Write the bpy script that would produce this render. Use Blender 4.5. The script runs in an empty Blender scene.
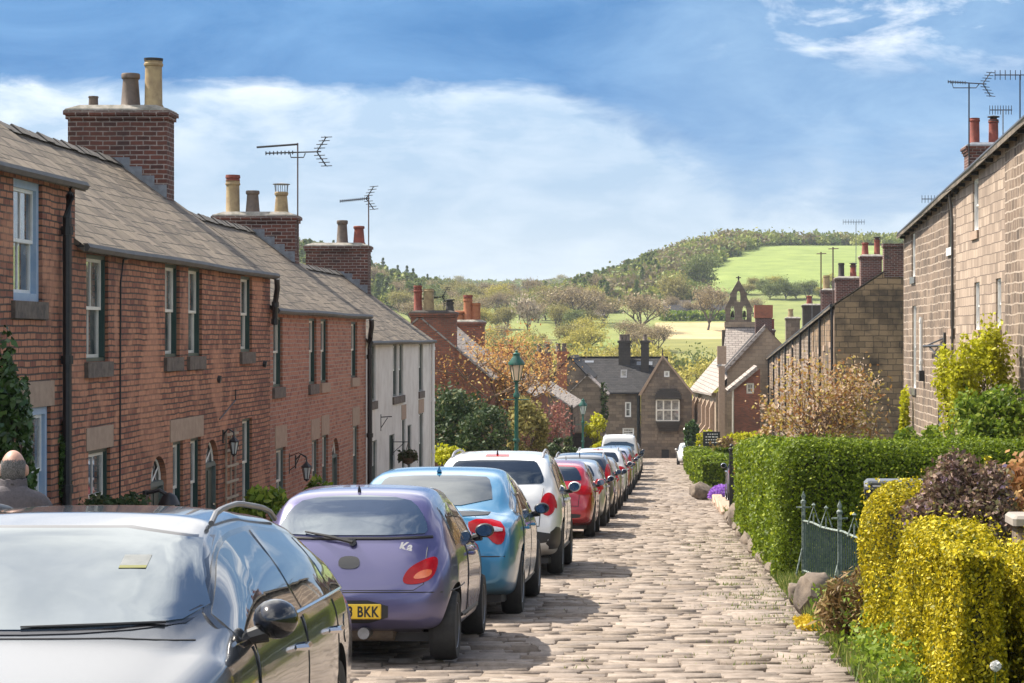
import bpy, bmesh, math, random
import numpy as np
from mathutils import Vector, Matrix
from mathutils.bvhtree import BVHTree
R = math.radians
random.seed(7)
RNG = np.random.default_rng(11)
SC = bpy.context.scene
COL = SC.collection

# ------------------------------------------------------------------ the lie of the land
def lerp(a, b, t): return a + (b - a) * t
def sstep(a, b, v):
    t = max(0.0, min(1.0, (v - a) / (b - a)))
    return t * t * (3 - 2 * t)
def knots(ks, v):
    if v <= ks[0][0]: return ks[0][1]
    for (a, va), (b, vb) in zip(ks, ks[1:]):
        if v <= b: return lerp(va, vb, (v - a) / (b - a))
    return ks[-1][1]
ROADK = [(-60, 3.0), (0, 0), (60, -3.0), (140, -6.36), (190, -8.46), (235, -11), (285, -12), (340, -8.5), (400, -4), (450, -0.5),
         (520, 2), (600, 7), (700, 13), (900, 17), (1200, 20), (1700, 38), (1950, 47), (2600, 30), (6000, 10)]
def rz(y): return knots(ROADK, y)
EYE = 1.66
F = 2250.0
def wx(px, d): return (px - 674) * d / F
def wz(py, d): return EYE - (py - 338) * d / F
def W(px, py, d): return Vector((wx(px, d), d, wz(py, d)))
def land(x, y):
    z = rz(y)
    if y < 260:
        k = 1 - sstep(190, 260, y)
        if x > 0: z += (sstep(1.2, 2.2, x) * .12 + sstep(3, 7.5, x) * .7 + sstep(12, 60, x) * 6) * k
        else: z -= (sstep(5.0, 6.0, -x) * .35 + sstep(14, 60, -x) * 4) * k
    else:
        p = 674 + F * x / y
        z += 21 * sstep(540, 745, p) * sstep(560, 880, y) * (1 - .9 * sstep(980, 1500, y))
        z += 13 * (1 - sstep(290, 440, p)) * sstep(480, 700, y) * (1 - .9 * sstep(800, 1400, y))
    return z

# ------------------------------------------------------------------ object helpers
def tag(o, label=None, cat=None, group=None, kind=None):
    if label: o['label'] = label
    if cat: o['category'] = cat
    if group: o['group'] = group
    if kind: o['kind'] = kind
    return o
def empty(name, loc=(0, 0, 0), rz_=0, label=None, cat=None, group=None):
    o = bpy.data.objects.new(name, None)
    COL.objects.link(o)
    o.location = loc
    o.rotation_euler = (0, 0, rz_)
    o.empty_display_size = .2
    return tag(o, label, cat, group)
def link(name, me, mats, parent=None):
    for m in (mats if isinstance(mats, (list, tuple)) else [mats]):
        if m is not None: me.materials.append(m)
    o = bpy.data.objects.new(name, me)
    COL.objects.link(o)
    if parent is not None: o.parent = parent
    return o
def copy_tree(o, parent=None):
    c = o.copy()
    COL.objects.link(c)
    c.parent = parent
    for ch in o.children: copy_tree(ch, c)
    return c

class MB:
    """collects faces, builds one mesh object with metric face-plane UVs"""
    def __init__(s): s.v = []; s.f = []; s.m = []; s.sm = []
    def add(s, vs, fs, mi=0, smooth=False):
        b = len(s.v)
        s.v += [tuple(v) for v in vs]
        for f in fs:
            s.f.append([b + i for i in f]); s.m.append(mi); s.sm.append(smooth)
        return s
    def quad(s, a, b, c, d, mi=0): return s.add([a, b, c, d], [(0, 1, 2, 3)], mi)
    def poly(s, pts, mi=0): return s.add(pts, [tuple(range(len(pts)))], mi)
    def box(s, x0, x1, y0, y1, z0, z1, mi=0):
        v = [(x, y, z) for z in (z0, z1) for y in (y0, y1) for x in (x0, x1)]
        return s.add(v, [(0, 2, 3, 1), (4, 5, 7, 6), (0, 1, 5, 4), (2, 6, 7, 3), (0, 4, 6, 2), (1, 3, 7, 5)], mi)
    def bbox(s, x0, x1, y0, y1, z0, z1, b=.02, mi=0):
        """box with chamfered upper and vertical edges"""
        def ring(x0, x1, y0, y1, z, c): return [(x0 + c, y0, z), (x1 - c, y0, z), (x1, y0 + c, z), (x1, y1 - c, z), (x1 - c, y1, z), (x0 + c, y1, z), (x0, y1 - c, z), (x0, y0 + c, z)]
        rs = [ring(x0, x1, y0, y1, z0, b), ring(x0, x1, y0, y1, z1 - b, b), ring(x0 + b, x1 - b, y0 + b, y1 - b, z1, b * .6)]
        n = 8; vs = sum(rs, []); fs = []
        for k in range(2):
            for i in range(n): fs.append((k * n + i, k * n + (i + 1) % n, (k + 1) * n + (i + 1) % n, (k + 1) * n + i))
        fs.append(tuple(range(2 * n, 3 * n))); fs.append(tuple(reversed(range(n))))
        return s.add(vs, fs, mi)
    def tube(s, pts, rad, n=6, mi=0, cap=True, smooth=True):
        pts = [Vector(p) for p in pts]
        if not isinstance(rad, (list, tuple)): rad = [rad] * len(pts)
        vs = []; fs = []
        for i, p in enumerate(pts):
            d = (pts[min(i + 1, len(pts) - 1)] - pts[max(i - 1, 0)])
            if d.length < 1e-9: d = Vector((0, 0, 1))
            d.normalize()
            a = d.cross(Vector((0, 0, 1)))
            if a.length < .05: a = d.cross(Vector((1, 0, 0)))
            a.normalize(); b = d.cross(a)
            for k in range(n):
                t = 2 * math.pi * k / n
                vs.append(p + (a * math.cos(t) + b * math.sin(t)) * rad[i])
        for i in range(len(pts) - 1):
            for k in range(n): fs.append((i * n + k, i * n + (k + 1) % n, (i + 1) * n + (k + 1) % n, (i + 1) * n + k))
        if cap: fs.append(tuple(range(n))); fs.append(tuple(reversed(range((len(pts) - 1) * n, len(pts) * n))))
        return s.add(vs, fs, mi, smooth)
    def lathe(s, cx, cy, prof, n=14, mi=0, smooth=True):
        """prof: (radius, z) list"""
        vs = []; fs = []
        for r, z in prof:
            for k in range(n): vs.append((cx + r * math.cos(2 * math.pi * k / n), cy + r * math.sin(2 * math.pi * k / n), z))
        for i in range(len(prof) - 1):
            for k in range(n): fs.append((i * n + k, i * n + (k + 1) % n, (i + 1) * n + (k + 1) % n, (i + 1) * n + k))
        fs.append(tuple(reversed(range(n)))); fs.append(tuple(range((len(prof) - 1) * n, len(prof) * n)))
        return s.add(vs, fs, mi, smooth)
    def build(s, name, mats, parent=None, off=None, fixn=True):
        me = bpy.data.meshes.new(name)
        v = s.v
        if off is not None: v = [(a - off[0], b - off[1], c - off[2]) for a, b, c in v]
        me.from_pydata(v, [], s.f)
        for p, mi, sm in zip(me.polygons, s.m, s.sm): p.material_index = mi; p.use_smooth = sm
        if fixn:
            bm = bmesh.new(); bm.from_mesh(me); bmesh.ops.recalc_face_normals(bm, faces=bm.faces); bm.to_mesh(me); bm.free()
        face_uv(me, off)
        if any(s.sm): me.set_sharp_from_angle(angle=R(40))
        return link(name, me, mats, parent)

def face_uv(me, off=None):
    me.update()
    uv = me.uv_layers.new(name='UV')
    Z = Vector((0, 0, 1)); o = Vector(off or (0, 0, 0))
    for p in me.polygons:
        n = p.normal
        u = Z.cross(n)
        if u.length < .05: u = Vector((1, 0, 0))
        u.normalize(); w = n.cross(u)
        if abs(n.z) < .99 and n.z < 0: w = -w
        for li in p.loop_indices:
            c = me.vertices[me.loops[li].vertex_index].co + o
            uv.data[li].uv = (c.dot(u), c.dot(w))

def np_mesh(name, V, Fq, mats, parent=None, rnd=None, smooth=False):
    me = bpy.data.meshes.new(name)
    V = np.asarray(V, dtype=np.float32); Fq = np.asarray(Fq, dtype=np.int32)
    k = Fq.shape[1]
    me.vertices.add(len(V)); me.vertices.foreach_set('co', V.ravel())
    me.loops.add(Fq.size); me.loops.foreach_set('vertex_index', Fq.ravel())
    me.polygons.add(len(Fq))
    me.polygons.foreach_set('loop_start', np.arange(0, Fq.size, k, dtype=np.int32))
    if smooth: me.polygons.foreach_set('use_smooth', np.ones(len(Fq), dtype=bool))
    if rnd is not None:
        at = me.attributes.new('rnd', 'FLOAT', 'POINT'); at.data.foreach_set('value', np.asarray(rnd, dtype=np.float32))
    me.update(calc_edges=True); me.validate()
    return link(name, me, mats, parent)

def leaf_arrays(P, size, N=None, spread=1.0, aspect=1.7, seed=1, var=.45, rnd=None):
    """a small pointed leaf (one bent quad pair would cost twice; one rhomb each) at every point of P"""
    g = np.random.default_rng(seed)
    n = len(P)
    d = g.normal(size=(n, 3))
    if N is not None: d = N + d * spread
    d /= np.linalg.norm(d, axis=1)[:, None] + 1e-9
    t = g.normal(size=(n, 3)); t -= (t * d).sum(1)[:, None] * d
    t /= np.linalg.norm(t, axis=1)[:, None] + 1e-9
    b = np.cross(d, t)
    s = size * (1 - var + 2 * var * g.random(n))[:, None]
    V = np.stack([P - t * s * aspect * .5, P + b * s * .5 - t * s * .1, P + t * s * aspect * .5, P - b * s * .5 - t * s * .1], 1).reshape(-1, 3)
    Fq = np.arange(4 * n, dtype=np.int32).reshape(-1, 4)
    r = g.random(n) if rnd is None else rnd
    return V, Fq, np.repeat(r, 4)
def leaves(name, P, size, mat, parent=None, N=None, spread=1.0, aspect=1.7, seed=1, rnd=None):
    V, Fq, r = leaf_arrays(np.asarray(P, dtype=float), size, N, spread, aspect, seed, rnd=rnd)
    return np_mesh(name, V, Fq, mat, parent, r)

# ------------------------------------------------------------------ materials
def nmat(name):
    m = bpy.data.materials.new(name); m.use_nodes = True
    nt = m.node_tree; nt.nodes.clear()
    out = nt.nodes.new('ShaderNodeOutputMaterial')
    b = nt.nodes.new('ShaderNodeBsdfPrincipled')
    nt.links.new(b.outputs[0], out.inputs[0])
    return m, nt, b
def nd(nt, t, ins=None, **kw):
    n = nt.nodes.new(t)
    for k, v in kw.items(): setattr(n, k, v)
    for k, v in (ins or {}).items():
        if hasattr(v, 'is_linked') or isinstance(v, bpy.types.NodeSocket): nt.links.new(v, n.inputs[k])
        else: n.inputs[k].default_value = v
    return n
def c4(c): return (c[0], c[1], c[2], 1)
def ramp(nt, fac, stops):
    r = nt.nodes.new('ShaderNodeValToRGB')
    while len(r.color_ramp.elements) < len(stops): r.color_ramp.elements.new(.5)
    for e, (p, c) in zip(r.color_ramp.elements, stops):
        e.position = p; e.color = c4(c) if isinstance(c, (tuple, list)) else (c, c, c, 1)
    nt.links.new(fac, r.inputs[0])
    return r.outputs[0]
def mixc(nt, fac, a, b, mode='MIX'):
    n = nt.nodes.new('ShaderNodeMix'); n.data_type = 'RGBA'; n.blend_type = mode
    for s, v in ((n.inputs[0], fac), (n.inputs[6], a), (n.inputs[7], b)):
        if isinstance(v, bpy.types.NodeSocket): nt.links.new(v, s)
        elif isinstance(v, (tuple, list)): s.default_value = c4(v)
        else: s.default_value = v
    return n.outputs[2]
def math_(nt, op, a, b=0.0, clamp=False):
    n = nt.nodes.new('ShaderNodeMath'); n.operation = op; n.use_clamp = clamp
    for s, v in zip(n.inputs, (a, b)):
        if isinstance(v, bpy.types.NodeSocket): nt.links.new(v, s)
        else: s.default_value = v
    return n.outputs[0]
def noise(nt, vec, scale, detail=4, rough=.6, dist=0):
    n = nd(nt, 'ShaderNodeTexNoise', {'Scale': scale, 'Detail': detail, 'Roughness': rough, 'Distortion': dist})
    if vec is not None: nt.links.new(vec, n.inputs['Vector'])
    return n.outputs['Fac']
def bump(nt, b, h, strength, dist):
    n = nd(nt, 'ShaderNodeBump', {'Strength': strength, 'Distance': dist, 'Height': h})
    nt.links.new(n.outputs[0], b.inputs['Normal'])

def masonry(name, c1, c2, mortar, bw, rh, ms=.012, stain=(.05, .045, .045), stain_amt=.5, var=.5, patch=None, bstr=.6, wob=.008, squash=1.0):
    """bricks or coursed stone laid on metric face UVs, with wobbling joints, odd dark bricks, soot and patches"""
    m, nt, b = nmat(name)
    uv = nt.nodes.new('ShaderNodeUVMap').outputs[0]
    tc = nt.nodes.new('ShaderNodeTexCoord').outputs['Object']
    nz = nd(nt, 'ShaderNodeTexNoise', {'Vector': uv, 'Scale': 2.2, 'Detail': 3.0})
    off = nd(nt, 'ShaderNodeVectorMath', {0: nz.outputs['Color'], 1: (.5, .5, .5)}, operation='SUBTRACT')
    sc = nd(nt, 'ShaderNodeVectorMath', {0: off.outputs[0], 'Scale': wob * 4}, operation='SCALE')
    v = nd(nt, 'ShaderNodeVectorMath', {0: uv, 1: sc.outputs[0]}, operation='ADD').outputs[0]
    br = nd(nt, 'ShaderNodeTexBrick', {'Vector': v, 'Color1': (0, 0, 0, 1), 'Color2': (1, 1, 1, 1), 'Mortar': (.5, .5, .5, 1), 'Scale': 1.0, 'Mortar Size': ms, 'Mortar Smooth': .25,
                                     'Bias': 0.0, 'Brick Width': bw, 'Row Height': rh}, squash=squash, squash_frequency=3, offset=.5 if squash == 1 else .38)
    per = br.outputs['Color']
    col = mixc(nt, per, c1, c2)
    fine = noise(nt, tc, 14, 6, .7)
    col = mixc(nt, var, col, mixc(nt, ramp(nt, fine, [(.3, (0, 0, 0)), (.7, (1, 1, 1))]), c1, c2), 'MIX')
    # dark headers here and there
    dk = nd(nt, 'ShaderNodeTexBrick', {'Vector': v, 'Color1': (0, 0, 0, 1), 'Color2': (1, 1, 1, 1), 'Mortar': (0, 0, 0, 1), 'Scale': 1.0, 'Mortar Size': 0.0, 'Bias': -.55, 'Brick Width': bw, 'Row Height': rh}, squash=squash, squash_frequency=3, offset=.5 if squash == 1 else .38)
    col = mixc(nt, math_(nt, 'MULTIPLY', dk.outputs['Color'], .55), col, stain)
    col = mixc(nt, br.outputs['Fac'], col, mixc(nt, ramp(nt, fine, [(.35, (0, 0, 0)), (.65, (1, 1, 1))]), tuple(k * .55 for k in mortar), mortar))
    big = noise(nt, tc, .55, 5, .62)
    col = mixc(nt, math_(nt, 'MULTIPLY', ramp(nt, big, [(.47, 0.0), (.72, 1.0)]), stain_amt), col, stain)
    if patch:
        mid = noise(nt, tc, .9, 3, .5, .6)
        col = mixc(nt, math_(nt, 'MULTIPLY', ramp(nt, mid, [(.53, 0.0), (.64, 1.0)]), .55), col, patch)
    nt.links.new(col, b.inputs['Base Color'])
    b.inputs['Roughness'].default_value = .88
    h = math_(nt, 'SUBTRACT', math_(nt, 'ADD', math_(nt, 'MULTIPLY', fine, .5), math_(nt, 'MULTIPLY', per, .35)), br.outputs['Fac'])
    bump(nt, b, h, bstr, .012)
    return m
def plain(name, c, c2=None, rough=.7, scale=6, metal=0, spec=.5, bstr=0, coat=0, lo=.35, hi=.65, detail=5):
    m, nt, b = nmat(name)
    b.inputs['Roughness'].default_value = rough; b.inputs['Metallic'].default_value = metal
    b.inputs['Specular IOR Level'].default_value = spec; b.inputs['Coat Weight'].default_value = coat
    tc = nt.nodes.new('ShaderNodeTexCoord').outputs['Object']
    c2 = c2 or tuple(k * .82 for k in c)
    f = noise(nt, tc, scale, detail, .65)
    nt.links.new(ramp(nt, f, [(lo, c), (hi, c2)]), b.inputs['Base Color'])
    if bstr: bump(nt, b, f, bstr, .02)
    return m
def leafmat(name, stops, trans=.35, rough=.55, spec=.25):
    m, nt, b = nmat(name)
    at = nd(nt, 'ShaderNodeAttribute', attribute_name='rnd').outputs['Fac']
    col = ramp(nt, at, stops)
    nt.links.new(col, b.inputs['Base Color'])
    b.inputs['Roughness'].default_value = rough; b.inputs['Specular IOR Level'].default_value = spec
    tr = nd(nt, 'ShaderNodeBsdfTranslucent', {'Color': col})
    mx = nd(nt, 'ShaderNodeMixShader', {0: trans, 1: b.outputs[0], 2: tr.outputs[0]})
    nt.links.new(mx.outputs[0], nt.nodes['Material Output'].inputs[0])
    return m
def slatemat(name, c1, c2, lich, bw=.34, rh=.2, lich_amt=.6):
    m, nt, b = nmat(name)
    uv = nt.nodes.new('ShaderNodeUVMap').outputs[0]
    tc = nt.nodes.new('ShaderNodeTexCoord').outputs['Object']
    nz = nd(nt, 'ShaderNodeTexNoise', {'Vector': uv, 'Scale': 1.3, 'Detail': 4.0})
    sc = nd(nt, 'ShaderNodeVectorMath', {0: nz.outputs['Color'], 'Scale': .025}, operation='SCALE')
    v = nd(nt, 'ShaderNodeVectorMath', {0: uv, 1: sc.outputs[0]}, operation='ADD').outputs[0]
    br = nd(nt, 'ShaderNodeTexBrick', {'Vector': v, 'Color1': (0, 0, 0, 1), 'Color2': (1, 1, 1, 1), 'Mortar': (0, 0, 0, 1), 'Scale': 1.0, 'Mortar Size': .014, 'Mortar Smooth': .3, 'Bias': 0.0, 'Brick Width': bw, 'Row Height': rh})
    col = mixc(nt, br.outputs['Color'], c1, c2)
    f = noise(nt, tc, 2.4, 8, .72)
    col = mixc(nt, math_(nt, 'MULTIPLY', ramp(nt, f, [(.42, 0.0), (.66, 1.0)]), lich_amt), col, lich)
    f2 = noise(nt, tc, 11, 5, .7)
    col = mixc(nt, math_(nt, 'MULTIPLY', ramp(nt, f2, [(.55, 0.0), (.7, 1.0)]), .45), col, tuple(k * .45 for k in c1))
    col = mixc(nt, math_(nt, 'MULTIPLY', br.outputs['Fac'], .8), col, (.03, .03, .03))
    nt.links.new(col, b.inputs['Base Color']); b.inputs['Roughness'].default_value = .8
    b.inputs['Specular IOR Level'].default_value = .25
    # each course tips up at its tail: a saw-tooth along the slope
    sx = nd(nt, 'ShaderNodeSeparateXYZ', {0: v})
    saw = math_(nt, 'FRACT', math_(nt, 'DIVIDE', sx.outputs[1], rh))
    h = math_(nt, 'ADD', math_(nt, 'MULTIPLY', math_(nt, 'SUBTRACT', 1.0, saw), .8), math_(nt, 'MULTIPLY', br.outputs['Color'], .5))
    h = math_(nt, 'SUBTRACT', h, br.outputs['Fac'])
    bump(nt, b, math_(nt, 'ADD', h, math_(nt, 'MULTIPLY', f2, .5)), 1.0, .035)
    return m
def paint(name, c, metal=.35, rough=.28, coat=1.0):
    m, nt, b = nmat(name)
    b.inputs['Metallic'].default_value = metal; b.inputs['Roughness'].default_value = rough
    b.inputs['Coat Weight'].default_value = coat; b.inputs['Coat Roughness'].default_value = .03
    tc = nt.nodes.new('ShaderNodeTexCoord').outputs['Object']
    # road film, heaviest near the sills
    z = nd(nt, 'ShaderNodeSeparateXYZ', {0: tc}).outputs[2]
    f = noise(nt, tc, 5, 6, .7)
    lowf = ramp(nt, z, [(.2, 1.0), (.62, 0.0)])
    d = math_(nt, 'MULTIPLY', math_(nt, 'ADD', math_(nt, 'MULTIPLY', lowf, .45), .06), f)
    nt.links.new(mixc(nt, d, c, (.16, .14, .115)), b.inputs['Base Color'])
    nt.links.new(math_(nt, 'ADD', math_(nt, 'MULTIPLY', d, .8), .03), b.inputs['Coat Roughness'])
    return m

M = {}
M['brick'] = masonry('red_brick', (.20, .062, .04), (.66, .29, .155), (.11, .08, .062), .225, .078, .011, stain=(.06, .032, .028), stain_amt=.5, patch=(.60, .29, .17), var=.22, bstr=1.0, wob=.009)
M['brick_b'] = masonry('red_brick_pale_joints', (.25, .08, .05), (.60, .26, .15), (.52, .40, .33), .225, .078, .010, stain=(.13, .075, .06), stain_amt=.35, var=.25, bstr=.9)
M['brick_dark'] = masonry('sooty_brick', (.04, .02, .018), (.20, .064, .04), (.34, .28, .25), .24, .085, .011, stain=(.022, .016, .016), stain_amt=.7, var=.28)
M['brick_far'] = masonry('garden_brick', (.40, .13, .07), (.20, .066, .042), (.2, .15, .12), .225, .078, .01, stain=(.07, .045, .04), stain_amt=.5)
M['brick_orange'] = masonry('orange_brick', (.44, .13, .06), (.36, .10, .05), (.25, .17, .12), .225, .078, .01, stain_amt=.25)
M['stone'] = masonry('gritstone', (.06, .043, .032), (.29, .20, .135), (.55, .44, .345), .40, .215, .020, stain=(.06, .045, .036), stain_amt=.7, var=.3, bstr=1.0, wob=.025, patch=(.40, .30, .22), squash=.6)
M['stone_pale'] = masonry('pale_gritstone', (.50, .385, .29), (.27, .20, .15), (.20, .15, .115), .40, .22, .011, stain=(.16, .12, .09), stain_amt=.55, var=.3, bstr=.9, wob=.016, squash=.65)
M['stone_gable'] = masonry('banded_gritstone', (.16, .105, .062), (.44, .285, .16), (.115, .085, .06), .62, .25, .014, stain=(.03, .023, .018), stain_amt=1.0, var=.2, patch=(.04, .03, .024), bstr=1.0, wob=.02, squash=.6)
M['stone_far'] = masonry('sooty_gritstone', (.28, .21, .15), (.115, .088, .066), (.16, .125, .095), .55, .27, .016, stain=(.045, .034, .03), stain_amt=.7)
M['stone_church'] = masonry('church_stone', (.40, .30, .21), (.30, .22, .15), (.3, .23, .165), .5, .27, .014, stain=(.08, .06, .05), stain_amt=.4)
M['stone_black'] = masonry('black_gritstone', (.05, .042, .036), (.08, .064, .05), (.05, .04, .034), .4, .25, .014, stain_amt=.5)
M['dressed'] = plain('dressed_stone', (.42, .30, .215), (.34, .235, .17), .85, 7, bstr=.3)
M['sill'] = plain('weathered_sill', (.18, .14, .11), (.085, .068, .058), .85, 9, bstr=.4)
M['render'] = plain('painted_render', (.72, .69, .65), (.54, .50, .46), .85, 1.6, bstr=.15, lo=.4, hi=.75, detail=8)
M['slate'] = slatemat('weathered_slate', (.07, .058, .048), (.19, .155, .12), (.25, .205, .145), .50, .28, .5)
M['slate_dark'] = slatemat('dark_slate', (.022, .022, .024), (.042, .04, .042), (.055, .05, .047), .4, .28, .4)
M['slate_far'] = slatemat('stone_slate', (.24, .205, .185), (.31, .27, .24), (.36, .32, .28), .5, .32)
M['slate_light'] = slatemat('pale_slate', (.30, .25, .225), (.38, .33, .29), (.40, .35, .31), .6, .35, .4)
M['lead'] = plain('lead_flashing', (.20, .22, .25), (.13, .14, .16), .55, 8)
M['ridge'] = plain('clay_ridge', (.13, .115, .10), (.07, .062, .055), .85, 7, bstr=.4)
M['mirror'] = plain('mirror_glass', (.10, .13, .17), (.08, .10, .14), .05, 5, metal=1)
M['mortar'] = plain('lime_flaunching', (.36, .33, .29), (.17, .16, .13), .9, 6, bstr=.5)
M['pot_yellow'] = plain('buff_clay', (.42, .31, .16), (.26, .18, .10), .8, 5)
M['pot_red'] = plain('red_clay', (.27, .06, .036), (.16, .04, .028), .75, 6)
M['pot_brown'] = plain('salt_glazed_clay', (.16, .115, .085), (.10, .075, .06), .7, 7)
M['pot_orange'] = plain('orange_clay', (.42, .16, .065), (.30, .10, .05), .8, 6)
M['pot_black'] = plain('sooted_clay', (.035, .033, .03), (.06, .05, .045), .8, 6)
M['black'] = plain('black_cast_iron', (.018, .018, .02), (.028, .027, .027), .45, 10)
M['gutter'] = plain('gutter_grey', (.07, .065, .06), (.11, .10, .09), .6, 4)
M['metal'] = plain('galvanised', (.32, .32, .33), (.2, .2, .2), .4, 8, metal=.7)
M['mast'] = plain('rusted_mast', (.12, .075, .065), (.17, .12, .10), .6, 8, metal=.3)
M['white'] = plain('white_gloss', (.84, .83, .80), (.76, .75, .71), .45, 6)
M['cream'] = plain('cream_gloss', (.80, .76, .67), (.70, .66, .58), .5, 6)
M['green'] = plain('dark_green_gloss', (.018, .05, .042), (.03, .065, .055), .4, 6)
M['greengrey'] = plain('faded_green_frame', (.10, .13, .115), (.15, .165, .145), .6, 6)
M['blue'] = plain('pale_blue_frame', (.30, .42, .58), (.40, .5, .62), .55, 5)
M['lampgreen'] = plain('lamp_green', (.012, .085, .062), (.02, .11, .08), .35, 8)
M['wood'] = plain('grey_wood', (.45, .36, .27), (.33, .26, .19), .8, 9)
M['redwood'] = plain('red_stained_wood', (.38, .09, .06), (.28, .07, .05), .6, 9)
M['concrete'] = plain('stone_flags', (.34, .30, .26), (.25, .22, .19), .9, 2.5, bstr=.3)
M['boulder'] = plain('mossy_boulder', (.21, .165, .125), (.075, .06, .05), .92, 5, bstr=1.0, detail=9)
M['tyre'] = plain('tyre_rubber', (.022, .021, .02), (.035, .033, .03), .8, 20)
M['rim'] = plain('alloy', (.42, .42, .43), (.28, .27, .26), .35, 12, metal=.8)
M['plastic'] = plain('black_plastic', (.016, .016, .018), (.024, .024, .024), .45, 10)
M['trim'] = plain('black_gloss_trim', (.012, .012, .014), (.016, .016, .018), .12, 8, coat=.6)
M['chrome'] = plain('bright_trim', (.7, .7, .72), (.6, .6, .62), .15, 8, metal=1)
M['alu'] = plain('brushed_rail', (.36, .36, .38), (.3, .3, .32), .4, 8, metal=.6)
M['railgrey'] = plain('satin_rail', (.16, .16, .17), (.2, .2, .2), .38, 8, metal=.2)
M['tail'] = plain('tail_lens', (.34, .003, .006), (.42, .006, .01), .15, 20, spec=.3)
M['amber'] = plain('amber_lens', (.75, .16, .03), (.65, .12, .02), .1, 20, coat=1)
M['headlamp'] = plain('headlamp_lens', (.55, .57, .6), (.4, .42, .45), .08, 30, coat=1)
M['plate_y'] = plain('yellow_plate', (.80, .52, .03), (.74, .47, .03), .4, 6)
M['plate_w'] = plain('white_plate', (.75, .75, .75), (.7, .7, .7), .4, 6)
M['ink'] = plain('plate_black', (.012, .012, .012), (.02, .02, .02), .5, 10)
def glassmat(name, c, ior=1.9, rough=.02, c2=None):
    m = plain(name, c, c2 or tuple(k * .6 for k in c), rough, 2.5)
    m.node_tree.nodes['Principled BSDF'].inputs['IOR'].default_value = ior
    m.node_tree.nodes['Principled BSDF'].inputs['Coat Weight'].default_value = .6
    return m
M['carglass'] = glassmat('car_glass', (.03, .036, .04), 2.9)
M['screen'] = plain('windscreen_glass', (.36, .39, .40), (.30, .33, .34), .025, 1.2, metal=1)
M['rearglass'] = plain('rear_glass', (.17, .185, .19), (.13, .145, .15), .025, 1.2, metal=1)
M['pane'] = glassmat('window_pane', (.022, .026, .03), 1.75, .03, (.34, .33, .30))
M['lampglass'] = plain('lantern_glass', (.78, .62, .42), (.7, .55, .4), .2, 4)
M['paleglass'] = plain('lantern_glass_pale', (.6, .64, .62), (.5, .55, .53), .15, 4)
M['bark'] = plain('bark', (.11, .085, .065), (.06, .046, .036), .95, 8, bstr=.6)
M['twig'] = plain('twigs', (.20, .13, .085), (.13, .085, .055), .95, 8)
# ------------------------------------------------------------------ camera, sun, sky
cam = bpy.data.objects.new('camera', bpy.data.cameras.new('camera'))
COL.objects.link(cam)
cam.location = (0, 0, EYE); cam.rotation_euler = (R(90), 0, 0)
cam.data.sensor_width = 36; cam.data.lens = F / 1024 * 36
cam.data.shift_x = (512 - 674) / 1024; cam.data.shift_y = -3.5 / 1024
cam.data.clip_end = 12000; cam.data.clip_start = .1
SC.camera = cam
CLOUD_ROT = 48.0
SUN_EL, SUN_AZ = 52.0, 24.0            # sun over the left-hand roofs, a little beyond the cars
sd = Vector((-math.cos(R(SUN_AZ)) * math.cos(R(SUN_EL)), math.sin(R(SUN_AZ)) * math.cos(R(SUN_EL)), math.sin(R(SUN_EL))))
sun = bpy.data.objects.new('sun', bpy.data.lights.new('sun', 'SUN'))
COL.objects.link(sun)
sun.data.energy = 5.0; sun.data.angle = R(.55); sun.data.color = (1, .92, .80)
sun.rotation_euler = sd.to_track_quat('Z', 'Y').to_euler()
sun.location = (0, 0, 60)
w = bpy.data.worlds.new('World'); SC.world = w; w.use_nodes = True
nt = w.node_tree; nt.nodes.clear()
wo = nt.nodes.new('ShaderNodeOutputWorld'); bg = nt.nodes.new('ShaderNodeBackground')
nt.links.new(bg.outputs[0], wo.inputs[0])
sky = nt.nodes.new('ShaderNodeTexSky'); sky.sky_type = 'NISHITA'; sky.sun_disc = False
sky.sun_elevation = R(SUN_EL); sky.sun_rotation = math.atan2(sd.x, sd.y)
sky.altitude = 100; sky.air_density = 1.0; sky.dust_density = 1.0; sky.ozone_density = 1.5
geo = nt.nodes.new('ShaderNodeTexCoord')
dirv = geo.outputs['Generated']
sep = nd(nt, 'ShaderNodeSeparateXYZ', {0: dirv})
X_, Y_, Z_ = sep.outputs
zc = math_(nt, 'MAXIMUM', Z_, 0.0)
# clouds live on a flat layer overhead: direction divided by height, flattened near the horizon
den = math_(nt, 'ADD', zc, .055)
px_ = math_(nt, 'DIVIDE', X_, den); py_ = math_(nt, 'DIVIDE', Y_, den)
cv = nd(nt, 'ShaderNodeCombineXYZ', {0: px_, 1: py_, 2: 0.0}).outputs[0]
cv = nd(nt, 'ShaderNodeVectorRotate', {'Vector': cv, 'Angle': R(CLOUD_ROT)}, rotation_type='Z_AXIS').outputs[0]
cn = noise(nt, cv, .55, 9, .58, .35)           # big masses
cn2 = noise(nt, cv, 2.3, 8, .6, .3)            # puffs
az = math_(nt, 'DIVIDE', X_, math_(nt, 'ADD', math_(nt, 'ABSOLUTE', Y_), .001))
WK = 10.0     # colours below are final values; the Background strength (0.1) is divided out
def K(c): return tuple(k * WK for k in c)
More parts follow.
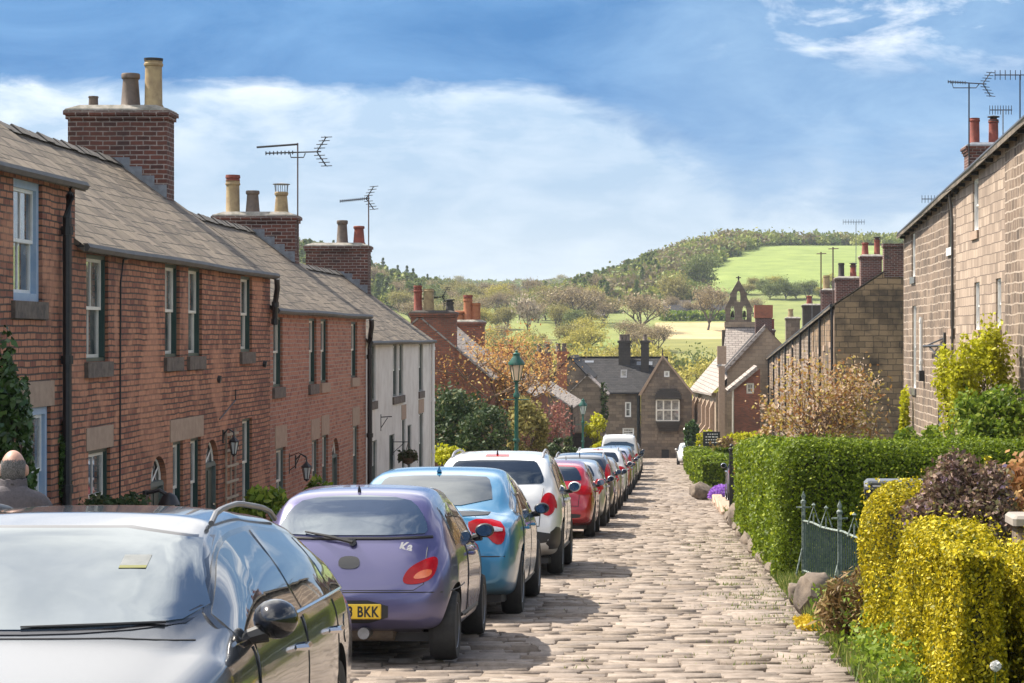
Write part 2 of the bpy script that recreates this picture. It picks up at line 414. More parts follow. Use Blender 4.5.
# a pale band over the hills, a long blue-grey shelf of cloud above it whose underside dips to the right
fvec = nd(nt, 'ShaderNodeCombineXYZ', {0: math_(nt, 'MULTIPLY', az, 9.0), 1: 0.0, 2: math_(nt, 'MULTIPLY', Z_, 26.0)}).outputs[0]
fn = noise(nt, fvec, 1.1, 9, .62, .5)
fe = noise(nt, fvec, 2.2, 10, .6, .3)
right = math_(nt, 'MAXIMUM', math_(nt, 'ADD', az, .10), 0.0)
turn = ramp(nt, math_(nt, 'ADD', math_(nt, 'MULTIPLY', az, 8.0), .5), [(.06, 0.0), (.72, 1.0)])      # 0 on the left, 1 on the right
edge = math_(nt, 'ADD', math_(nt, 'SUBTRACT', .1095, math_(nt, 'MULTIPLY', turn, .038)), math_(nt, 'MULTIPLY', math_(nt, 'SUBTRACT', fe, .5), math_(nt, 'ADD', .018, math_(nt, 'MULTIPLY', turn, .045))))
shelf = math_(nt, 'SUBTRACT', Z_, edge)
sharp = math_(nt, 'SUBTRACT', 110.0, math_(nt, 'MULTIPLY', math_(nt, 'POWER', turn, .45), 94.0))
shelfm = ramp(nt, math_(nt, 'ADD', math_(nt, 'MULTIPLY', shelf, sharp), .5), [(.15, 0.0), (.85, 1.0)])
lowcol = ramp(nt, math_(nt, 'MULTIPLY', zc, 9.0), [(0, K((.40, .455, .48))), (.25, K((.36, .43, .48))), (.6, K((.25, .35, .46))), (1, K((.26, .37, .50)))])
lit = math_(nt, 'MULTIPLY', ramp(nt, math_(nt, 'MULTIPLY', shelf, -26.0), [(.0, 1.0), (.95, .0)]), ramp(nt, math_(nt, 'ADD', math_(nt, 'MULTIPLY', az, 3.0), 1.0), [(.25, 1.0), (.86, .12), (.93, 0.0)]))
lowcol = mixc(nt, math_(nt, 'MULTIPLY', ramp(nt, fe, [(.42, .05), (.64, 1.0)]), math_(nt, 'ADD', math_(nt, 'MULTIPLY', lit, .85), .26), True), lowcol, K((.60, .64, .67)))
darkcol = mixc(nt, ramp(nt, fn, [(.36, 0.0), (.72, 1.0)]), K((.030, .135, .32)), K((.10, .235, .435)))
darkcol = mixc(nt, turn, darkcol, mixc(nt, ramp(nt, fn, [(.32, 0.0), (.68, 1.0)]), K((.075, .185, .36)), K((.185, .31, .47))))
puff = ramp(nt, noise(nt, fvec, 1.7, 10, .6, .3), [(.50, 0.0), (.66, 1.0)])
puff = math_(nt, 'MULTIPLY', puff, math_(nt, 'MULTIPLY', math_(nt, 'MULTIPLY', math_(nt, 'ADD', az, .0), 16.0, True), ramp(nt, Z_, [(.112, 0.0), (.135, 1.0)])))
darkcol = mixc(nt, puff, darkcol, K((.66, .69, .72)))
col = mixc(nt, shelfm, lowcol, darkcol)
# higher up: broken bright cumulus in Nishita blue
nish = mixc(nt, 1.0, sky.outputs[0], (1, 1, 1), 'MULTIPLY')
cum = ramp(nt, cn, [(.46, 0.0), (.58, 1.0)])
high = mixc(nt, cum, nish, K((1.22, 1.2, 1.18)))
col = mixc(nt, ramp(nt, zc, [(.17, 0.0), (.36, 1.0)]), col, high)
nt.links.new(col, bg.inputs[0]); bg.inputs[1].default_value = .1
vs = SC.view_settings
SC.display_settings.display_device = 'sRGB'
vs.view_transform = 'Standard'; vs.look = 'None'; vs.gamma = 1; vs.exposure = 0.88; vs.use_curve_mapping = False
SC.cycles.use_denoising = True
try: SC.cycles.denoiser = 'OPENIMAGEDENOISE'
except Exception: pass
SC.cycles.max_bounces = 6; SC.cycles.diffuse_bounces = 3; SC.cycles.glossy_bounces = 3; SC.cycles.transmission_bounces = 4
SC.cycles.sample_clamp_indirect = 6
# ------------------------------------------------------------------ ground: one sheet to the horizon
def edge_r(y): return knots([(-20, 1.25), (20, 1.25), (60, 1.2), (90, .95), (140, .62), (190, .3)], y)
xs = np.unique(np.concatenate([np.linspace(-3500, -320, 54), np.arange(-320, -20, 4.0), np.arange(-20, 20, .5), np.arange(20, 320, 4.0), np.linspace(320, 3500, 54)]))
ys = np.unique(np.concatenate([np.arange(-60, 210, 1.5), np.arange(210, 1000, 4.0), np.linspace(1000, 6500, 130)]))
G = np.zeros((len(ys), len(xs), 3)); GC = np.zeros((len(ys), len(xs), 4)); GC[..., 3] = 1
def ground_col(x, y):
    p = 674 + F * x / y if y > 5 else 0
    if y < 205: return (.055, .075, .022) if (x > 1 or x < -5) else (.12, .095, .07)
    if y < 330: return (.12, .15, .045)
    if y < 505: return (.19, .24, .08) if (560 < p < 640) else (.22, .23, .09)
    if y < 585: return (.46, .39, .25) if (655 < p < 745 and y < 575) else (.22, .26, .10)
    if y < 655: return (.21, .255, .105)
    if y < 930 and p > 690 + (y - 690) * .12 and y < 690 + max(0, p - 690) * 2.1: return (.22, .29, .105)
    if y < 1300: return (.14, .17, .06)
    # far ridge: a patchwork of pasture
    k = math.sin(x * .012 + 1.7) + math.sin(y * .009 + x * .004)
    return (.15, .24, .07) if k > .3 else ((.22, .25, .12) if k > -.7 else (.10, .16, .07))
for j, y in enumerate(ys):
    for i, x in enumerate(xs):
        z = land(x, y)
        if -4.9 < x < edge_r(y) + .1 and y < 200: z -= .12
        G[j, i] = (x, y, z); GC[j, i, :3] = ground_col(x, y)
nx, ny = len(xs), len(ys)
I = np.arange(nx * ny).reshape(ny, nx)
Q = np.stack([I[:-1, :-1], I[:-1, 1:], I[1:, 1:], I[1:, :-1]], -1).reshape(-1, 4)
m, nt, b = nmat('ground')
at = nd(nt, 'ShaderNodeAttribute', attribute_name='col').outputs['Color']
tc = nt.nodes.new('ShaderNodeTexCoord').outputs['Object']
n1 = noise(nt, tc, .09, 6, .65); n2 = noise(nt, tc, 3.0, 5, .7)
c = mixc(nt, 1.0, at, ramp(nt, n1, [(.3, (.72, .72, .66)), (.7, (1.2, 1.12, 1.0))]), 'MULTIPLY')
c = mixc(nt, 1.0, c, ramp(nt, n2, [(.3, (.8, .8, .75)), (.7, (1.12, 1.1, 1.05))]), 'MULTIPLY')
nt.links.new(c, b.inputs['Base Color']); b.inputs['Roughness'].default_value = 1; b.inputs['Specular IOR Level'].default_value = .1
M['ground'] = m
g = np_mesh('ground', G.reshape(-1, 3), Q, m, smooth=True)
ca = g.data.attributes.new('col', 'FLOAT_COLOR', 'POINT'); ca.data.foreach_set('color', GC.astype(np.float32).ravel())
tag(g, 'grassy valley floor and hillsides running to the far ridge', kind='structure')

# ------------------------------------------------------------------ the sett-paved road
m, nt, b = nmat('setts')
at = nd(nt, 'ShaderNodeAttribute', attribute_name='rnd').outputs['Fac']
tc = nt.nodes.new('ShaderNodeTexCoord').outputs['Object']
c = ramp(nt, at, [(0, (.19, .15, .118)), (.3, (.275, .225, .185)), (.6, (.325, .268, .22)), (.85, (.255, .21, .175)), (1, (.36, .30, .25))])
f = noise(nt, tc, 9, 8, .72)
c = mixc(nt, 1.0, c, ramp(nt, f, [(.3, (.58, .56, .54)), (.72, (1.18, 1.18, 1.18))]), 'MULTIPLY')
big = noise(nt, tc, .35, 5, .6)
c = mixc(nt, math_(nt, 'MULTIPLY', ramp(nt, big, [(.5, 0.0), (.75, 1.0)]), .35), c, (.27, .225, .18))
nt.links.new(c, b.inputs['Base Color']); b.inputs['Roughness'].default_value = .78; b.inputs['Specular IOR Level'].default_value = .35
bump(nt, b, f, .55, .02)
M['setts'] = m
m, nt, b = nmat('joint_soil')
tc = nt.nodes.new('ShaderNodeTexCoord').outputs['Object']
f = noise(nt, tc, 1.3, 6, .7)
nt.links.new(ramp(nt, f, [(.4, (.18, .142, .108)), (.56, (.25, .20, .155)), (.68, (.13, .13, .045)), (.8, (.08, .12, .025))]), b.inputs['Base Color'])
b.inputs['Roughness'].default_value = 1
M['joint'] = m
base = MB()
yy = [-10 + 3 * k for k in range(69)]
for a, c_ in zip(yy, yy[1:]):
    base.quad((-4.05, a, rz(a) - .028), (edge_r(a) + .25, a, rz(a) - .028), (edge_r(c_) + .25, c_, rz(c_) - .028), (-4.05, c_, rz(c_) - .028))
tag(base.build('road_bed', M['joint'], fixn=False), 'earth and moss in the joints of the setts', kind='structure')
g_ = random.Random(5)
V = []; Fq = []; rn = []
def sett(x0, x1, y0, y1, tilt, lift, r):
    cb = .007
    b0 = len(V)
    for (x, y) in ((x0, y0), (x1, y0), (x1, y1), (x0, y1)):
        V.append((x, y, rz(y) - .05))
    j = lambda: g_.uniform(-.012, .012)
    for (x, y, sx, sy) in ((x0, y0, 1, 1), (x1, y0, -1, 1), (x1, y1, -1, -1), (x0, y1, 1, -1)):
        V.append((x + sx * .004, y + sy * .004, rz(y) - .012 + lift))
    for (x, y, sx, sy) in ((x0, y0, 1, 1), (x1, y0, -1, 1), (x1, y1, -1, -1), (x0, y1, 1, -1)):
        V.append((x + sx * (cb + abs(j()) * .8), y + sy * (cb + abs(j()) * .8), rz(y) + lift + tilt[0] * sx + tilt[1] * sy + j() * .4))
    for k in range(2):
        o = b0 + 4 * k
        for i in range(4): Fq.append((o + i, o + (i + 1) % 4, o + 4 + (i + 1) % 4, o + 4 + i))
    Fq.append((b0 + 8, b0 + 9, b0 + 10, b0 + 11))
    rn.extend([r] * 12)
y = -4.0
ph = 0
while y < 186:
    d = g_.uniform(.12, .20) * (1 if y < 70 else 1.35)
    x = -3.95 + g_.uniform(0, .3)
    er = edge_r(y)
    rowlift = g_.uniform(-.006, .006) - (.012 if g_.random() < .12 else 0)
    while x < er:
        l = g_.uniform(.18, .56) * (1 if y < 70 else 1.3)
        x1 = min(x + l, er + g_.uniform(-.02, .16))
        if g_.random() > .012:
            skew = .05 * math.sin(x * 1.3 + y * .23) + .045 * math.sin(x * .55 - y * .11)
            lift = rowlift + g_.gauss(0, .006) + .012 * math.sin(x * .9 + y * .17) * math.sin(y * .31)
            sett(x + .003, x1 - .005, y + skew + .003 + g_.uniform(0, .012), y + d + skew - .006 + g_.uniform(-.02, .008), (g_.gauss(0, .004), g_.gauss(0, .007)), lift, min(1, max(0, g_.gauss(.5, .25))))
        x = x1
        if x1 >= er: break
    y += d
road = np_mesh('road', V, Fq, M['setts'], rnd=rn)
tag(road, 'worn uneven stone setts running down the hill', kind='structure')
# ------------------------------------------------------------------ pavement on the left
pv = MB()
for a, c_ in zip(yy, yy[1:]):
    n = 4
    za, zb_ = rz(a) + .09, rz(c_) + .09
    pv.quad((-5.6, a, za), (-4.2, a, za), (-4.2, c_, zb_), (-5.6, c_, zb_))
    pv.quad((-4.2, a, za), (-4.03, a, za + .004), (-4.03, c_, zb_ + .004), (-4.2, c_, zb_))
    pv.quad((-4.03, a, za + .004), (-4.03, a, za - .2), (-4.03, c_, zb_ - .2), (-4.03, c_, zb_ + .004))
tag(pv.build('pavement', M['concrete'], fixn=False), 'stone flag pavement with kerb between the cars and the front gardens', kind='structure')

# ------------------------------------------------------------------ rough kerb stones and boulders on the right
def boulder(name, loc, s, seed, mat, rot=0, sub=3):
    bm = bmesh.new()
    bmesh.ops.create_icosphere(bm, subdivisions=sub, radius=1)
    g = random.Random(seed)
    planes = [Vector((g.gauss(0, 1), g.gauss(0, 1), g.gauss(0, .8))).normalized() for _ in range(9)]
    dist = [g.uniform(.62, .85) for _ in planes]
    from mathutils import noise as mn
    for v in bm.verts:
        for p, d in zip(planes, dist):
            k = v.co.dot(p)
            if k > d: v.co -= p * (k - d) * .88
        v.co += v.co.normalized() * mn.noise(v.co * 2.3 + Vector((seed, 0, 0))) * .12
        v.co = Vector((v.co.x * s[0], v.co.y * s[1], v.co.z * s[2]))
    me = bpy.data.meshes.new(name); bm.to_mesh(me); bm.free()
    for p in me.polygons: p.use_smooth = True
    me.set_sharp_from_angle(angle=R(32))
    o = link(name, me, mat); o.location = loc; o.rotation_euler = (0, 0, rot)
    return o
def bould(px, d, s, seed, label, rot=0, dz=0):
    x = wx(px, d)
    o = boulder('boulder', (x, d, rz(d) + s[2] * .72 + dz), s, seed, M['boulder'], rot)
    tag(o, label, 'boulder')
    return o
bo = bould(813, 22.6, (.19, .22, .26), 3, 'leaning brown gatepost boulder at the foot of the iron railings', .5, .02)
bo.rotation_euler = (.1, .34, .4)
bould(798, 24.4, (.13, .16, .15), 8, 'small pale stone tucked behind the leaning boulder', .2)
bould(735, 49, (.16, .5, .30), 12, 'dark kerb boulder at the near corner of the big hedge by the road', .1)
bould(700, 72, (.42, .4, .33), 15, 'rounded pale boulder beside the purple flowers at the drive entrance', .4)
k = 0
for i in range(26):
    d = 31 + i * 1.15
    if d > 57: break
    o = boulder('kerb_stone', (edge_r(d) + .13 + .05 * math.sin(i * 2.1), d, rz(d) + .05), (.13, .5, .13 + .03 * math.sin(i * 1.7)), 20 + i, M['boulder'], .05 * math.sin(i), 2)
    tag(o, 'rough brown kerb stone in the row edging the road under the big hedge', 'kerb stone', 'kerb stones under the big hedge')
def slab(d0, d1):
    mb = MB(); mb.bbox(edge_r(d0) + .02, edge_r(d0) + .34, d0, d1, rz(d1) - .2, rz(d0) + .10, .03)
    o = mb.build('kerb_slab', M['dressed'], off=(edge_r(d0), d0, rz(d0)))
    o.location = (edge_r(d0), d0, rz(d0)); return o
for a, c_ in ((58.2, 61.9), (62.2, 65.8), (66.1, 69.4)):
    tag(slab(a, c_), 'long pale kerb slab in the line edging the drive entrance', 'kerb slab', 'pale kerb slabs at the drive entrance')
# ------------------------------------------------------------------ house kit
class Wall:
    """vertical wall panel with real openings. P(u, z, d): u along, z up, d = depth in from the face"""
    def __init__(s, o, u, n): s.o = Vector(o); s.u = Vector(u); s.n = Vector(n)
    def P(s, u, z, d=0): return s.o + s.u * u - s.n * d + Vector((0, 0, z))
    def panel(s, mb, u0, u1, z0, ztop, ops, rev=.14, mi=0):
        """ops: (u0, u1, z0, z1); ztop is a function of u"""
        us = sorted({u0, u1} | {o[0] for o in ops} | {o[1] for o in ops})
        us = [u for u in us if u0 <= u <= u1]
        for a, b in zip(us, us[1:]):
            hol = sorted([(o[2], o[3]) for o in ops if o[0] <= a + 1e-6 and o[1] >= b - 1e-6])
            z = z0
            for (h0, h1) in hol:
                if h0 > z + 1e-6: mb.quad(s.P(a, z), s.P(b, z), s.P(b, h0), s.P(a, h0), mi)
                z = h1
            mb.quad(s.P(a, z), s.P(b, z), s.P(b, ztop(b)), s.P(a, ztop(a)), mi)
        for (a, b, h0, h1) in ops:
            for q in (((a, h0), (a, h1)), ((b, h1), (b, h0)), ((a, h1), (b, h1)), ((b, h0), (a, h0))):
                (ua, za), (ub, zb_) = q
                mb.quad(s.P(ua, za), s.P(ub, zb_), s.P(ub, zb_, rev), s.P(ua, za, rev), mi)
    def slabbox(s, mb, u0, u1, z0, z1, d0, d1, mi=0):
        vs = [s.P(u, z, d) for d in (d0, d1) for z in (z0, z1) for u in (u0, u1)]
        return mb.add(vs, [(0, 1, 3, 2), (4, 6, 7, 5), (0, 4, 5, 1), (2, 3, 7, 6), (0, 2, 6, 4), (1, 5, 7, 3)], mi)

def window(w, parent, u0, u1, z0, z1, frame, sash=None, rev=.14, bars=1, sill=None, lintel=None, lh=.3, top_out=True, detail=True, meeting=.5, sillh=.2, name='window', fr=.05):
    """sash window: timber frame, two glazed sashes, sill and lintel"""
    f = MB()
    g = .002
    for (a, b, c, d) in ((u0 + g, u0 + fr, z0 + g, z1 - g), (u1 - fr, u1 - g, z0 + g, z1 - g), (u0 + fr, u1 - fr, z1 - fr, z1 - g), (u0 + fr, u1 - fr, z0 + g, z0 + fr)):
        w.slabbox(f, a, b, c, d, .045, rev + .05)
    win = f.build(name, M[frame], parent)
    a, b, c, d = u0 + fr, u1 - fr, z0 + fr, z1 - fr
    sa = sash or frame
    zm = lerp(c, d, meeting)
    t = .042
    s = MB()
    for (lo, hi, dep) in ((c, zm + .02, .115), (zm - .02, d, .085)):
        for (p, q, r, v) in ((a, a + t, lo, hi), (b - t, b, lo, hi), (a + t, b - t, lo, lo + t), (a + t, b - t, hi - t, hi)):
            w.slabbox(s, p, q, r, v, dep, dep + .035)
        for k in range(bars):
            m_ = lerp(a, b, (k + 1) / (bars + 1))
            w.slabbox(s, m_ - .011, m_ + .011, lo + t, hi - t, dep + .006, dep + .03)
    s.build('sash', M[sa], win)
    p = MB()
    for (lo, hi, dep) in ((c, zm, .115), (zm, d, .085)):
        p.quad(w.P(a, lo, dep + .02), w.P(b, lo, dep + .02), w.P(b, hi, dep + .02), w.P(a, hi, dep + .02))
    p.build('pane', M['pane'], win)
    if sill:
        q = MB(); w.slabbox(q, u0 - .09, u1 + .09, z0 - sillh, z0 - .004, -.05, rev); q.build('sill', M[sill], win)
    if lintel:
        q = MB(); w.slabbox(q, u0 - .12, u1 + .12, z1 + .004, z1 + lh, -.012, .1); q.build('lintel', M[lintel], win)
    return win
def door(w, parent, u0, u1, z0, z1, leaf='green', rev=.13, wallmat='brick', arch=True, surround=None):
    """panelled door, arched fanlight, spandrels of walling that fill the square opening"""
    f = MB()
    h = (u1 - u0) / 2; uc = (u0 + u1) / 2; zs = z1 - h * .8 if arch else z1
    dr = MB()
    w.slabbox(dr, u0 + .06, u1 - .06, z0 + .02, zs - .04, rev - .04, rev)
    for (p, q, r, v) in ((.14, .46, .15, .8), (.54, .86, .15, .8), (.14, .46, .95, 1.65), (.54, .86, .95, 1.65)):
        w.slabbox(dr, lerp(u0, u1, p), lerp(u0, u1, q), z0 + r, min(z0 + v, zs - .1), rev - .052, rev - .042)
    d = dr.build('door', M[leaf], parent)
    w.slabbox(f, u0 + .002, u0 + .06, z0, zs, rev - .09, rev + .02); w.slabbox(f, u1 - .06, u1 - .002, z0, zs, rev - .09, rev + .02)
    w.slabbox(f, u0 + .06, u1 - .06, zs - .04, zs + .03, rev - .09, rev + .02)
    f.build('door_frame', M['greengrey'], d)
    kn = MB(); p = w.P(u1 - .14, z0 + 1.0, rev - .08); kn.lathe(p.x, p.y, [(.0, p.z - .03), (.03, p.z - .015), (.03, p.z + .015), (0, p.z + .03)], 8); kn.build('handle', M['chrome'], d)
    if arch:
        n = 10
        pts = [(uc + h * math.cos(math.pi * k / n), zs + .8 * h * math.sin(math.pi * k / n)) for k in range(n + 1)]
        sp = MB()
        for k in range(n):
            (ua, za), (ub, zb_) = pts[k], pts[k + 1]
            sp.quad(w.P(ua, za), w.P(ua, z1), w.P(ub, z1), w.P(ub, zb_))
            sp.quad(w.P(ua, za), w.P(ub, zb_), w.P(ub, zb_, rev), w.P(ua, za, rev))
        sp.build('door_arch', M[wallmat], parent)
        fl = MB(); fl.poly([w.P(u, z, rev - .01) for u, z in pts]); fl.build('fanlight', M['pane'], d)
        rb = MB()
        for k in (2, 5, 8): w_ = pts[k]; rb.tube([w.P(uc, zs + .03, rev - .03), w.P(w_[0], w_[1], rev - .03)], .012, 4)
        rb.tube([w.P(lerp(uc, u, .96), lerp(zs, z, .96), rev - .03) for u, z in pts], .022, 4)
        rb.build('fanlight_bars', M['cream'], d)
    st = MB(); w.slabbox(st, u0 - .15, u1 + .15, z0 - .18, z0 + .015, -.35, rev); st.build('doorstep', M['dressed'], parent)
    return d

def roof_pair(parent, x_e, x_r, y0, y1, ze, zr, mat='slate', over=.12, thick=.08, ridge='ridge', back=None, verge=.06, name='roof', sag=.04, ridge_saw=True):
    """pitched roof with its ridge along the street; x_e wall plane, x_r ridge; slates have thickness"""
    s = 1 if x_e > x_r else -1
    p = (zr - ze) / abs(x_r - x_e)
    xe = x_e + s * over; zee = ze - over * p
    xb = x_r - (x_e - x_r); xbe = xb - s * over
    mb = MB(); ny = max(4, int((y1 - y0) / 1.2))
    yv = [lerp(y0 - verge, y1 + verge, k / ny) for k in range(ny + 1)]
    def dz(y, t): return -sag * math.sin(math.pi * (y - y0) / max(.1, y1 - y0)) * math.sin(math.pi * t) - .5 * sag * math.sin(1.7 * y) * math.sin(math.pi * t)
    nt_ = 5
    slp = (ze if callable(ze) else None)
    for (xa, za, xb_, zb_) in ((xe, zee, x_r, zr), (xbe, zee, x_r, zr)):
        for a, c in zip(yv, yv[1:]):
            for k in range(nt_):
                t0, t1 = k / nt_, (k + 1) / nt_
                mb.quad((lerp(xa, xb_, t0), a, lerp(za, zb_, t0) + dz(a, t0)), (lerp(xa, xb_, t0), c, lerp(za, zb_, t0) + dz(c, t0)),
                        (lerp(xa, xb_, t1), c, lerp(za, zb_, t1) + dz(c, t1)), (lerp(xa, xb_, t1), a, lerp(za, zb_, t1) + dz(a, t1)))
        for a, c in zip(yv, yv[1:]):
            mb.quad((xa, a, za), (xa, c, za), (xa, c, za - thick), (xa, a, za - thick))
            mb.quad((xa, a, za - thick), (xa, c, za - thick), (xb_, c, zb_ - thick), (xb_, a, zb_ - thick))
        for a in (yv[0], yv[-1]):
            mb.quad((xa, a, za), (xb_, a, zb_), (xb_, a, zb_ - thick), (xa, a, za - thick))
    rf = mb.build(name, M[mat], parent, fixn=False)
    # ragged slate tails: thin slates standing proud here and there
    rt = MB(); L = .46; n = int((y1 - y0 + 2 * verge) / L)
    for k in range(n):
        a = y0 - verge + k * L; c = a + L - .03
        z = zr + .015
        j = .012 * math.sin(k * 2.3)
        rt.add([(x_r - .17, a, z - .13 * p + j), (x_r, a, z + .05 + j), (x_r + .17, a, z - .13 * p + j), (x_r - .17, c, z - .13 * p + j), (x_r, c, z + .035 + j), (x_r + .17, c, z - .13 * p + j)],
               [(0, 1, 4, 3), (1, 2, 5, 4), (0, 2, 1), (3, 4, 5)])
    rt.build('ridge_tiles', M[ridge], rf)
    return rf
def gutter(parent, w, u0, u1, zf, mat='gutter', out=.13, n=6):
    mb = MB()
    pts = [w.P(lerp(u0, u1, k / n), zf(lerp(u0, u1, k / n)) - .02 - .01 * math.sin(k * 1.9), -out) for k in range(n + 1)]
    mb.tube(pts, .055, 6)
    mb.build('gutter', M[mat], parent)
def pipe(parent, pts, r=.045, mat='black', name='drainpipe', collars=True):
    mb = MB(); mb.tube(pts, r, 8)
    if collars:
        a, b = Vector(pts[-2]), Vector(pts[-1]); n = max(1, int((a - b).length / 1.6))
        for k in range(n + 1):
            c = a.lerp(b, (k + .1) / (n + .3)); mb.tube([c + Vector((0, 0, .05)), c - Vector((0, 0, .05))], r * 1.35, 8)
    return mb.build(name, M[mat], parent)
POTS = {
    'tall': lambda h, r: [(r * 1.05, 0), (r * 1.1, .04 * h), (r * .98, .07 * h), (r * .92, .86 * h), (r * 1.04, .88 * h), (r * 1.06, .92 * h), (r * .96, .94 * h), (r * 1.0, h), (r * .8, h), (r * .75, h - .08)],
    'taper': lambda h, r: [(r * 1.15, 0), (r * 1.15, .06 * h), (r * 1.02, .10 * h), (r * .82, .82 * h), (r * .98, .86 * h), (r * 1.0, .96 * h), (r * .9, h), (r * .7, h), (r * .66, h - .08)],
    'urn': lambda h, r: [(r, 0), (r * 1.0, .5 * h), (r * .75, .62 * h), (r * 1.25, .78 * h), (r * 1.2, .95 * h), (r * .9, h), (r * .6, h)],
}
def stack(parent, x0, x1, y0, y1, zb, zt, pots, mat='brick_dark', courses=2, cap='mortar', flash=None, cname='chimney'):
    """chimney stack: oversailing courses, flaunching, pots: (x, y, height, radius, kind, material, cowl)"""
    mb = MB()
    h = .075
    mb.box(x0, x1, y0, y1, zb, zt - courses * h - .02)
    for k in range(courses):
        e = .035 * (k + 1)
        mb.box(x0 - e, x1 + e, y0 - e, y1 + e, zt - (courses - k) * h - .02, zt - (courses - k - 1) * h - .021)
    c = mb.build(cname, M[mat], parent)
    fl = MB()
    xm, ym = (x0 + x1) / 2, (y0 + y1) / 2; e = .035 * courses - .01
    n = 6
    ring = lambda s, z: [(lerp(xm, x0 - e, s), lerp(ym, y0 - e, s), z), (lerp(xm, x1 + e, s), lerp(ym, y0 - e, s), z), (lerp(xm, x1 + e, s), lerp(ym, y1 + e, s), z), (lerp(xm, x0 - e, s), lerp(ym, y1 + e, s), z)]
    rr = ring(1, zt - .02) + ring(.97, zt + .015) + ring(.72, zt + .09)
    fl.add(rr, [(k * 4 + i, k * 4 + (i + 1) % 4, (k + 1) * 4 + (i + 1) % 4, (k + 1) * 4 + i) for k in range(2) for i in range(4)] + [(8, 9, 10, 11)])
    fl.build('flaunching', M[cap], c)
    for (px, py, ph, pr, kind, pm, cowl) in pots:
        q = MB(); q.lathe(px, py, [(r, zt + .05 + z) for r, z in POTS[kind](ph, pr)], 14)
        po = q.build('chimney_pot', M[pm], c)
        if cowl == 'wire':
            k = MB(); z = zt + .05 + ph
            for i in range(10):
                a = i * math.pi / 5; k.tube([(px + pr * .85 * math.cos(a), py + pr * .85 * math.sin(a), z - .03), (px + pr * .95 * math.cos(a), py + pr * .95 * math.sin(a), z + .17)], .008, 4)
            k.lathe(px, py, [(pr * 1.25, z + .17), (pr * 1.25, z + .19), (0.01, z + .22)], 12)
            k.build('cowl', M['metal'], po)
        elif cowl == 'cap':
            k = MB(); z = zt + .05 + ph
            k.lathe(px, py, [(pr * 1.0, z - .10), (pr * 1.02, z - .02), (pr * .7, z), (pr * .7, z + .05), (pr * 1.2, z + .06), (pr * 1.2, z + .09), (.01, z + .12)], 12)
            k.build('cowl', M['pot_black'], po)
        elif cowl == 'dark':
            k = MB(); z = zt + .05 + ph
            k.lathe(px, py, [(pr * 1.02, z - .02), (pr * 1.06, z + .03), (pr * .85, z + .03)], 12); k.build('pot_rim', M['pot_black'], po)
        elif cowl == 'red':
            k = MB(); z = zt + .05 + ph
            k.lathe(px, py, [(pr * .9, z - .02), (pr * 1.0, z + .02), (pr * .92, z + .05), (pr * 1.06, z + .07), (pr * 1.0, z + .14), (pr * .7, z + .14)], 12); k.build('pot_rim', M['pot_red'], po)
    if flash:
        k = MB()
        # stepped lead up the slope at the near side: flash = function x -> roof z
        n = max(3, int(abs(x1 - x0) / .22))
        for i in range(n):
            a, b_ = lerp(x0, x1, i / n), lerp(x0, x1, (i + 1) / n)
            zl = min(flash(a), flash(b_)); zh = max(flash(a), flash(b_)) + .10
            k.quad((a, y0 - .012, zl - .02), (b_, y0 - .012, zl - .02), (b_, y0 - .012, zh), (a, y0 - .012, zh))
        k.add([(x0, y0 - .014, flash(x0) + .015), (x1, y0 - .014, flash(x1) + .015), (x1, y0 - .19, flash(x1) + .025), (x0, y0 - .19, flash(x0) + .025)], [(0, 1, 2, 3)])
        k.build('flashing', M['lead'], c)
    return c
def gable(mb, y, x_e, x_r, z0, ze, zr, flip=False, mi=0):
    xb = 2 * x_r - x_e
    mb.poly([(x_e, y, z0), (x_e, y, ze), (x_r, y, zr), (xb, y, ze), (xb, y, z0)], mi)

# ------------------------------------------------------------------ the left-hand terrace: facade x = -7.34, ridge x = -10
XL, XR, PIT = -7.34, -10.0, .73
WL = Wall((XL, 0, 0), (0, 1, 0), (1, 0, 0))
def left_house(name, label, y0, y1, ze, zb, mat, ops, cat='house', verge0=.05):
    h = empty(name, (XL, (y0 + y1) / 2, zb), 0, label, cat)
    h.location = (0, 0, 0)
    mb = MB()
    WL.panel(mb, y0, y1, zb, lambda u: ze - .02, ops)
    gable(mb, y0, XL, XR, zb, ze - .05, ze - .05 + PIT * (XL - XR))
    gable(mb, y1, XL, XR, zb, ze - .05, ze - .05 + PIT * (XL - XR))
    mb.quad((2 * XR - XL, y0, zb), (2 * XR - XL, y1, zb), (2 * XR - XL, y1, ze), (2 * XR - XL, y0, ze))
    wl = mb.build('wall', M[mat], h)
    roof_pair(h, XL, XR, y0, y1, ze, ze + PIT * (XL - XR), verge=verge0)
    gutter(h, WL, y0, y1, lambda u: ze - .09)
    return h
def up(px0, px1): return (16515 / (674 - px0), 16515 / (674 - px1))

# nearest house
h1 = None
o1 = [(25.0, 26.15, 2.08, 3.45), (25.35, 26.5, -.62, .86)]
h1 = left_house('brick_house', 'nearest red brick cottage with pale blue window frames at the left edge', 17.0, 27.57, 3.62, -2.2, 'brick', o1)
window(WL, h1, *o1[0], 'blue', 'white', bars=1, sill='sill', fr=.09)
window(WL, h1, *o1[1], 'blue', 'white', bars=1, lintel='dressed', sill='sill', fr=.09, lh=.30)
pipe(h1, [(XL + .12, 26.9, 3.5), (XL + .12, 26.9, 3.36), (XL + .08, 26.92, 3.1), (XL + .08, 26.92, -2.0)], .055)
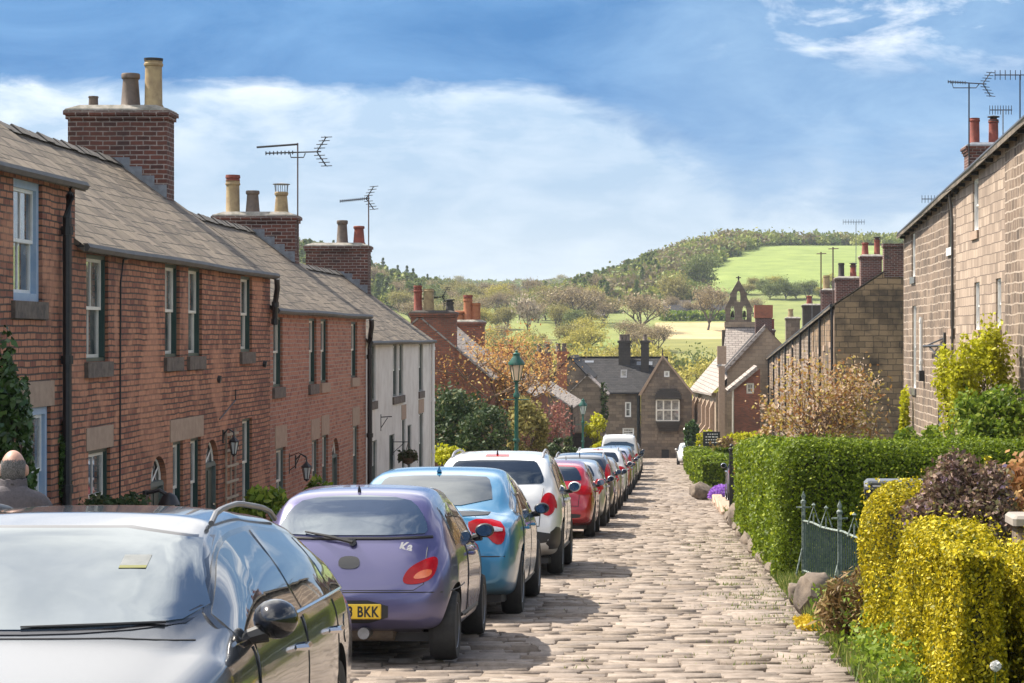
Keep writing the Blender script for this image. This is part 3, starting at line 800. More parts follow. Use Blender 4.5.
# second house (three cottages under one roof)
o2 = [(28.1, 29.2, 1.36, 2.72), (32.45, 33.4, 1.38, 2.74), (34.0, 35.0, 1.38, 2.74), (38.1, 39.15, 1.42, 2.72),
      (28.2, 29.3, -.95, .24), (32.95, 33.65, -1.25, .13), (34.15, 34.9, -1.25, .13), (38.25, 39.15, -1.25, .28),
      (31.55, 32.55, -2.0, -.02), (35.25, 36.25, -2.0, .05)]
h2 = left_house('brick_house', 'long red brick cottage with dark green sash windows and two arched green doors', 27.57, 40.9, 2.885, -2.5, 'brick', o2)
for k in range(4): window(WL, h2, *o2[k], 'green', 'cream', bars=1, sill='sill', meeting=.5)
window(WL, h2, *o2[4], 'green', 'cream', bars=1, sill='sill', lintel='dressed', lh=.29)
for k in (5, 6): window(WL, h2, *o2[k], 'green', 'cream', bars=0, sill='sill')
window(WL, h2, *o2[7], 'green', 'cream', bars=0, sill='sill')
q = MB(); WL.slabbox(q, 32.75, 35.05, .135, .46, -.014, .1); q.build('lintel', M['dressed'], h2)
door(WL, h2, *o2[8]); door(WL, h2, *o2[9])
zr2 = lambda x: 2.885 + PIT * (XL - x)
stack(h2, -10.83, -9.06, 40.2, 40.78, 3.2, 5.74, [(-9.35, 40.42, .86, .165, 'tall', 'pot_yellow', 'dark'), (-9.76, 40.42, .62, .17, 'taper', 'pot_brown', None), (-10.45, 40.5, .22, .09, 'tall', 'pot_brown', None)],
      flash=lambda x: 2.885 + PIT * (XL - x if x > XR else XL - (2 * XR - x)))
pipe(h2, [(XL + .2, 40.45, 2.72), (XL + .2, 40.5, 2.55), (XL + .12, 40.75, 2.3), (XL + .1, 40.8, 1.9)], .05)
# overflow pipes, cable, alarm: small dark fittings on the brick
q = MB(); q.tube([(XL, 36.2, 1.0), (XL + .05, 36.2, .99)], .06, 8); q.build('flue_outlet', M['black'], h2)
q = MB(); q.tube([(XL, 40.2, 1.2), (XL + .06, 40.2, 1.19)], .06, 8); q.build('flue_outlet', M['black'], h2)
q = MB(); q.tube([(XL + .012, 29.95, 2.7), (XL + .012, 29.8, 2.4), (XL + .012, 29.75, -1.5)], .012, 5); q.tube([(XL + .012, 29.95, 2.7), (XL + .03, 30.7, 2.78)], .012, 5); q.build('cable', M['black'], h2)
q = MB(); q.tube([(XL + .012, 36.3, .35), (XL + .012, 37.6, .62), (XL + .012, 37.62, .8)], .01, 5); q.build('cable', M['black'], h2)
# third house
o3 = [(41.2, 42.2, .75, 2.05), (45.25, 46.2, .72, 2.06), (46.75, 47.7, .72, 2.06), (51.15, 52.15, .75, 2.03),
      (41.5, 42.5, -1.65, -.39), (45.6, 46.45, -1.7, -.42), (46.95, 47.75, -1.7, -.38), (51.45, 52.35, -1.75, -.36), (48.3, 49.3, -2.75, -.5)]
h3 = left_house('brick_house', 'middle brick cottage with pale mortar and stone lintels between two party stacks', 40.9, 53.6, 2.27, -3.1, 'brick_b', o3)
for k in range(4): window(WL, h3, *o3[k], 'green', 'cream', bars=0, sill='sill' if k < 2 else 'dressed')
for k in range(4, 8): window(WL, h3, *o3[k], 'greengrey', 'cream', bars=0, sill='sill', lintel='dressed', lh=.42)
door(WL, h3, *o3[8], wallmat='brick_b')
stack(h3, -10.83, -8.93, 53.0, 53.58, 2.6, 4.55, [(-10.45, 53.3, .78, .17, 'tall', 'pot_yellow', 'red'), (-9.98, 53.3, .55, .165, 'taper', 'pot_brown', None), (-9.3, 53.3, .52, .165, 'taper', 'pot_yellow', 'wire')],
      flash=lambda x: 2.27 + PIT * (XL - x if x > XR else XL - (2 * XR - x)))
pipe(h3, [(XL + .2, 53.1, 2.1), (XL + .2, 53.15, 1.95), (XL + .12, 53.5, 1.7), (XL + .1, 53.55, 1.4), (XL + .1, 53.55, -2.9)], .06)
# white house
o4 = [(54.25, 55.35, .12, 1.50), (58.75, 59.75, .12, 1.50), (60.0, 61.0, .12, 1.50), (64.7, 65.8, .12, 1.5),
      (54.5, 55.6, -2.1, -.85), (58.0, 59.1, -3.2, -.85), (60.7, 61.5, -2.1, -.55), (62.0, 62.9, -3.2, -.75), (64.75, 65.85, -2.3, -.52)]
h4 = left_house('rendered_house', 'pale painted cottage with weather stains at the far end of the row', 53.6, 68.0, 1.66, -3.8, 'render', o4)
for k in range(4): window(WL, h4, *o4[k], 'greengrey', 'white', bars=0, sill='sill')
for k in (4, 6): window(WL, h4, *o4[k], 'greengrey', 'white', bars=0, sill='sill', lintel='dressed' if k == 6 else None, lh=.4)
window(WL, h4, *o4[8], 'greengrey', 'white', bars=0, sill='sill', lintel='dressed', lh=.4)
door(WL, h4, *o4[5], leaf='green', arch=False, wallmat='render'); door(WL, h4, *o4[7], leaf='plastic', arch=False, wallmat='render')
stack(h4, -11.0, -9.15, 67.2, 67.9, 2.2, 4.42, [(-9.95, 67.5, .72, .17, 'taper', 'pot_brown', None), (-9.45, 67.5, .55, .17, 'taper', 'pot_red', None)], mat='brick_dark',
      flash=lambda x: 1.66 + PIT * (XL - x if x > XR else XL - (2 * XR - x)))
pipe(h4, [(XL + .1, 67.6, 1.5), (XL + .1, 67.6, -3.6)], .05, 'white')

# wall fittings that hang on the terrace
def wall_lantern(y, z, label, out=.42, s=1.0, bracket=True):
    h = empty('wall_lantern', (XL, y, z), 0, label, 'wall lantern')
    b = MB(); b.tube([(0, 0, .28 * s), (out * .5, 0, .42 * s), (out, 0, .34 * s), (out, 0, .24 * s)], .014, 6); b.box(-.0, .02, -.04, .04, .1 * s, .4 * s); b.build('bracket', M['black'], h)
    g = MB(); g.lathe(out, 0, [(.05 * s, -.14 * s), (.10 * s, .12 * s)], 6, smooth=False); g.build('lantern_glass', M['paleglass'], h)
    c = MB(); c.lathe(out, 0, [(.12 * s, .12 * s), (.125 * s, .14 * s), (.04 * s, .22 * s), (.02 * s, .26 * s), (.0, .28 * s)], 6, smooth=False)
    for k in range(6):
        a = k * math.pi / 3
        c.tube([(out + .052 * s * math.cos(a), .052 * s * math.sin(a), -.14 * s), (out + .104 * s * math.cos(a), .104 * s * math.sin(a), .12 * s)], .008, 4)
    c.lathe(out, 0, [(.06 * s, -.17 * s), (.06 * s, -.14 * s), (.02 * s, -.2 * s)], 6, smooth=False)
    c.build('lantern_cage', M['black'], h)
    return h
wall_lantern(36.6, -.12, 'black lantern on a curved bracket above the garden trellis', .18, .72)
wall_lantern(43.6, -.95, 'large black lantern on the middle brick cottage', .22, .85)
pb = empty('wall_lantern', (XL, 31.2, -.55), 0, 'small dark hooded lamp on the brick left of the first arched door', 'wall lantern')
q = MB(); q.box(0, .03, -.12, .12, -.12, .1); q.tube([(0, 0, .05), (.2, 0, .1), (.34, 0, .02)], .03, 6); q.lathe(.34, 0, [(.16, -.1), (.1, .02), (.04, .06), (0, .07)], 10); q.build('lamp_hood', M['black'], pb)
q = MB(); q.lathe(.34, 0, [(.05, -.16), (.07, -.1), (.05, -.06)], 8); q.build('bulb', M['lampglass'], pb)
tr = empty('trellis', (XL, 37.1, -1.6), 0, 'wooden ladder trellis fixed to the brick wall between a door and a sash window', 'trellis')
q = MB()
for u in (-.38, 0, .38): q.box(.02, .045, u - .018, u + .018, 0, 1.75)
q.build('upright', M['wood'], tr)
q = MB()
for k in range(7): q.box(.047, .068, -.5, .5, .1 + k * .26, .14 + k * .26)
q.build('rungs', M['wood'], tr)
hb = empty('hanging_basket', (XL, 58.7, -1.25), 0, 'planted hanging basket on a bracket against the pale painted cottage', 'hanging basket')
q = MB(); q.tube([(0, 0, .2), (.42, 0, .2)], .012, 6); q.tube([(0, 0, -.1), (.3, 0, .18)], .01, 6); q.box(0, .02, -.03, .03, -.15, .28); q.build('bracket', M['black'], hb)
q = MB(); q.lathe(.4, 0, [(.02, -.40), (.13, -.34), (.19, -.22)], 12)
for k in range(3): q.tube([(.4 + .18 * math.cos(k * 2.1), .18 * math.sin(k * 2.1), -.22), (.4, 0, .19)], .006, 4)
q.build('basket', M['twig'], hb)
M['basket'] = leafmat('basket_leaf', [(0, (.05, .06, .025)), (.6, (.09, .10, .04)), (1, (.16, .10, .06))])
pts = np.clip(RNG.normal(size=(420, 3)), -1.9, 1.9) * (.12, .12, .08) + (.4, 0, -.18)
leaves('plants', pts, .06, M['basket'], hb, seed=5)
bk = empty('wall_bracket', (XL, 56.3, -.6), 0, 'empty scrolled iron bracket beside the hanging basket', 'bracket')
q = MB(); q.tube([(0, 0, .4), (.4, 0, .42)], .02, 6); q.tube([(0, 0, 0), (.25, 0, .38)], .016, 6); q.box(0, .02, -.03, .03, -.1, .5); q.build('iron_bracket', M['black'], bk); bk.scale = (.7, .7, .7)
bk2 = empty('wall_bracket', (XL, 42.9, -.9), 0, 'scrolled iron basket bracket on the brick by the large black lantern', 'bracket')
q = MB(); q.tube([(0, 0, .5), (.3, 0, .62), (.55, 0, .5), (.5, 0, .38)], .016, 6); q.tube([(0, 0, .05), (.2, 0, .2), (.35, 0, .52)], .014, 6); q.box(0, .02, -.03, .03, -.05, .6); q.build('iron_bracket', M['black'], bk2); bk2.scale = (.6, .6, .6)

# ------------------------------------------------------------------ aerials
def aerial(px, py_top, d, zbase, label, kind='log', arm=1.4, rot=0, x=None, mast='mast', r=.018):
    x = wx(px, d) if x is None else x
    top = wz(py_top, d)
    h = empty('tv_aerial', (x, d, zbase), 0, label, 'aerial')
    H = top - zbase
    q = MB(); q.tube([(0, 0, 0), (0, 0, H)], r, 6); q.build('mast', M[mast], h)
    def yagi(z, L, el, tilt=0, back=.35, refl=True, sp=.09):
        q = MB(); c, s = math.cos(rot), math.sin(rot)
        P = lambda a, b, zz: (a * c - b * s, a * s + b * c, z + zz + a * tilt)
        q.tube([P(-L, 0, 0), P(back, 0, 0)], .017, 5)
        n = int(L / sp)
        for k in range(n):
            a = -L + k * sp
            q.tube([P(a, -el * (.6 + .4 * k / n), 0), P(a, el * (.6 + .4 * k / n), 0)], .008, 4)
            q.tube([P(a, 0, -.045), P(a, 0, .045)], .013, 4)
        if refl:
            for sg in (-1, 1):
                q.tube([P(back - .1, 0, 0), P(back + .12, 0, sg * .34)], .014, 4)
                for k in range(4):
                    t = .25 + k * .25
                    q.tube([P(back - .1 + .22 * t, -.22, sg * .34 * t), P(back - .1 + .22 * t, .22, sg * .34 * t)], .006, 4)
                    q.tube([P(back - .22 + .22 * t, 0, sg * .34 * t), P(back + .04 + .22 * t, 0, sg * .34 * t)], .010, 4)
        q.build('antenna', M['black'], h)
    if kind == 'double':
        q = MB(); q.tube([(0, 0, H - .03), (-.95, -.1, H - .11)], .026, 6); q.build('boom', M['black'], h)
        yagi(H - .22, .75, .12, .03, .55, True)
        q = MB(); q.tube([(-.18, 0, H - .24), (-.16, 0, H - .34), (.14, 0, H - .34), (.18, 0, H - .24)], .014, 5); q.build('cradle', M['black'], h)
    elif kind == 'small':
        yagi(H - .1, .85, .06, .10, .03, True, .06)
    elif kind == 'yagi':
        yagi(H, .60, .10, -.06, .50, True, .07)
        q = MB(); q.tube([(-.5, 0, H + .02), (-.45, 0, H - .14), (.2, 0, H - .14), (.3, 0, H - .02)], .014, 5); q.build('cradle', M['black'], h)
    elif kind == 'comb':
        q = MB(); q.tube([(-.45 * arm, 0, H), (.3 * arm, 0, H)], .014, 5)
        for k in range(9): q.tube([(-.44 * arm + k * .09 * arm, 0, H - .12), (-.44 * arm + k * .09 * arm, 0, H + .12)], .009, 4)
        q.build('antenna', M['black'], h)
    return h
aerial(294, 143, 53.1, 3.6, 'tall twin boom television aerial on the second brick chimney stack', 'double', x=-8.88)
aerial(366, 195, 67.2, 3.4, 'small television aerial on the third chimney stack from the left', 'small', x=-9.12, r=.02)
def rebase(h, loc):
    loc = Vector(loc)
    for c in h.children: c.location = c.location - loc
    h.location = loc
for h, y in ((h1, 22), (h2, 34), (h3, 47), (h4, 61)): rebase(h, (XL, y, rz(y) - .4))

# ------------------------------------------------------------------ right-hand terrace: three storeys of gritstone, facade x = 7
WR = Wall((7.0, 0, 0), (0, 1, 0), (-1, 0, 0))
def slope_roof(parent, x_e, x_r, y0, y1, zf, rise, mat='slate', over=.22, thick=.1, name='roof'):
    """roof whose eaves and ridge follow the hill"""
    s = 1 if x_e > x_r else -1
    xb = 2 * x_r - x_e; p = rise / abs(x_r - x_e)
    mb = MB()
    for (xe) in (x_e + s * over, xb - s * over):
        a = (xe, y0, zf(y0) - over * p); b_ = (xe, y1, zf(y1) - over * p); c = (x_r, y1, zf(y1) + rise); d = (x_r, y0, zf(y0) + rise)
        dn = lambda q: (q[0], q[1], q[2] - thick)
        mb.quad(a, b_, c, d); mb.quad(dn(a), dn(b_), dn(c), dn(d)); mb.quad(a, b_, dn(b_), dn(a)); mb.quad(a, d, dn(d), dn(a)); mb.quad(b_, c, dn(c), dn(b_))
    return mb.build(name, M[mat], parent, fixn=False)
def right_cottage(label, y0, y1, zf, ops, mat, xr=9.5, far_gable=None, depth_mat=None, rise=None):
    h = empty('stone_cottage', (0, 0, 0), 0, label, 'house')
    mb = MB()
    zb = rz(y1) - 1.0
    WR.panel(mb, y0, y1, zb, lambda u: zf(u) - .05, ops, rev=.16)
    rise = rise or .6 * (xr - 7)
    for y in (y0, y1):
        mb.poly([(7, y, zb), (7, y, zf(y) - .05), (xr, y, zf(y) + rise - .05), (2 * xr - 7, y, zf(y) - .05), (2 * xr - 7, y, zb)])
    mb.quad((2 * xr - 7, y0, zb), (2 * xr - 7, y1, zb), (2 * xr - 7, y1, zf(y1) - .05), (2 * xr - 7, y0, zf(y0) - .05))
    mb.build('wall', M[mat], h)
    slope_roof(h, 7, xr, y0, y1, zf, rise)
    # thick stone gutter on brackets
    g = MB()
    g.tube([(6.86, y0, zf(y0) - .10), (6.84, (y0 + y1) / 2, zf((y0 + y1) / 2) - .12), (6.86, y1, zf(y1) - .10)], .085, 8)
    n = int((y1 - y0) / 1.1)
    for k in range(n):
        y = y0 + (k + .5) * (y1 - y0) / n; g.box(6.83, 6.995, y - .03, y + .03, zf(y) - .26, zf(y) - .17)
    g.build('gutter', M['black'], h)
    return h
zfR = lambda y: 5.98 - .046 * (y - 45)
oa = [(37.5, 38.3, 3.9, 5.2), (41.0, 41.8, 3.7, 5.0), (37.5, 38.3, 1.4, 2.9), (42.0, 42.8, 1.3, 2.8)]
r1 = right_cottage('nearest dark gritstone cottage of the tall right-hand terrace', 34.0, 47.6, zfR, oa, 'stone')
for o in oa: window(WR, r1, *o, 'white', bars=1, sill='dressed')
ob = [(51.75, 52.75, 4.15, 5.36), (48.15, 48.95, 1.85, 2.95), (51.55, 52.45, 1.85, 2.95), (50.6, 51.5, -1.4, .0)]
r2 = right_cottage('middle cottage of the right-hand terrace faced in pale squared stone', 47.6, 55.9, zfR, ob, 'stone_pale')
for o in ob: window(WR, r2, *o, 'white', bars=0, sill='dressed')
oc = [(56.5, 57.4, 3.95, 5.1), (65.3, 66.3, 3.45, 4.72), (56.2, 57.0, 1.9, 2.85), (65.1, 66.1, .2, 2.6), (58.9, 59.7, -1.5, -.2)]
r3 = right_cottage('far cottage of the right-hand terrace with broad pale joints in dark gritstone', 55.9, 68.6, zfR, oc, 'stone')
window(WR, r3, *oc[0], 'greengrey', bars=0, sill='white')
window(WR, r3, *oc[1], 'white', bars=0, sill='metal')
window(WR, r3, *oc[2], 'greengrey', bars=0, sill='dressed')
window(WR, r3, *oc[3], 'white', bars=0, sill='metal'); window(WR, r3, *oc[4], 'blue', 'white', bars=0, sill='sill')
pipe(r3, [(6.85, 56.0, zfR(56) - .15), (6.92, 56.0, 4.6), (6.94, 56.1, 4.2), (6.94, 56.1, -2.4)], .035, 'gutter', collars=False)
pipe(r3, [(6.92, 63.0, 2.25), (6.92, 63.0, .75)], .045, 'white'); 
q = MB(); q.box(6.86, 6.995, 62.85, 63.15, .45, .75); q.build('drain_hopper', M['black'], r3)
pipe(r2, [(6.92, 55.4, zfR(55.4) - .1), (6.95, 55.4, 5.2)], .04, 'black', collars=False)
stack(r3, 8.55, 9.62, 65.2, 66.3, 4.5, 7.25, [(8.78, 65.7, .78, .15, 'tall', 'pot_red', None), (9.33, 65.7, .74, .15, 'tall', 'pot_red', 'cap')], mat='brick_dark', courses=3, cap='lead')
stack(r2, 9.0, 10.1, 55.2, 56.2, 5, 7.62, [(9.22, 55.6, .78, .15, 'tall', 'pot_red', None), (9.8, 55.6, .74, .15, 'tall', 'pot_red', None)], mat='brick_dark', courses=3, cap='lead')
for h, y in ((r1, 41), (r2, 52), (r3, 62)): rebase(h, (7, y, rz(y) + .6))
aerial(969, 83, 64.9, 6.0, 'large fish-bone television aerial on the right-hand chimney stack', 'yagi', x=wx(969, 64.9), mast='black', r=.022)
aerial(1022, 75, 55.6, 7.0, 'television aerial cut by the right edge of the photo', 'comb', x=wx(1020, 55.6), mast='black')
aerial(1003, 110, 60, 5.9, 'comb-like television aerial lying behind the red chimney pots', 'comb', x=wx(1003, 60), mast='metal', arm=.8)
aerial(930, 199, 72, 4.6, 'low comb television aerial just above the gutter of the tall terrace', 'comb', x=wx(930, 74), mast='metal', arm=1.1)
bk3 = empty('wall_bracket', (7, 58.0, wz(346, 58)), 0, 'long black iron arm bracket on the gritstone wall above the lime coloured shrub', 'bracket')
q = MB(); q.tube([(0, 0, 0), (-.1, 1.0, 0), (-.2, 3.2, -.02)], .04, 6); q.tube([(0, 0, .22), (-.15, 2.6, .02)], .02, 6); q.tube([(0, -.2, -.5), (-.15, 2.4, -.02)], .025, 6); q.box(-.05, 0, -.1, .1, -.3, .35); q.build('iron_arm', M['black'], bk3)

# lower right-hand row beyond, stepping down the hill
zfr = lambda y: 3.18 - .0427 * (y - 98)
prev = None
LAB = ['nearest cottage of the lower right-hand row showing its banded stone gable end', 'second cottage of the lower right-hand row with a dark and a red chimney pot',
       'third cottage of the lower right-hand row with a buff chimney pot', 'fourth cottage of the lower right-hand row behind the blossom', 'last cottage of the lower right-hand row nearest the church']
rows = []
for i in range(5):
    y0 = 98 + i * 16.5; y1 = y0 + 16.5
    ops = []
    for k in range(4):
        u = y0 + 2.2 + k * 4.0
        zt = zfr(u) - .35
        ops.append((u, u + .9, zt - 1.25, zt))
        ops.append((u, u + .9, zt - 3.9, zt - 2.55))
    h = right_cottage(LAB[i], y0, y1, zfr, ops, 'stone' if i else 'stone_gable', xr=10.1, rise=2.05)
    for o in ops: window(WR, h, *o, 'cream', bars=0, sill='dressed', sillh=.25)
    for u in (y0 + .3, y0 + 8.6): pipe(h, [(6.9, u, zfr(u) - .12), (6.92, u, rz(u) - .5)], .06, 'black', collars=False)
    rows.append(h)
    rebase(h, (7, (y0 + y1) / 2, rz(y0) + .5))
# the front wall of the first cottage is paler than its gable
q = MB(); WR.slabbox(q, 98.02, 98.25, -5, zfr(98) - .3, -.03, 0); q.build('quoin', M['dressed'], rows[0]).location = -rows[0].location
def rstack(i, x0, x1, d, zt, pots, mat='brick_dark', dep=1.0):
    c = stack(rows[i], x0, x1, d, d + dep, zt - 2.4, zt, pots, mat)
    c.location = -rows[i].location
gy = 98.0
q = MB(); q.box(9.15, 10.45, gy - .03, gy + .7, 4.3, wz(247, gy)); q.box(9.1, 10.5, gy - .08, gy + .75, wz(247, gy), wz(243.5, gy)); c = q.build('gable_stack', M['brick_dark'], rows[0]); c.location = -rows[0].location
rstack(0, wx(861, 109), wx(882, 109), 109, wz(256, 109), [(wx(866, 109), 109.5, .62, .17, 'taper', 'pot_red', None), (wx(878, 109), 109.5, .8, .15, 'tall', 'pot_red', 'cap')])
rstack(0, wx(836, 113), wx(861, 113), 113, wz(278, 113), [(wx(842, 113), 113.5, .72, .16, 'tall', 'pot_black', None), (wx(854, 113), 113.5, .62, .17, 'taper', 'pot_red', 'cap')])
rstack(1, wx(822, 129), wx(842, 129), 129, wz(290, 129), [(wx(827, 129), 129.5, .8, .2, 'tall', 'pot_yellow', None), (wx(835, 129), 129.5, .5, .16, 'taper', 'mortar', None)], 'brick_dark')
rstack(2, wx(803, 144), wx(826, 144), 144, wz(305, 144), [(wx(810, 144), 144.5, .55, .2, 'taper', 'pot_red', None)], 'stone_black')
rstack(3, wx(786, 158), wx(800, 158), 158, wz(318, 158), [(wx(791, 158), 158.5, .6, .2, 'taper', 'pot_yellow', None)], 'stone_far')
rstack(4, wx(760, 172), wx(775, 172), 172, wz(330, 172), [(wx(765, 172), 172.5, 1.0, .2, 'tall', 'pot_red', None), (wx(772, 172), 172.5, .8, .2, 'tall', 'pot_red', None)], 'brick_dark')
for (px, pt, pb, d, lab, kd) in ((821, 252, 300, 126, 'bare straight mast left of the red chimney pots on the lower row', None), (833, 247, 290, 120, 'slim mast second from the left above the lower row', None),
                            (856, 222, 258, 108, 'pale mast with a folded dipole above the lower row of cottages', 'comb'), (812, 286, 315, 140, 'dark comb aerial above the buff chimney pot of the lower row', 'comb')):
    if kd: aerial(px, pt, d, wz(pb + 14, d), lab, kd, x=wx(px, d), mast='metal')
    else:
        o = empty('aerial_mast', (wx(px, d), d, wz(pb + 14, d)), 0, lab, 'aerial'); H = wz(pt, d) - wz(pb + 14, d)
        q = MB(); q.tube([(0, 0, 0), (0, 0, H)], .04, 6); q.tube([(-.25, 0, H - .1), (.3, 0, H - .08)], .025, 4); q.build('mast', M['mast'], o)

# ------------------------------------------------------------------ brick house below the white cottage: gable end to us
h5 = empty('brick_house', (0, 0, 0), 0, 'red brick house standing gable-on beyond the white cottage, behind the copper tree', 'house')
y0, y1, xe, xr_ = 85, 97, -6.95, -9.6
ze, zr_ = .24, 2.5
mb = MB(); gable(mb, y0, xe, xr_, rz(85) - .8, ze - .05, zr_ - .05); gable(mb, y1, xe, xr_, rz(85) - .8, ze - .05, zr_ - .05)
W5 = Wall((xe, 0, 0), (0, 1, 0), (1, 0, 0)); o5 = [(87.5, 88.6, -1.9, -.3), (92.5, 93.6, -1.9, -.3)]
W5.panel(mb, y0, y1, rz(85) - .8, lambda u: ze - .05, o5); mb.build('wall', M['brick_far'], h5)
for o in o5: window(W5, h5, *o, 'white', sill='sill')
roof_pair(h5, xe, xr_, y0, y1, ze, zr_, 'slate_far')
stack(h5, -9.95, -8.25, y0 - .03, y0 + .62, 0, 2.62, [(wx(417, 85), 85.3, .84, .16, 'tall', 'pot_red', 'red'), (wx(428, 85), 85.3, .85, .2, 'tall', 'pot_yellow', None), (wx(449, 85), 85.3, .36, .16, 'taper', 'pot_black', 'cap')], mat='brick_far', courses=2, cap='stone_black')
stack(h5, -9.3, -8.1, 95.6, 96.4, .5, 2.35, [(wx(459.5, 96), 96, .42, .2, 'urn', 'pot_orange', None), (wx(468, 96), 96, .95, .2, 'tall', 'pot_orange', 'red'), (wx(476, 96), 96, .75, .2, 'tall', 'pot_orange', None)], mat='brick_far')
rebase(h5, (-6.95, 91, rz(91)))
aerial(444, 294, 85.5, 2.5, 'short aerial between the buff pot and the black cowl of the brick gable', 'small', x=wx(444, 85.5), mast='black')

# ------------------------------------------------------------------ cottages further down on the left
def far_house(label, xe, xr_, y0, y1, ze, zr_, mat, roofm, ops=(), lm='cream', over=.2):
    h = empty('stone_cottage', (0, 0, 0), 0, label, 'house')
    zb = rz(y0) - 1.2
    mb = MB(); gable(mb, y0, xe, xr_, zb, ze - .04, zr_ - .04); gable(mb, y1, xe, xr_, zb, ze - .04, zr_ - .04)
    w_ = Wall((xe, 0, 0), (0, 1, 0), (1, 0, 0))
    w_.panel(mb, y0, y1, zb, lambda u: ze - .04, list(ops)); mb.build('wall', M[mat], h)
    for o in ops: window(w_, h, *o, lm, bars=0, sill='sill')
    roof_pair(h, xe, xr_, y0, y1, ze, zr_, roofm, over=over)
    return h
h6 = far_house('low sooty stone cottage with a worn slate roof left of the second lamp post', -5.75, -8.3, 124, 137, -2.05, -.45, 'stone_far', 'slate_far', [(126, 127, -4.2, -2.9), (129.5, 130.5, -4.2, -2.9)])
q = MB(); q.box(-7.6, -6.9, 124.4, 124.9, -2, wz(354, 124.5)); q.box(-7.65, -6.85, 124.35, 124.95, wz(356, 124.5), wz(352, 124.5)); q.build('chimney', M['brick_orange'], h6)
pipe(h6, [(wx(572, 124), 123.93, wz(405, 124)), (wx(572, 124), 123.93, rz(124))], .05, 'black', collars=False)
rebase(h6, (-5.75, 130, rz(130)))
h7 = far_house('brown stone house with a steep gable behind the second lamp post', -5.6, -6.95, 150, 163, -1.0, .42, 'stone_far', 'slate_dark', [(152, 153, -4.5, -2.9)], over=.05)
q = MB(); q.box(wx(556, 150) + .05, wx(567, 150), 149.97, 150.6, -3, wz(354, 150)); q.box(wx(554, 150), wx(569, 150), 149.93, 150.7, wz(354, 150), wz(351.5, 150))
c = q.build('chimney', M['brick_orange'], h7)
for px in (558, 564):
    q = MB(); q.lathe(wx(px, 150), 150.3, [(r, wz(351.5, 150) + z) for r, z in POTS['taper'](.55, .17)], 10); q.build('chimney_pot', M['pot_brown'], c)
rebase(h7, (-5.6, 156, rz(156)))
h8 = far_house('small stone wing with a bright pale roof slope beside the end house', -4.6, -5.75, 149, 153, -1.85, -.75, 'stone_far', 'slate_light', over=.25)
rebase(h8, (-4.6, 151, rz(151)))
h9 = far_house('brick house half hidden by the copper tree, only roof and stacks showing', -6.6, -9.2, 104, 118, -.9, .9, 'brick_far', 'slate_far', [(106, 107, -2.8, -1.4)])
for k, (px, d, pm) in enumerate(((506, 117, 'pot_red'), (543, 117.3, 'pot_brown'))):
    q = MB(); x = wx(px, d); q.box(x - .42, x + .42, d, d + .6, 0, .85); c = q.build('chimney', M['brick_far'], h9)
    for s in (-.22, .22):
        q = MB(); q.lathe(x + s, d + .3, [(r, .85 + z) for r, z in POTS['taper'](.5, .13)], 10); q.build('chimney_pot', M[pm], c)
rebase(h9, (-6.6, 111, rz(111)))
# garden walls down there
def gwall(label, x0, x1, y0, y1, h, mat='stone_far', cope=True, zb=None):
    o = empty('garden_wall', (x0, y0, rz(y0)), 0, label, 'wall')
    mb = MB()
    z0, z1 = rz(y0), rz(y1)
    if zb is not None: z0 = z1 = zb
    A = [(x0, y0, z0), (x1, y0, z0 if abs(y1 - y0) < 1 else z0), (x1, y1, z1), (x0, y1, z1)]
    vs = [(x, y, z - .4) for x, y, z in A] + [(x, y, z + h) for x, y, z in A]
    mb.add(vs, [(0, 1, 5, 4), (1, 2, 6, 5), (2, 3, 7, 6), (3, 0, 4, 7), (4, 5, 6, 7)])
    m_ = mb.build('wall', M[mat], o); m_.location = -o.location
    if cope:
        mb = MB(); e = .05
        B = [(x0 - e, y0 - e, z0), (x1 + e, y0 - e, z0), (x1 + e, y1 + e, z1), (x0 - e, y1 + e, z1)]
        vs = [(x, y, z + h + .003) for x, y, z in B] + [(x, y, z + h + .10) for x, y, z in B]
        mb.add(vs, [(0, 1, 5, 4), (1, 2, 6, 5), (2, 3, 7, 6), (3, 0, 4, 7), (4, 5, 6, 7), (0, 3, 2, 1)])
        m_ = mb.build('coping', M['stone_far'], o); m_.location = -o.location
    return o
gwall('dark stone yard wall behind the second lamp post', wx(572, 128), wx(600, 128), 128, 128.5, 2.1, 'stone_black')
gwall('low stone garden wall beside the white cottage under the shrubs', -6.0, -5.7, 70, 84, .95, 'stone_far')
gwall('low stone wall in front of the copper tree garden', -5.6, -5.3, 84.5, 122, .8, 'stone_far')

# ------------------------------------------------------------------ stone house closing the street
he = empty('stone_house', (0, 0, 0), 0, 'big sooty stone house with a gabled bay closing the bottom of the street', 'house')
D = 192.0
px2x = lambda p: wx(p, D); py2z = lambda p: wz(p, D)
zb = rz(D) - .8
WE = Wall((0, D, 0), (1, 0, 0), (0, -1, 0))
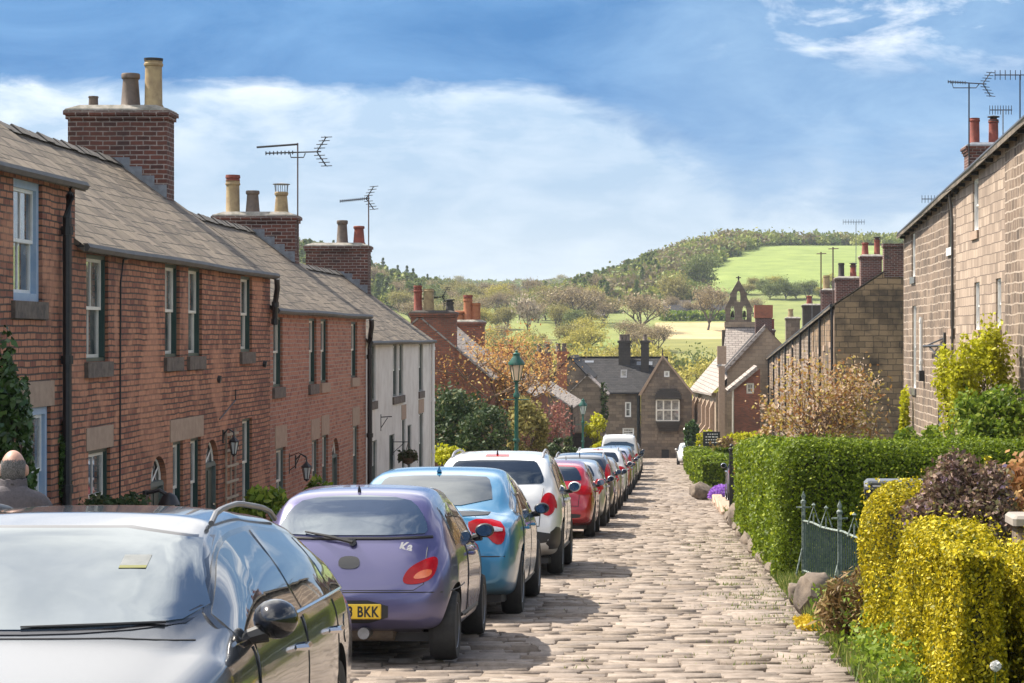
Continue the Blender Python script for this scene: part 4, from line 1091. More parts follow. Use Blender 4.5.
# main range
oe = [(px2x(625), px2x(631), py2z(417), py2z(402)), (px2x(622.5), px2x(634), py2z(435), py2z(428)), (px2x(623), px2x(634), py2z(444), py2z(437))]
mb = MB(); WE.panel(mb, px2x(574), px2x(640.5), zb, lambda u: py2z(392.5), oe, rev=.2); 
mb.box(px2x(574), px2x(574) + .02, D + .01, D + 9, zb, py2z(392.5)); mb.build('wall', M['stone_far'], he)
for o in oe: window(WE, he, *o, 'white', bars=1 if o is not oe[0] else 0, sill='sill', name='window', fr=.08, rev=.2)
zr_, zee = py2z(357.5), py2z(392.5)
mb = MB(); a, b_ = px2x(572), px2x(668)
for k in range(8):
    t0, t1 = k / 8, (k + 1) / 8
    mb.quad((a, D - .3 + 5 * t0, lerp(zee, zr_, t0)), (b_, D - .3 + 5 * t0, lerp(zee, zr_, t0)), (b_, D - .3 + 5 * t1, lerp(zee, zr_, t1)), (a, D - .3 + 5 * t1, lerp(zee, zr_, t1)))
mb.quad((a, D + 9.7, zee), (b_, D + 9.7, zee), (b_, D + 4.7, zr_), (a, D + 4.7, zr_))
mb.box(a, b_, D - .36, D - .24, zee - .12, zee + .02); mb.box(a, b_, D + 4.55, D + 4.85, zr_ - .02, zr_ + .06)
rf = mb.build('roof', M['slate_dark'], he, fixn=False)
def on_roof(px0, px1, py0, py1, name, mat):
    mb = MB(); z0, z1 = py2z(py1), py2z(py0); y = lambda z: D - .3 + 5 * (z - zee) / (zr_ - zee) - .05
    mb.quad((px2x(px0), y(z0), z0), (px2x(px1), y(z0), z0), (px2x(px1), y(z1), z1), (px2x(px0), y(z1), z1)); return mb.build(name, M[mat], rf)
on_roof(620, 626.5, 370, 378, 'skylight', 'metal'); 
on_roof(621, 625.3, 371, 376, 'skylight_pane', 'pane')
on_roof(636, 652, 362, 365.5, 'flashing', 'lead'); on_roof(583, 592, 361, 363, 'skylight', 'lead')
for (p0, p1, pt, pots) in ((617.5, 629.5, 343, (620, 623.5, 627)), (640.5, 648.5, 343, (644.5,))):
    mb = MB(); x0, x1 = px2x(p0), px2x(p1)
    y_ = D + 3.6 if len(pots) > 1 else D + 2.6
    mb.box(x0, x1, y_, y_ + .9, zr_ - 1.5, py2z(pt)); mb.box(x0 - .1, x1 + .1, y_ - .1, y_ + 1, py2z(pt) + .001, py2z(pt) + .2); mb.box(x0 - .05, x1 + .05, y_ - .05, y_ + .95, py2z(pt) - .55, py2z(pt) - .4)
    c = mb.build('chimney', M['stone_black'], he)
    for p in pots:
        q = MB(); q.lathe(px2x(p), y_ + .45, [(r, py2z(pt) + .2 + z) for r, z in POTS['taper'](.55, .17)], 10); q.build('chimney_pot', M['pot_brown'], c)
# gabled bay, 1.2 m proud
DB = D - 1.2
bx = lambda p: wx(p, DB); bz = lambda p: wz(p, DB)
WB = Wall((0, DB, 0), (1, 0, 0), (0, -1, 0))
gx0, gx1, gxm = bx(641), bx(692), bx(662.5)
ap, ea = bz(356), bz(393)
og = [(bx(664), bx(669.5), bz(377), bz(371)), (bx(657), bx(679), bz(419), bz(401)), (bx(661.5), bx(669), bz(458), bz(449.5))]
mb = MB(); WB.panel(mb, gx0, gx1, zb, lambda u: ea, og[1:], rev=.25)
# gable above the eaves, around the attic light
(ax0, ax1, az0, az1) = og[0]
sl = lambda x: ea + (ap - ea) * ((x - gx0) / (gxm - gx0) if x < gxm else (gx1 - x) / (gx1 - gxm))
cut = sorted({gx0, gx1, gxm, ax0, ax1})
for a, b_ in zip(cut, cut[1:]):
    if a >= ax0 - 1e-6 and b_ <= ax1 + 1e-6:
        mb.quad(WB.P(a, ea), WB.P(b_, ea), WB.P(b_, az0), WB.P(a, az0)); mb.quad(WB.P(a, az1), WB.P(b_, az1), WB.P(b_, sl(b_)), WB.P(a, sl(a)))
    else: mb.quad(WB.P(a, ea), WB.P(b_, ea), WB.P(b_, sl(b_)), WB.P(a, sl(a)))
mb.box(gx0, gx0 + .02, DB + .01, D + 3, zb, ea); mb.box(gx1 - .02, gx1, DB + .01, D + 3, zb, ea)
mb.build('wall', M['stone_far'], he)
window(WB, he, *og[0], 'white', bars=0, rev=.2, fr=.09)
window(WB, he, *og[1], 'white', bars=3, rev=.2, fr=.1, meeting=.58)
mb = MB(); mb.box(og[2][0], og[2][1], DB + .2, DB + .25, og[2][2], og[2][3]); mb.build('cellar_door', M['plastic'], he)
# oriel: corbelled base and hood
mb = MB()
for k in range(6):
    t = k / 5; s = .95 - .6 * t
    mb.box(lerp(bx(656), bx(668), .25 * t), lerp(bx(681), bx(668), .25 * t), DB - .75 * s, DB - .003, bz(421 + (k + 1) * 1.7), bz(421 + k * 1.7) - .004)
mb.build('oriel_base', M['stone_black'], he)
mb = MB()
for k in range(5):
    t = k / 5
    mb.box(lerp(bx(655), bx(668), .5 * t * t), lerp(bx(681.5), bx(668), .5 * t * t), DB - .7 + .5 * t, DB - .003, bz(399 - k * 2.1), bz(399 - (k + 1) * 2.1) - .004)
mb.build('oriel_hood', M['stone_black'], he)
mb = MB()
for p in (656.5, 663.5, 671.5, 679): mb.box(bx(p) - .06, bx(p) + .06, DB - .5, DB - .004, bz(420.5), bz(400))
for z in (420.5, 410, 400): mb.box(bx(656.5), bx(679), DB - .51, DB - .42, bz(z) - .04, bz(z) + .06)
mb.build('oriel_frame', M['cream'], he)
mb = MB(); mb.quad((bx(657), DB - .4, bz(420)), (bx(679), DB - .4, bz(420)), (bx(679), DB - .4, bz(400)), (bx(657), DB - .4, bz(400))); mb.build('pane', M['pane'], he)
mb = MB()
for (xa, xb_) in ((gx0, gxm), (gx1, gxm)):
    s = -1 if xa < xb_ else 1
    mb.quad((xa + s * .2, DB - .02, ea - .15), (xb_, DB - .02, ap + .06), (xb_, D + 5, ap + .06), (xa + s * .2, D + 5, ea - .15))
mb.build('bay_roof', M['slate_dark'], he, fixn=False)
mb = MB()
for (xa, xb_, w_) in ((gx0, gxm, .26), (gx1, gxm, .16)):
    s = -1 if xa < xb_ else 1
    vs = [(xa + s * .25, DB - .14, ea - .2), (xb_, DB - .14, ap + .12), (xb_, DB - .14, ap + .12 - w_ * 1.3), (xa + s * .25 - s * w_, DB - .14, ea - .2)]
    mb.add(vs + [(x, y + .12, z) for x, y, z in vs], [(0, 1, 2, 3), (7, 6, 5, 4), (0, 4, 5, 1), (2, 6, 7, 3), (1, 5, 6, 2), (0, 3, 7, 4)])
mb.build('bargeboard', M['dressed'], he)
mb = MB(); mb.tube([(gxm, DB - .1, ap + .05), (gxm, DB - .1, ap + .7)], [.09, .02], 6); mb.build('finial', M['stone_black'], he)
pipe(he, [(gx0 - .25, D - .06, zee - .1), (gx0 - .25, D - .06, zb + .6)], .12, 'black', collars=False)
rebase(he, (-3, D, rz(D)))

# ------------------------------------------------------------------ church on the right
ch = empty('church', (0, 0, 0), 0, 'stone church with an open bellcote and a long pale side roof on the right', 'church')
D = 168.0
X = lambda p, d=D: wx(p, d)
Zc = lambda p, d=D: wz(p, d)
zb = rz(165) - 1
# aisle facing the street: wall plane running back, lean-to roof catching the sun
xa = X(717)                 # near corner of the aisle
D2 = 208.0                  # far end
xw0, xw1 = wx(716, D) - .0, wx(693, D2)
mb = MB()
ze0 = wz(392, D); 
nb = 6
A = Vector((xw0, D, 0)); B = Vector((xw1, D2, 0))
zeA, zeB = wz(393, D), wz(389, D2)
mb.quad((A.x, A.y, zb - 2), (B.x, B.y, zb - 3), (B.x, B.y, zeB), (A.x, A.y, zeA)); 
mb.quad((A.x, A.y, zb), (A.x + 4.2, A.y, zb), (A.x + 4.2, A.y, Zc(352)), (A.x, A.y, zeA))
mb.build('aisle_wall', M['stone_church'], ch)
zt = wz(346, D)
rt = MB(); rt.quad((A.x - .35, A.y - .2, zeA - .05), (B.x - .35, B.y, zeB - .05), (wx(722, D2) + .3, D2, wz(347, D2)), (A.x + 3.2, A.y - .2, zt))
rt.quad((A.x - .35, A.y - .2, zeA - .2), (B.x - .35, B.y, zeB - .2), (B.x - .35, B.y, zeB - .05), (A.x - .35, A.y - .2, zeA - .05))
rt.build('aisle_roof', M['slate_light'], ch, fixn=False)
dirn = (B - A).normalized(); nrm = Vector((-dirn.y, dirn.x, 0))
for k in range(nb):
    c0 = A.lerp(B, (k + .35) / nb)
    mb = MB()
    hb_ = lerp(zeA, zeB, (k + .35) / nb)
    prof = [(0, hb_ - .5), (.35, hb_ - 1.2), (.35, hb_ - 2.6), (.8, hb_ - 3.2), (.8, zb - 2), (0, zb - 2)]
    vs = [c0 + nrm * p + Vector((0, 0, z)) - Vector((0, 0, 0)) for p, z in prof] + [c0 + nrm * p + Vector((0, 0, z)) + dirn * .7 for p, z in prof]
    vs = [(v.x, v.y, v.z) for v in vs]; n = 6
    mb.add(vs, [tuple(range(n)), tuple(reversed(range(n, 2 * n)))] + [(i, i + n, (i + 1) % n + n, (i + 1) % n) for i in range(n)])
    mb.build('buttress', M['dressed'], ch)
    c1 = A.lerp(B, (k + .8) / nb); c2 = A.lerp(B, (k + .95) / nb)
    mb = MB(); e = nrm * .02
    mb.quad(tuple(c1 + e + Vector((0, 0, hb_ - 3.4))), tuple(c2 + e + Vector((0, 0, hb_ - 3.4))), tuple(c2 + e + Vector((0, 0, hb_ - 1.1))), tuple(c1 + e + Vector((0, 0, hb_ - 1.1)))); mb.build('lancet_window', M['pane'], ch)
# nave behind: gable with pale wall, slate slopes, coped verge
N0 = 166.0
mb = MB(); nx = [wx(p, N0) for p in (727, 727, 765, 803, 803)]; nz = [zb, wz(366, N0), wz(326, N0), wz(366, N0), zb]
mb.poly([(x, N0, z) for x, z in zip(nx, nz)]); mb.build('nave_gable', M['stone_church'], ch)
mb = MB(); xr0 = nx[2]
mb.quad((nx[1] - .3, N0 - .1, nz[1] - .3), (nx[2], N0 - .1, nz[2]), (nx[2], N0 + 26, nz[2]), (nx[1] - .3, N0 + 26, nz[1] - .3)); mb.quad((nx[3], N0 - .1, nz[3]), (nx[2], N0 - .1, nz[2]), (nx[2], N0 + 26, nz[2]), (nx[3], N0 + 26, nz[3]))
mb.build('nave_roof', M['slate_dark'], ch, fixn=False)
mb = MB(); vs = [(nx[1] - .35, N0 - .25, nz[1] - .35), (nx[2], N0 - .25, nz[2] + .1), (nx[2], N0 - .25, nz[2] - .25), (nx[1] - .1, N0 - .25, nz[1] - .45)]
mb.add(vs + [(x, y + .3, z + .02) for x, y, z in vs], [(0, 1, 2, 3), (7, 6, 5, 4), (0, 4, 5, 1), (2, 6, 7, 3), (0, 3, 7, 4), (1, 5, 6, 2)]); mb.build('coping', M['slate_light'], ch)
# higher chancel roof seen left of the gable, under the bellcote
C0 = 176.0
mb = MB(); a = [(wx(724, C0), wz(366, C0)), (wx(726, C0), wz(327, C0)), (wx(757, C0), wz(327, C0)), (wx(760, C0), wz(366, C0))]
mb.quad((a[0][0] - .3, C0 - 5, a[0][1]), (a[3][0], C0 - 5, a[3][1]), (a[2][0], C0, a[2][1]), (a[1][0], C0, a[1][1])); mb.build('chancel_roof', M['slate_far'], ch, fixn=False)
mb = MB(); mb.box(wx(725, C0), wx(755, C0), C0, C0 + .8, zb, wz(322, C0)); mb.box(wx(724.5, C0), wx(757, C0), C0 - .15, C0 + .95, wz(327, C0), wz(322, C0) + .01); mb.build('bellcote_base', M['stone_church'], ch)
mb = MB(); mb.box(wx(722, C0), wx(726.5, C0), C0 - .2, C0 + 1, zb, wz(330, C0)); mb.build('pier', M['stone_far'], ch)
# bellcote: pierced gable with three openings
def lancet(cx, w_, z0, z1, n=6):
    pts = [(cx - w_, z0), (cx + w_, z0)]
    zs = lerp(z0, z1, .55)
    pts += [(cx + w_ * math.cos(t * math.pi / 2) ** .8 if t < 1 else cx, zs + (z1 - zs) * math.sin(t * math.pi / 2)) for t in [k / n for k in range(n + 1)]]
    pts += [(cx - w_ * math.cos(t * math.pi / 2) ** .8, zs + (z1 - zs) * math.sin(t * math.pi / 2)) for t in [1 - k / n for k in range(1, n + 1)]]
    return pts
bc = 176.3
bxp = lambda p: wx(p, bc); bzp = lambda p: wz(p, bc)
outl = [(bxp(725.5), bzp(322)), (bxp(751.5), bzp(322)), (bxp(751.5), bzp(311)), (bxp(753), bzp(310)), (bxp(748), bzp(300)), (bxp(746.5), bzp(296)), (bxp(747.5), bzp(295)), (bxp(738.5), bzp(279.5)),
        (bxp(729.5), bzp(295)), (bxp(730.5), bzp(296)), (bxp(729), bzp(300)), (bxp(724), bzp(310)), (bxp(725.5), bzp(311))]
holes = [lancet(bxp(732.5), .17, bzp(319.5), bzp(305.5)), lancet(bxp(744.5), .17, bzp(319.5), bzp(305.5)), lancet(bxp(738.5), .15, bzp(302), bzp(291))]
cu = bpy.data.curves.new('bellcote', 'CURVE'); cu.dimensions = '2D'; cu.fill_mode = 'BOTH'; cu.extrude = .3
for loop in [outl] + holes:
    sp = cu.splines.new('POLY'); sp.points.add(len(loop) - 1); sp.use_cyclic_u = True
    for p, (x, z) in zip(sp.points, loop): p.co = (x, z, 0, 1)
tmp = bpy.data.objects.new('tmp', cu); COL.objects.link(tmp)
dg = bpy.context.evaluated_depsgraph_get(); me = bpy.data.meshes.new_from_object(tmp.evaluated_get(dg)); bpy.data.objects.remove(tmp)
me.transform(Matrix(((1, 0, 0, 0), (0, 0, -1, bc), (0, 1, 0, 0), (0, 0, 0, 1))))
for u in list(me.uv_layers): me.uv_layers.remove(u)
face_uv(me)
link('bellcote', me, M['stone_far'], ch)
mb = MB(); mb.tube([(bxp(738.5), bc, bzp(280)), (bxp(738.5), bc, bzp(276))], .07, 6); mb.box(bxp(738.5) - .2, bxp(738.5) + .2, bc - .05, bc + .05, bzp(278.2), bzp(277.2)); mb.build('cross', M['stone_black'], ch)
for px in (732.5, 744.5):
    mb = MB(); mb.lathe(bxp(px), bc, [(.15, bzp(317)), (.11, bzp(314.5)), (.07, bzp(311.5)), (.0, bzp(311))], 10); mb.build('bell', M['stone_black'], ch)
# vestry: brick, lit roof slope, little window
V0 = 158.0
vz = lambda p: wz(p, V0); vx = lambda p: wx(p, V0)
WV = Wall((0, V0, 0), (1, 0, 0), (0, -1, 0))
ov = [(vx(746.5), vx(754), vz(393.5), vz(383))]
mb = MB(); WV.panel(mb, vx(733), vx(760), zb - 1, lambda u: wz(391, V0) + (u - vx(733)) * (wz(370, V0) - wz(391, V0)) / (vx(758) - vx(733)), ov); mb.build('vestry_wall', M['brick_far'], ch)
window(WV, ch, *ov[0], 'cream', bars=1, fr=.08)
mb = MB(); a0, a1 = (vx(727), vz(390.5)), (vx(757), vz(366))
mb.quad((a0[0], V0 - .25, a0[1]), (a1[0], V0 - .25, a1[1]), (a1[0], V0 + 6, a1[1]), (a0[0], V0 + 6, a0[1])); mb.quad((a0[0], V0 - .25, a0[1] - .3), (a1[0], V0 - .25, a1[1] - .3), (a1[0], V0 - .25, a1[1]), (a0[0], V0 - .25, a0[1])); mb.build('vestry_roof', M['slate_light'], ch, fixn=False)
mb = MB(); mb.box(vx(718.5), vx(724.5), V0 - 1, V0 - .2, zb - 1, vz(366)); mb.box(vx(717), vx(726), V0 - 1.1, V0 - .1, vz(364), vz(346)); mb.build('porch_chimney', M['dressed'], ch)
pipe(ch, [(vx(733), V0 - .1, vz(390)), (vx(733), V0 - .1, zb)], .07, 'cream', collars=False)
mb = MB(); mb.box(wx(755.5, 170), wx(772, 170), 170, 171.2, 0, wz(318, 170)); c = mb.build('chimney', M['brick_dark'], ch)
mb = MB(); mb.box(wx(754.5, 170), wx(772.8, 170), 169.9, 171.3, wz(318, 170) + .003, wz(305, 170)); mb.build('chimney_head', M['brick_orange'], c)
rebase(ch, (5, 170, rz(170)))
# ------------------------------------------------------------------ foliage materials
LM = {}
LM['privet'] = leafmat('privet', [(0, (.06, .095, .008)), (.5, (.125, .185, .010)), (.85, (.21, .28, .014)), (1, (.36, .42, .03))], .36)
LM['golden'] = leafmat('golden_privet', [(0, (.06, .08, .008)), (.12, (.17, .165, .008)), (.45, (.38, .32, .008)), (.8, (.58, .47, .012)), (1, (.74, .60, .03))], .22)
LM['purple'] = leafmat('purple_shrub', [(0, (.07, .045, .04)), (.35, (.17, .10, .075)), (.6, (.15, .14, .055)), (.8, (.30, .19, .13)), (.94, (.42, .30, .24)), (1, (.42, .30, .44))], .3)
LM['orange'] = leafmat('young_red_leaf', [(0, (.30, .13, .06)), (.5, (.48, .25, .10)), (1, (.55, .38, .16))], .35)
LM['lime'] = leafmat('lime_leaf', [(0, (.26, .28, .01)), (.5, (.46, .45, .015)), (1, (.60, .58, .04))], .4)
LM['green'] = leafmat('fresh_leaf', [(0, (.055, .10, .012)), (.5, (.14, .22, .018)), (.8, (.24, .32, .03)), (1, (.36, .40, .07))], .38)
LM['dark'] = leafmat('evergreen_leaf', [(0, (.025, .05, .02)), (.6, (.055, .09, .03)), (.9, (.10, .13, .05)), (1, (.17, .16, .06))], .25)
LM['glossy'] = leafmat('glossy_leaf', [(0, (.03, .065, .018)), (.7, (.06, .12, .025)), (1, (.11, .19, .05))], .2, .3, .5)
LM['copper'] = leafmat('copper_bud', [(0, (.34, .14, .06)), (.35, (.56, .29, .09)), (.65, (.66, .45, .14)), (.85, (.46, .22, .11)), (1, (.66, .55, .22))], .4)
LM['blossom'] = leafmat('magnolia_bud', [(0, (.24, .10, .045)), (.35, (.40, .22, .07)), (.6, (.40, .33, .06)), (.8, (.58, .40, .24)), (1, (.72, .56, .44))], .4)
LM['redbud'] = leafmat('red_bud', [(0, (.20, .07, .06)), (.6, (.30, .12, .10)), (1, (.4, .2, .14))], .3)
LM['dry'] = leafmat('dry_stem', [(0, (.12, .07, .03)), (.5, (.24, .15, .06)), (.85, (.34, .24, .10)), (1, (.20, .24, .06))], .2)
LM['weed'] = leafmat('weed_leaf', [(0, (.08, .14, .014)), (.5, (.18, .27, .022)), (1, (.32, .40, .06))], .4)
LM['grass'] = leafmat('grass_blade', [(0, (.06, .10, .02)), (.5, (.14, .20, .035)), (.85, (.26, .28, .07)), (1, (.40, .33, .14))], .35)
LM['yellowfl'] = leafmat('yellow_flower', [(0, (.5, .36, .02)), (1, (.62, .46, .04))], .3)
LM['purplefl'] = leafmat('purple_flower', [(0, (.32, .13, .55)), (1, (.52, .28, .76))], .3)
# far crowns: leaf clumps
LM['t_olive'] = leafmat('olive_crown', [(0, (.17, .155, .05)), (.5, (.30, .265, .085)), (1, (.44, .38, .13))], .35)
LM['t_spring'] = leafmat('spring_crown', [(0, (.26, .24, .05)), (.5, (.44, .39, .08)), (1, (.58, .50, .13))], .4)
LM['t_green'] = leafmat('green_crown', [(0, (.09, .12, .04)), (.5, (.17, .21, .06)), (1, (.28, .30, .09))], .3)
LM['t_brown'] = leafmat('bare_crown', [(0, (.20, .15, .085)), (.5, (.33, .255, .14)), (1, (.46, .36, .20))], .25)
LM['t_conifer'] = leafmat('conifer_crown', [(0, (.07, .11, .04)), (.5, (.12, .18, .06)), (1, (.21, .27, .08))], .2)
LM['t_pale'] = leafmat('pale_crown', [(0, (.30, .24, .18)), (.5, (.42, .34, .25)), (1, (.5, .42, .3))], .3)
WOODMAT = leafmat('wood_crowns', [(0, (.17, .135, .065)), (.16, (.24, .20, .095)), (.3, (.20, .22, .05)), (.45, (.26, .30, .06)), (.6, (.12, .175, .042)), (.72, (.35, .36, .07)), (.85, (.10, .155, .04)), (1, (.44, .42, .09))], .3)

def box_points(n, x0, x1, yf, z0, z1, faces, seed=0, jit=.05):
    """points and normals over faces of a box; faces: list of (name, share)"""
    g = np.random.default_rng(seed); P = []; N = []
    for f, sh in faces:
        k = int(n * sh); a, b = g.random(k), g.random(k)
        j = g.normal(size=k) * jit - jit
        y0, y1 = yf
        if f == 'front': p = np.stack([x0 + a * (x1 - x0), y0 - j, z0 + b * (z1 - z0)], 1); nn = (0, -1, 0)
        elif f == 'left': p = np.stack([x0 - j, y0 + a * (y1 - y0), z0 + b * (z1 - z0)], 1); nn = (-1, 0, 0)
        elif f == 'right': p = np.stack([x1 + j, y0 + a * (y1 - y0), z0 + b * (z1 - z0)], 1); nn = (1, 0, 0)
        elif f == 'back': p = np.stack([x0 + a * (x1 - x0), y1 + j, z0 + b * (z1 - z0)], 1); nn = (0, 1, 0)
        else: p = np.stack([x0 + a * (x1 - x0), y0 + b * (y1 - y0), z1 + j], 1); nn = (0, 0, 1)
        P.append(p); N.append(np.tile(nn, (k, 1)))
    return np.concatenate(P), np.concatenate(N).astype(float)
def smooth_noise(P, s, amp, seed):
    """cheap lumpy field"""
    g = np.random.default_rng(seed); r = np.zeros(len(P))
    for k in range(5):
        d = g.normal(size=3); d /= np.linalg.norm(d); r += np.sin(P @ d * s * (1 + .7 * k) + g.random() * 6.28) / (1 + .6 * k)
    return r * amp
def hedge(label, x0, x1, y0, y1, h, dens, size, mat, faces=('front', 'left', 'top', 'right', 'back'), seed=1, dz=0, tilt=0, lump=.05, name='hedge', xfun=None, group=None, rad=.13, shoots=.08):
    o = empty(name, ((x0 + x1) / 2, (y0 + y1) / 2, land((x0 + x1) / 2, (y0 + y1) / 2)), 0, label, 'hedge', group)
    ar = {'front': (x1 - x0) * h, 'back': (x1 - x0) * h * .35, 'left': (y1 - y0) * h, 'right': (y1 - y0) * h * .5, 'top': (x1 - x0) * (y1 - y0)}
    tot = sum(ar[f] for f in faces); n = int(tot * dens)
    P, N = box_points(n, x0, x1, (y0, y1), 0, h, [(f, ar[f] / tot) for f in faces], seed)
    # round the arrises, lumps, follow the slope
    c = np.array([(x0 + x1) / 2, (y0 + y1) / 2, h / 2]); half = np.array([(x1 - x0) / 2, (y1 - y0) / 2, h / 2])
    q = np.abs(P - c) / half
    e = np.clip((np.minimum(np.sort(q, 1)[:, 1], 1) - .0), 0, 1)
    ins = np.clip(q * half - (half - rad), 0, None); ins[:, 2] = np.where(P[:, 2] > c[2], ins[:, 2], 0)
    L = np.linalg.norm(ins, axis=1); fac = np.where(L > rad, rad / np.maximum(L, 1e-6), 1)
    sg = np.sign(P - c); P = P - sg * ins * (1 - fac)[:, None]
    N = np.where((L > .5 * rad)[:, None], sg * ins / np.maximum(L, 1e-6)[:, None], N)
    P += N * smooth_noise(P, 3.2, lump * .5, seed)[:, None] + N * smooth_noise(P, .9, lump, seed + 9)[:, None]
    shoot = np.random.default_rng(seed + 50).random(len(P)) < .05
    P += N * (shoot * np.random.default_rng(seed + 51).random(len(P)) * shoots)[:, None]
    P[:, 2] += tilt * (P[:, 1] - y0)
    if xfun is not None: P[:, 0] += np.array([xfun(y) for y in P[:, 1]])
    P[:, 2] += np.array([rz(y) for y in P[:, 1]]) + dz
    P[:, 2] = np.maximum(P[:, 2], np.array([rz(y) for y in P[:, 1]]) + .02)
    P -= np.array(o.location)
    leaves('foliage', P, size, LM[mat], o, N, .75, 1.6, seed)
    # twiggy dark heart so no light leaks through
    mb = MB(); i = min(.13 + lump * 1.6, (x1 - x0) * .4); hh = h - .16 - lump * 1.2
    ny = max(2, int((y1 - y0) / 3)); yv = [lerp(y0 + i, y1 - i, k / ny) for k in range(ny + 1)]
    xf = xfun or (lambda y: 0)
    for a, b in zip(yv, yv[1:]):
        A = [(x + xf(y), y, z + rz(y) + dz + (tilt * (y - y0) if z > .1 else 0)) for z in (-.1, hh) for y in (a, b) for x in (x0 + i, x1 - i)]
        fs = [(0, 2, 6, 4), (1, 5, 7, 3), (4, 6, 7, 5)]
        if a == yv[0]: fs.append((0, 4, 5, 1))
        if b == yv[-1]: fs.append((2, 3, 7, 6))
        mb.add(A, fs)
    m_ = mb.build('twigs', M['hedgecore'], o); m_.location = -o.location
    return o
M['hedgecore'] = plain('hedge_twigs', (.045, .05, .02), (.03, .026, .014), 1, 9)
hedge('big clipped privet hedge with a sunlit flat top and dark shaded end on the right', 1.30, 8.5, 28.6, 30.6, 1.78, 4600, .026, 'privet', ('front', 'left', 'top'), 3, dz=.02, tilt=.03, rad=.42)
hedge('long arm of the privet hedge running down the roadside behind the big hedge end', 1.30, 2.9, 30.2, 50, 1.72, 900, .042, 'privet', ('left', 'top', 'right', 'back'), 4, dz=.03, tilt=.004, rad=.3)
hedge('low square cut hedge with a dark front face beside the drive entrance', .98, 2.6, 84.5, 86.2, 1.05, 900, .07, 'privet', ('front', 'left', 'top'), 5)
hedge('long bright clipped hedge lining the far right side of the road', .95, 2.1, 86.4, 138, 1.18, 260, .11, 'privet', ('left', 'top', 'front', 'right'), 6, xfun=lambda y: edge_r(y) - .93, lump=.06)
hedge('second low hedge behind the square cut one, seen end on with a shaded face', 1.7, 4.2, 95, 97, 1.55, 500, .09, 'privet', ('front', 'left', 'top'), 7)
# golden privet in the foreground
def golden(label, x0, x1, y0, y1, h, n, seed, tilt=0, size=.0175, top=None):
    o = hedge(label, x0, x1, y0, y1, h, n, size, 'golden', ('front', 'left', 'top', 'right'), seed, tilt=tilt, lump=.085, dz=.08, rad=.2, shoots=.10)
    return o
golden('block of golden privet nearest the camera in the bottom right corner', 1.545, 2.09, 13.2, 15.0, 1.09, 14000, 11)
golden('lower golden privet continuing to the right edge beside the nearest block', 2.10, 3.6, 13.5, 15.2, .93, 13000, 12)
golden('upright golden privet column beside the bin, behind the nearest block', 1.66, 2.04, 17.3, 18.0, 1.17, 10000, 13)
golden('low golden privet filling between the upright column and the nearest block', 1.65, 2.04, 15.4, 17.2, .72, 9000, 14)

def shrub(name, label, loc, r, n, size, mat, seed, cat='shrub', clumps=26, stems=7, core=.62, spread=1.2, aspect=1.7, stem_mat='bark', fill=.5, group=None, stem_r=.02, spf=.30):
    """many-stemmed bush: stems fan out to clumps that carry the leaves"""
    g = np.random.default_rng(seed)
    o = empty(name, loc, 0, label, cat, group)
    rx, ry, rzz = r
    C = g.normal(size=(clumps, 3)); C /= np.linalg.norm(C, axis=1)[:, None]
    C *= (fill + (1 - fill) * g.random(clumps) ** .5)[:, None]
    C[:, 2] = np.abs(C[:, 2]) * 1.0 if False else C[:, 2]
    C = C * .8 * np.array(r) + np.array([0, 0, rzz])
    C[:, 2] = np.maximum(C[:, 2], rzz * .18)
    per = max(1, n // clumps)
    k = np.repeat(np.arange(clumps), per)
    sp = np.array(r) * (spf if clumps > 16 else .4)
    D = g.normal(size=(len(k), 3)); D /= (np.linalg.norm(D, axis=1)[:, None] + 1e-9); D *= (g.random(len(k)) ** .45)[:, None]
    P = C[k] + D * sp * (.7 + .6 * g.random(clumps))[k][:, None]
    P[:, 2] = np.maximum(P[:, 2], .02)
    leaves('foliage', P, size, LM[mat], o, D, spread, aspect, seed)
    q = MB()
    for i in range(min(stems, clumps)):
        c = Vector(C[i]); m_ = Vector((c.x * .35, c.y * .35, c.z * .5))
        q.tube([(c.x * .08, c.y * .08, -.05), m_, c], [stem_r, stem_r * .7, stem_r * .3], 5)
    for i in range(stems, clumps):
        c = Vector(C[i]); b_ = Vector(C[i % stems]) * .55
        q.tube([b_, c], [stem_r * .5, stem_r * .2], 4)
    q.build('stems', M[stem_mat], o, fixn=False)
    return o
def px_shrub(name, label, px, pyb, d, wpx, hpx, n, size, mat, seed, zb=None, depth=None, **k):
    """placed from its spot on the ground; wpx, hpx only give the real width and height at that distance"""
    s = d / F; x = wx(px, d); z = zb if zb is not None else wz(pyb, d)
    return shrub(name, label, (x, d, z), (wpx * s / 2, (depth or wpx * s / 2), hpx * s / 2), n, size, mat, seed, **k)
px_shrub('shrub', 'dark red and purple leaved shrub rising behind the golden privet', 962, 570, 16.8, 124, 126, 12500, .024, 'purple', 21, clumps=52)
px_shrub('shrub', 'sprig of golden leaves standing in the purple shrub', 990, 540, 17.8, 26, 82, 500, .03, 'golden', 22, clumps=9, stems=4)
px_shrub('shrub', 'orange tinted young leaves at the right edge above the purple shrub', 1022, 560, 18.0, 62, 106, 1300, .04, 'orange', 23, clumps=16)
px_shrub('shrub', 'dry brown twiggy shrub at the end of the iron railings', 858, 646, 18.6, 92, 84, 2600, .02, 'dry', 24, clumps=46, aspect=5, stems=24, stem_mat='twig', stem_r=.008)
px_shrub('shrub', 'lime yellow shrub climbing the gritstone wall of the tall terrace', 980, 455, 45.5, 78, 140, 8500, .055, 'lime', 25, clumps=52, depth=.6)
px_shrub('shrub', 'leafy lime branch reaching left from the climbing shrub', 950, 450, 46.5, 44, 112, 1300, .055, 'lime', 39, clumps=12, depth=.5)
px_shrub('shrub', 'fresh green garden shrub below the lime yellow one', 992, 470, 39, 100, 84, 8000, .055, 'green', 26, clumps=46)
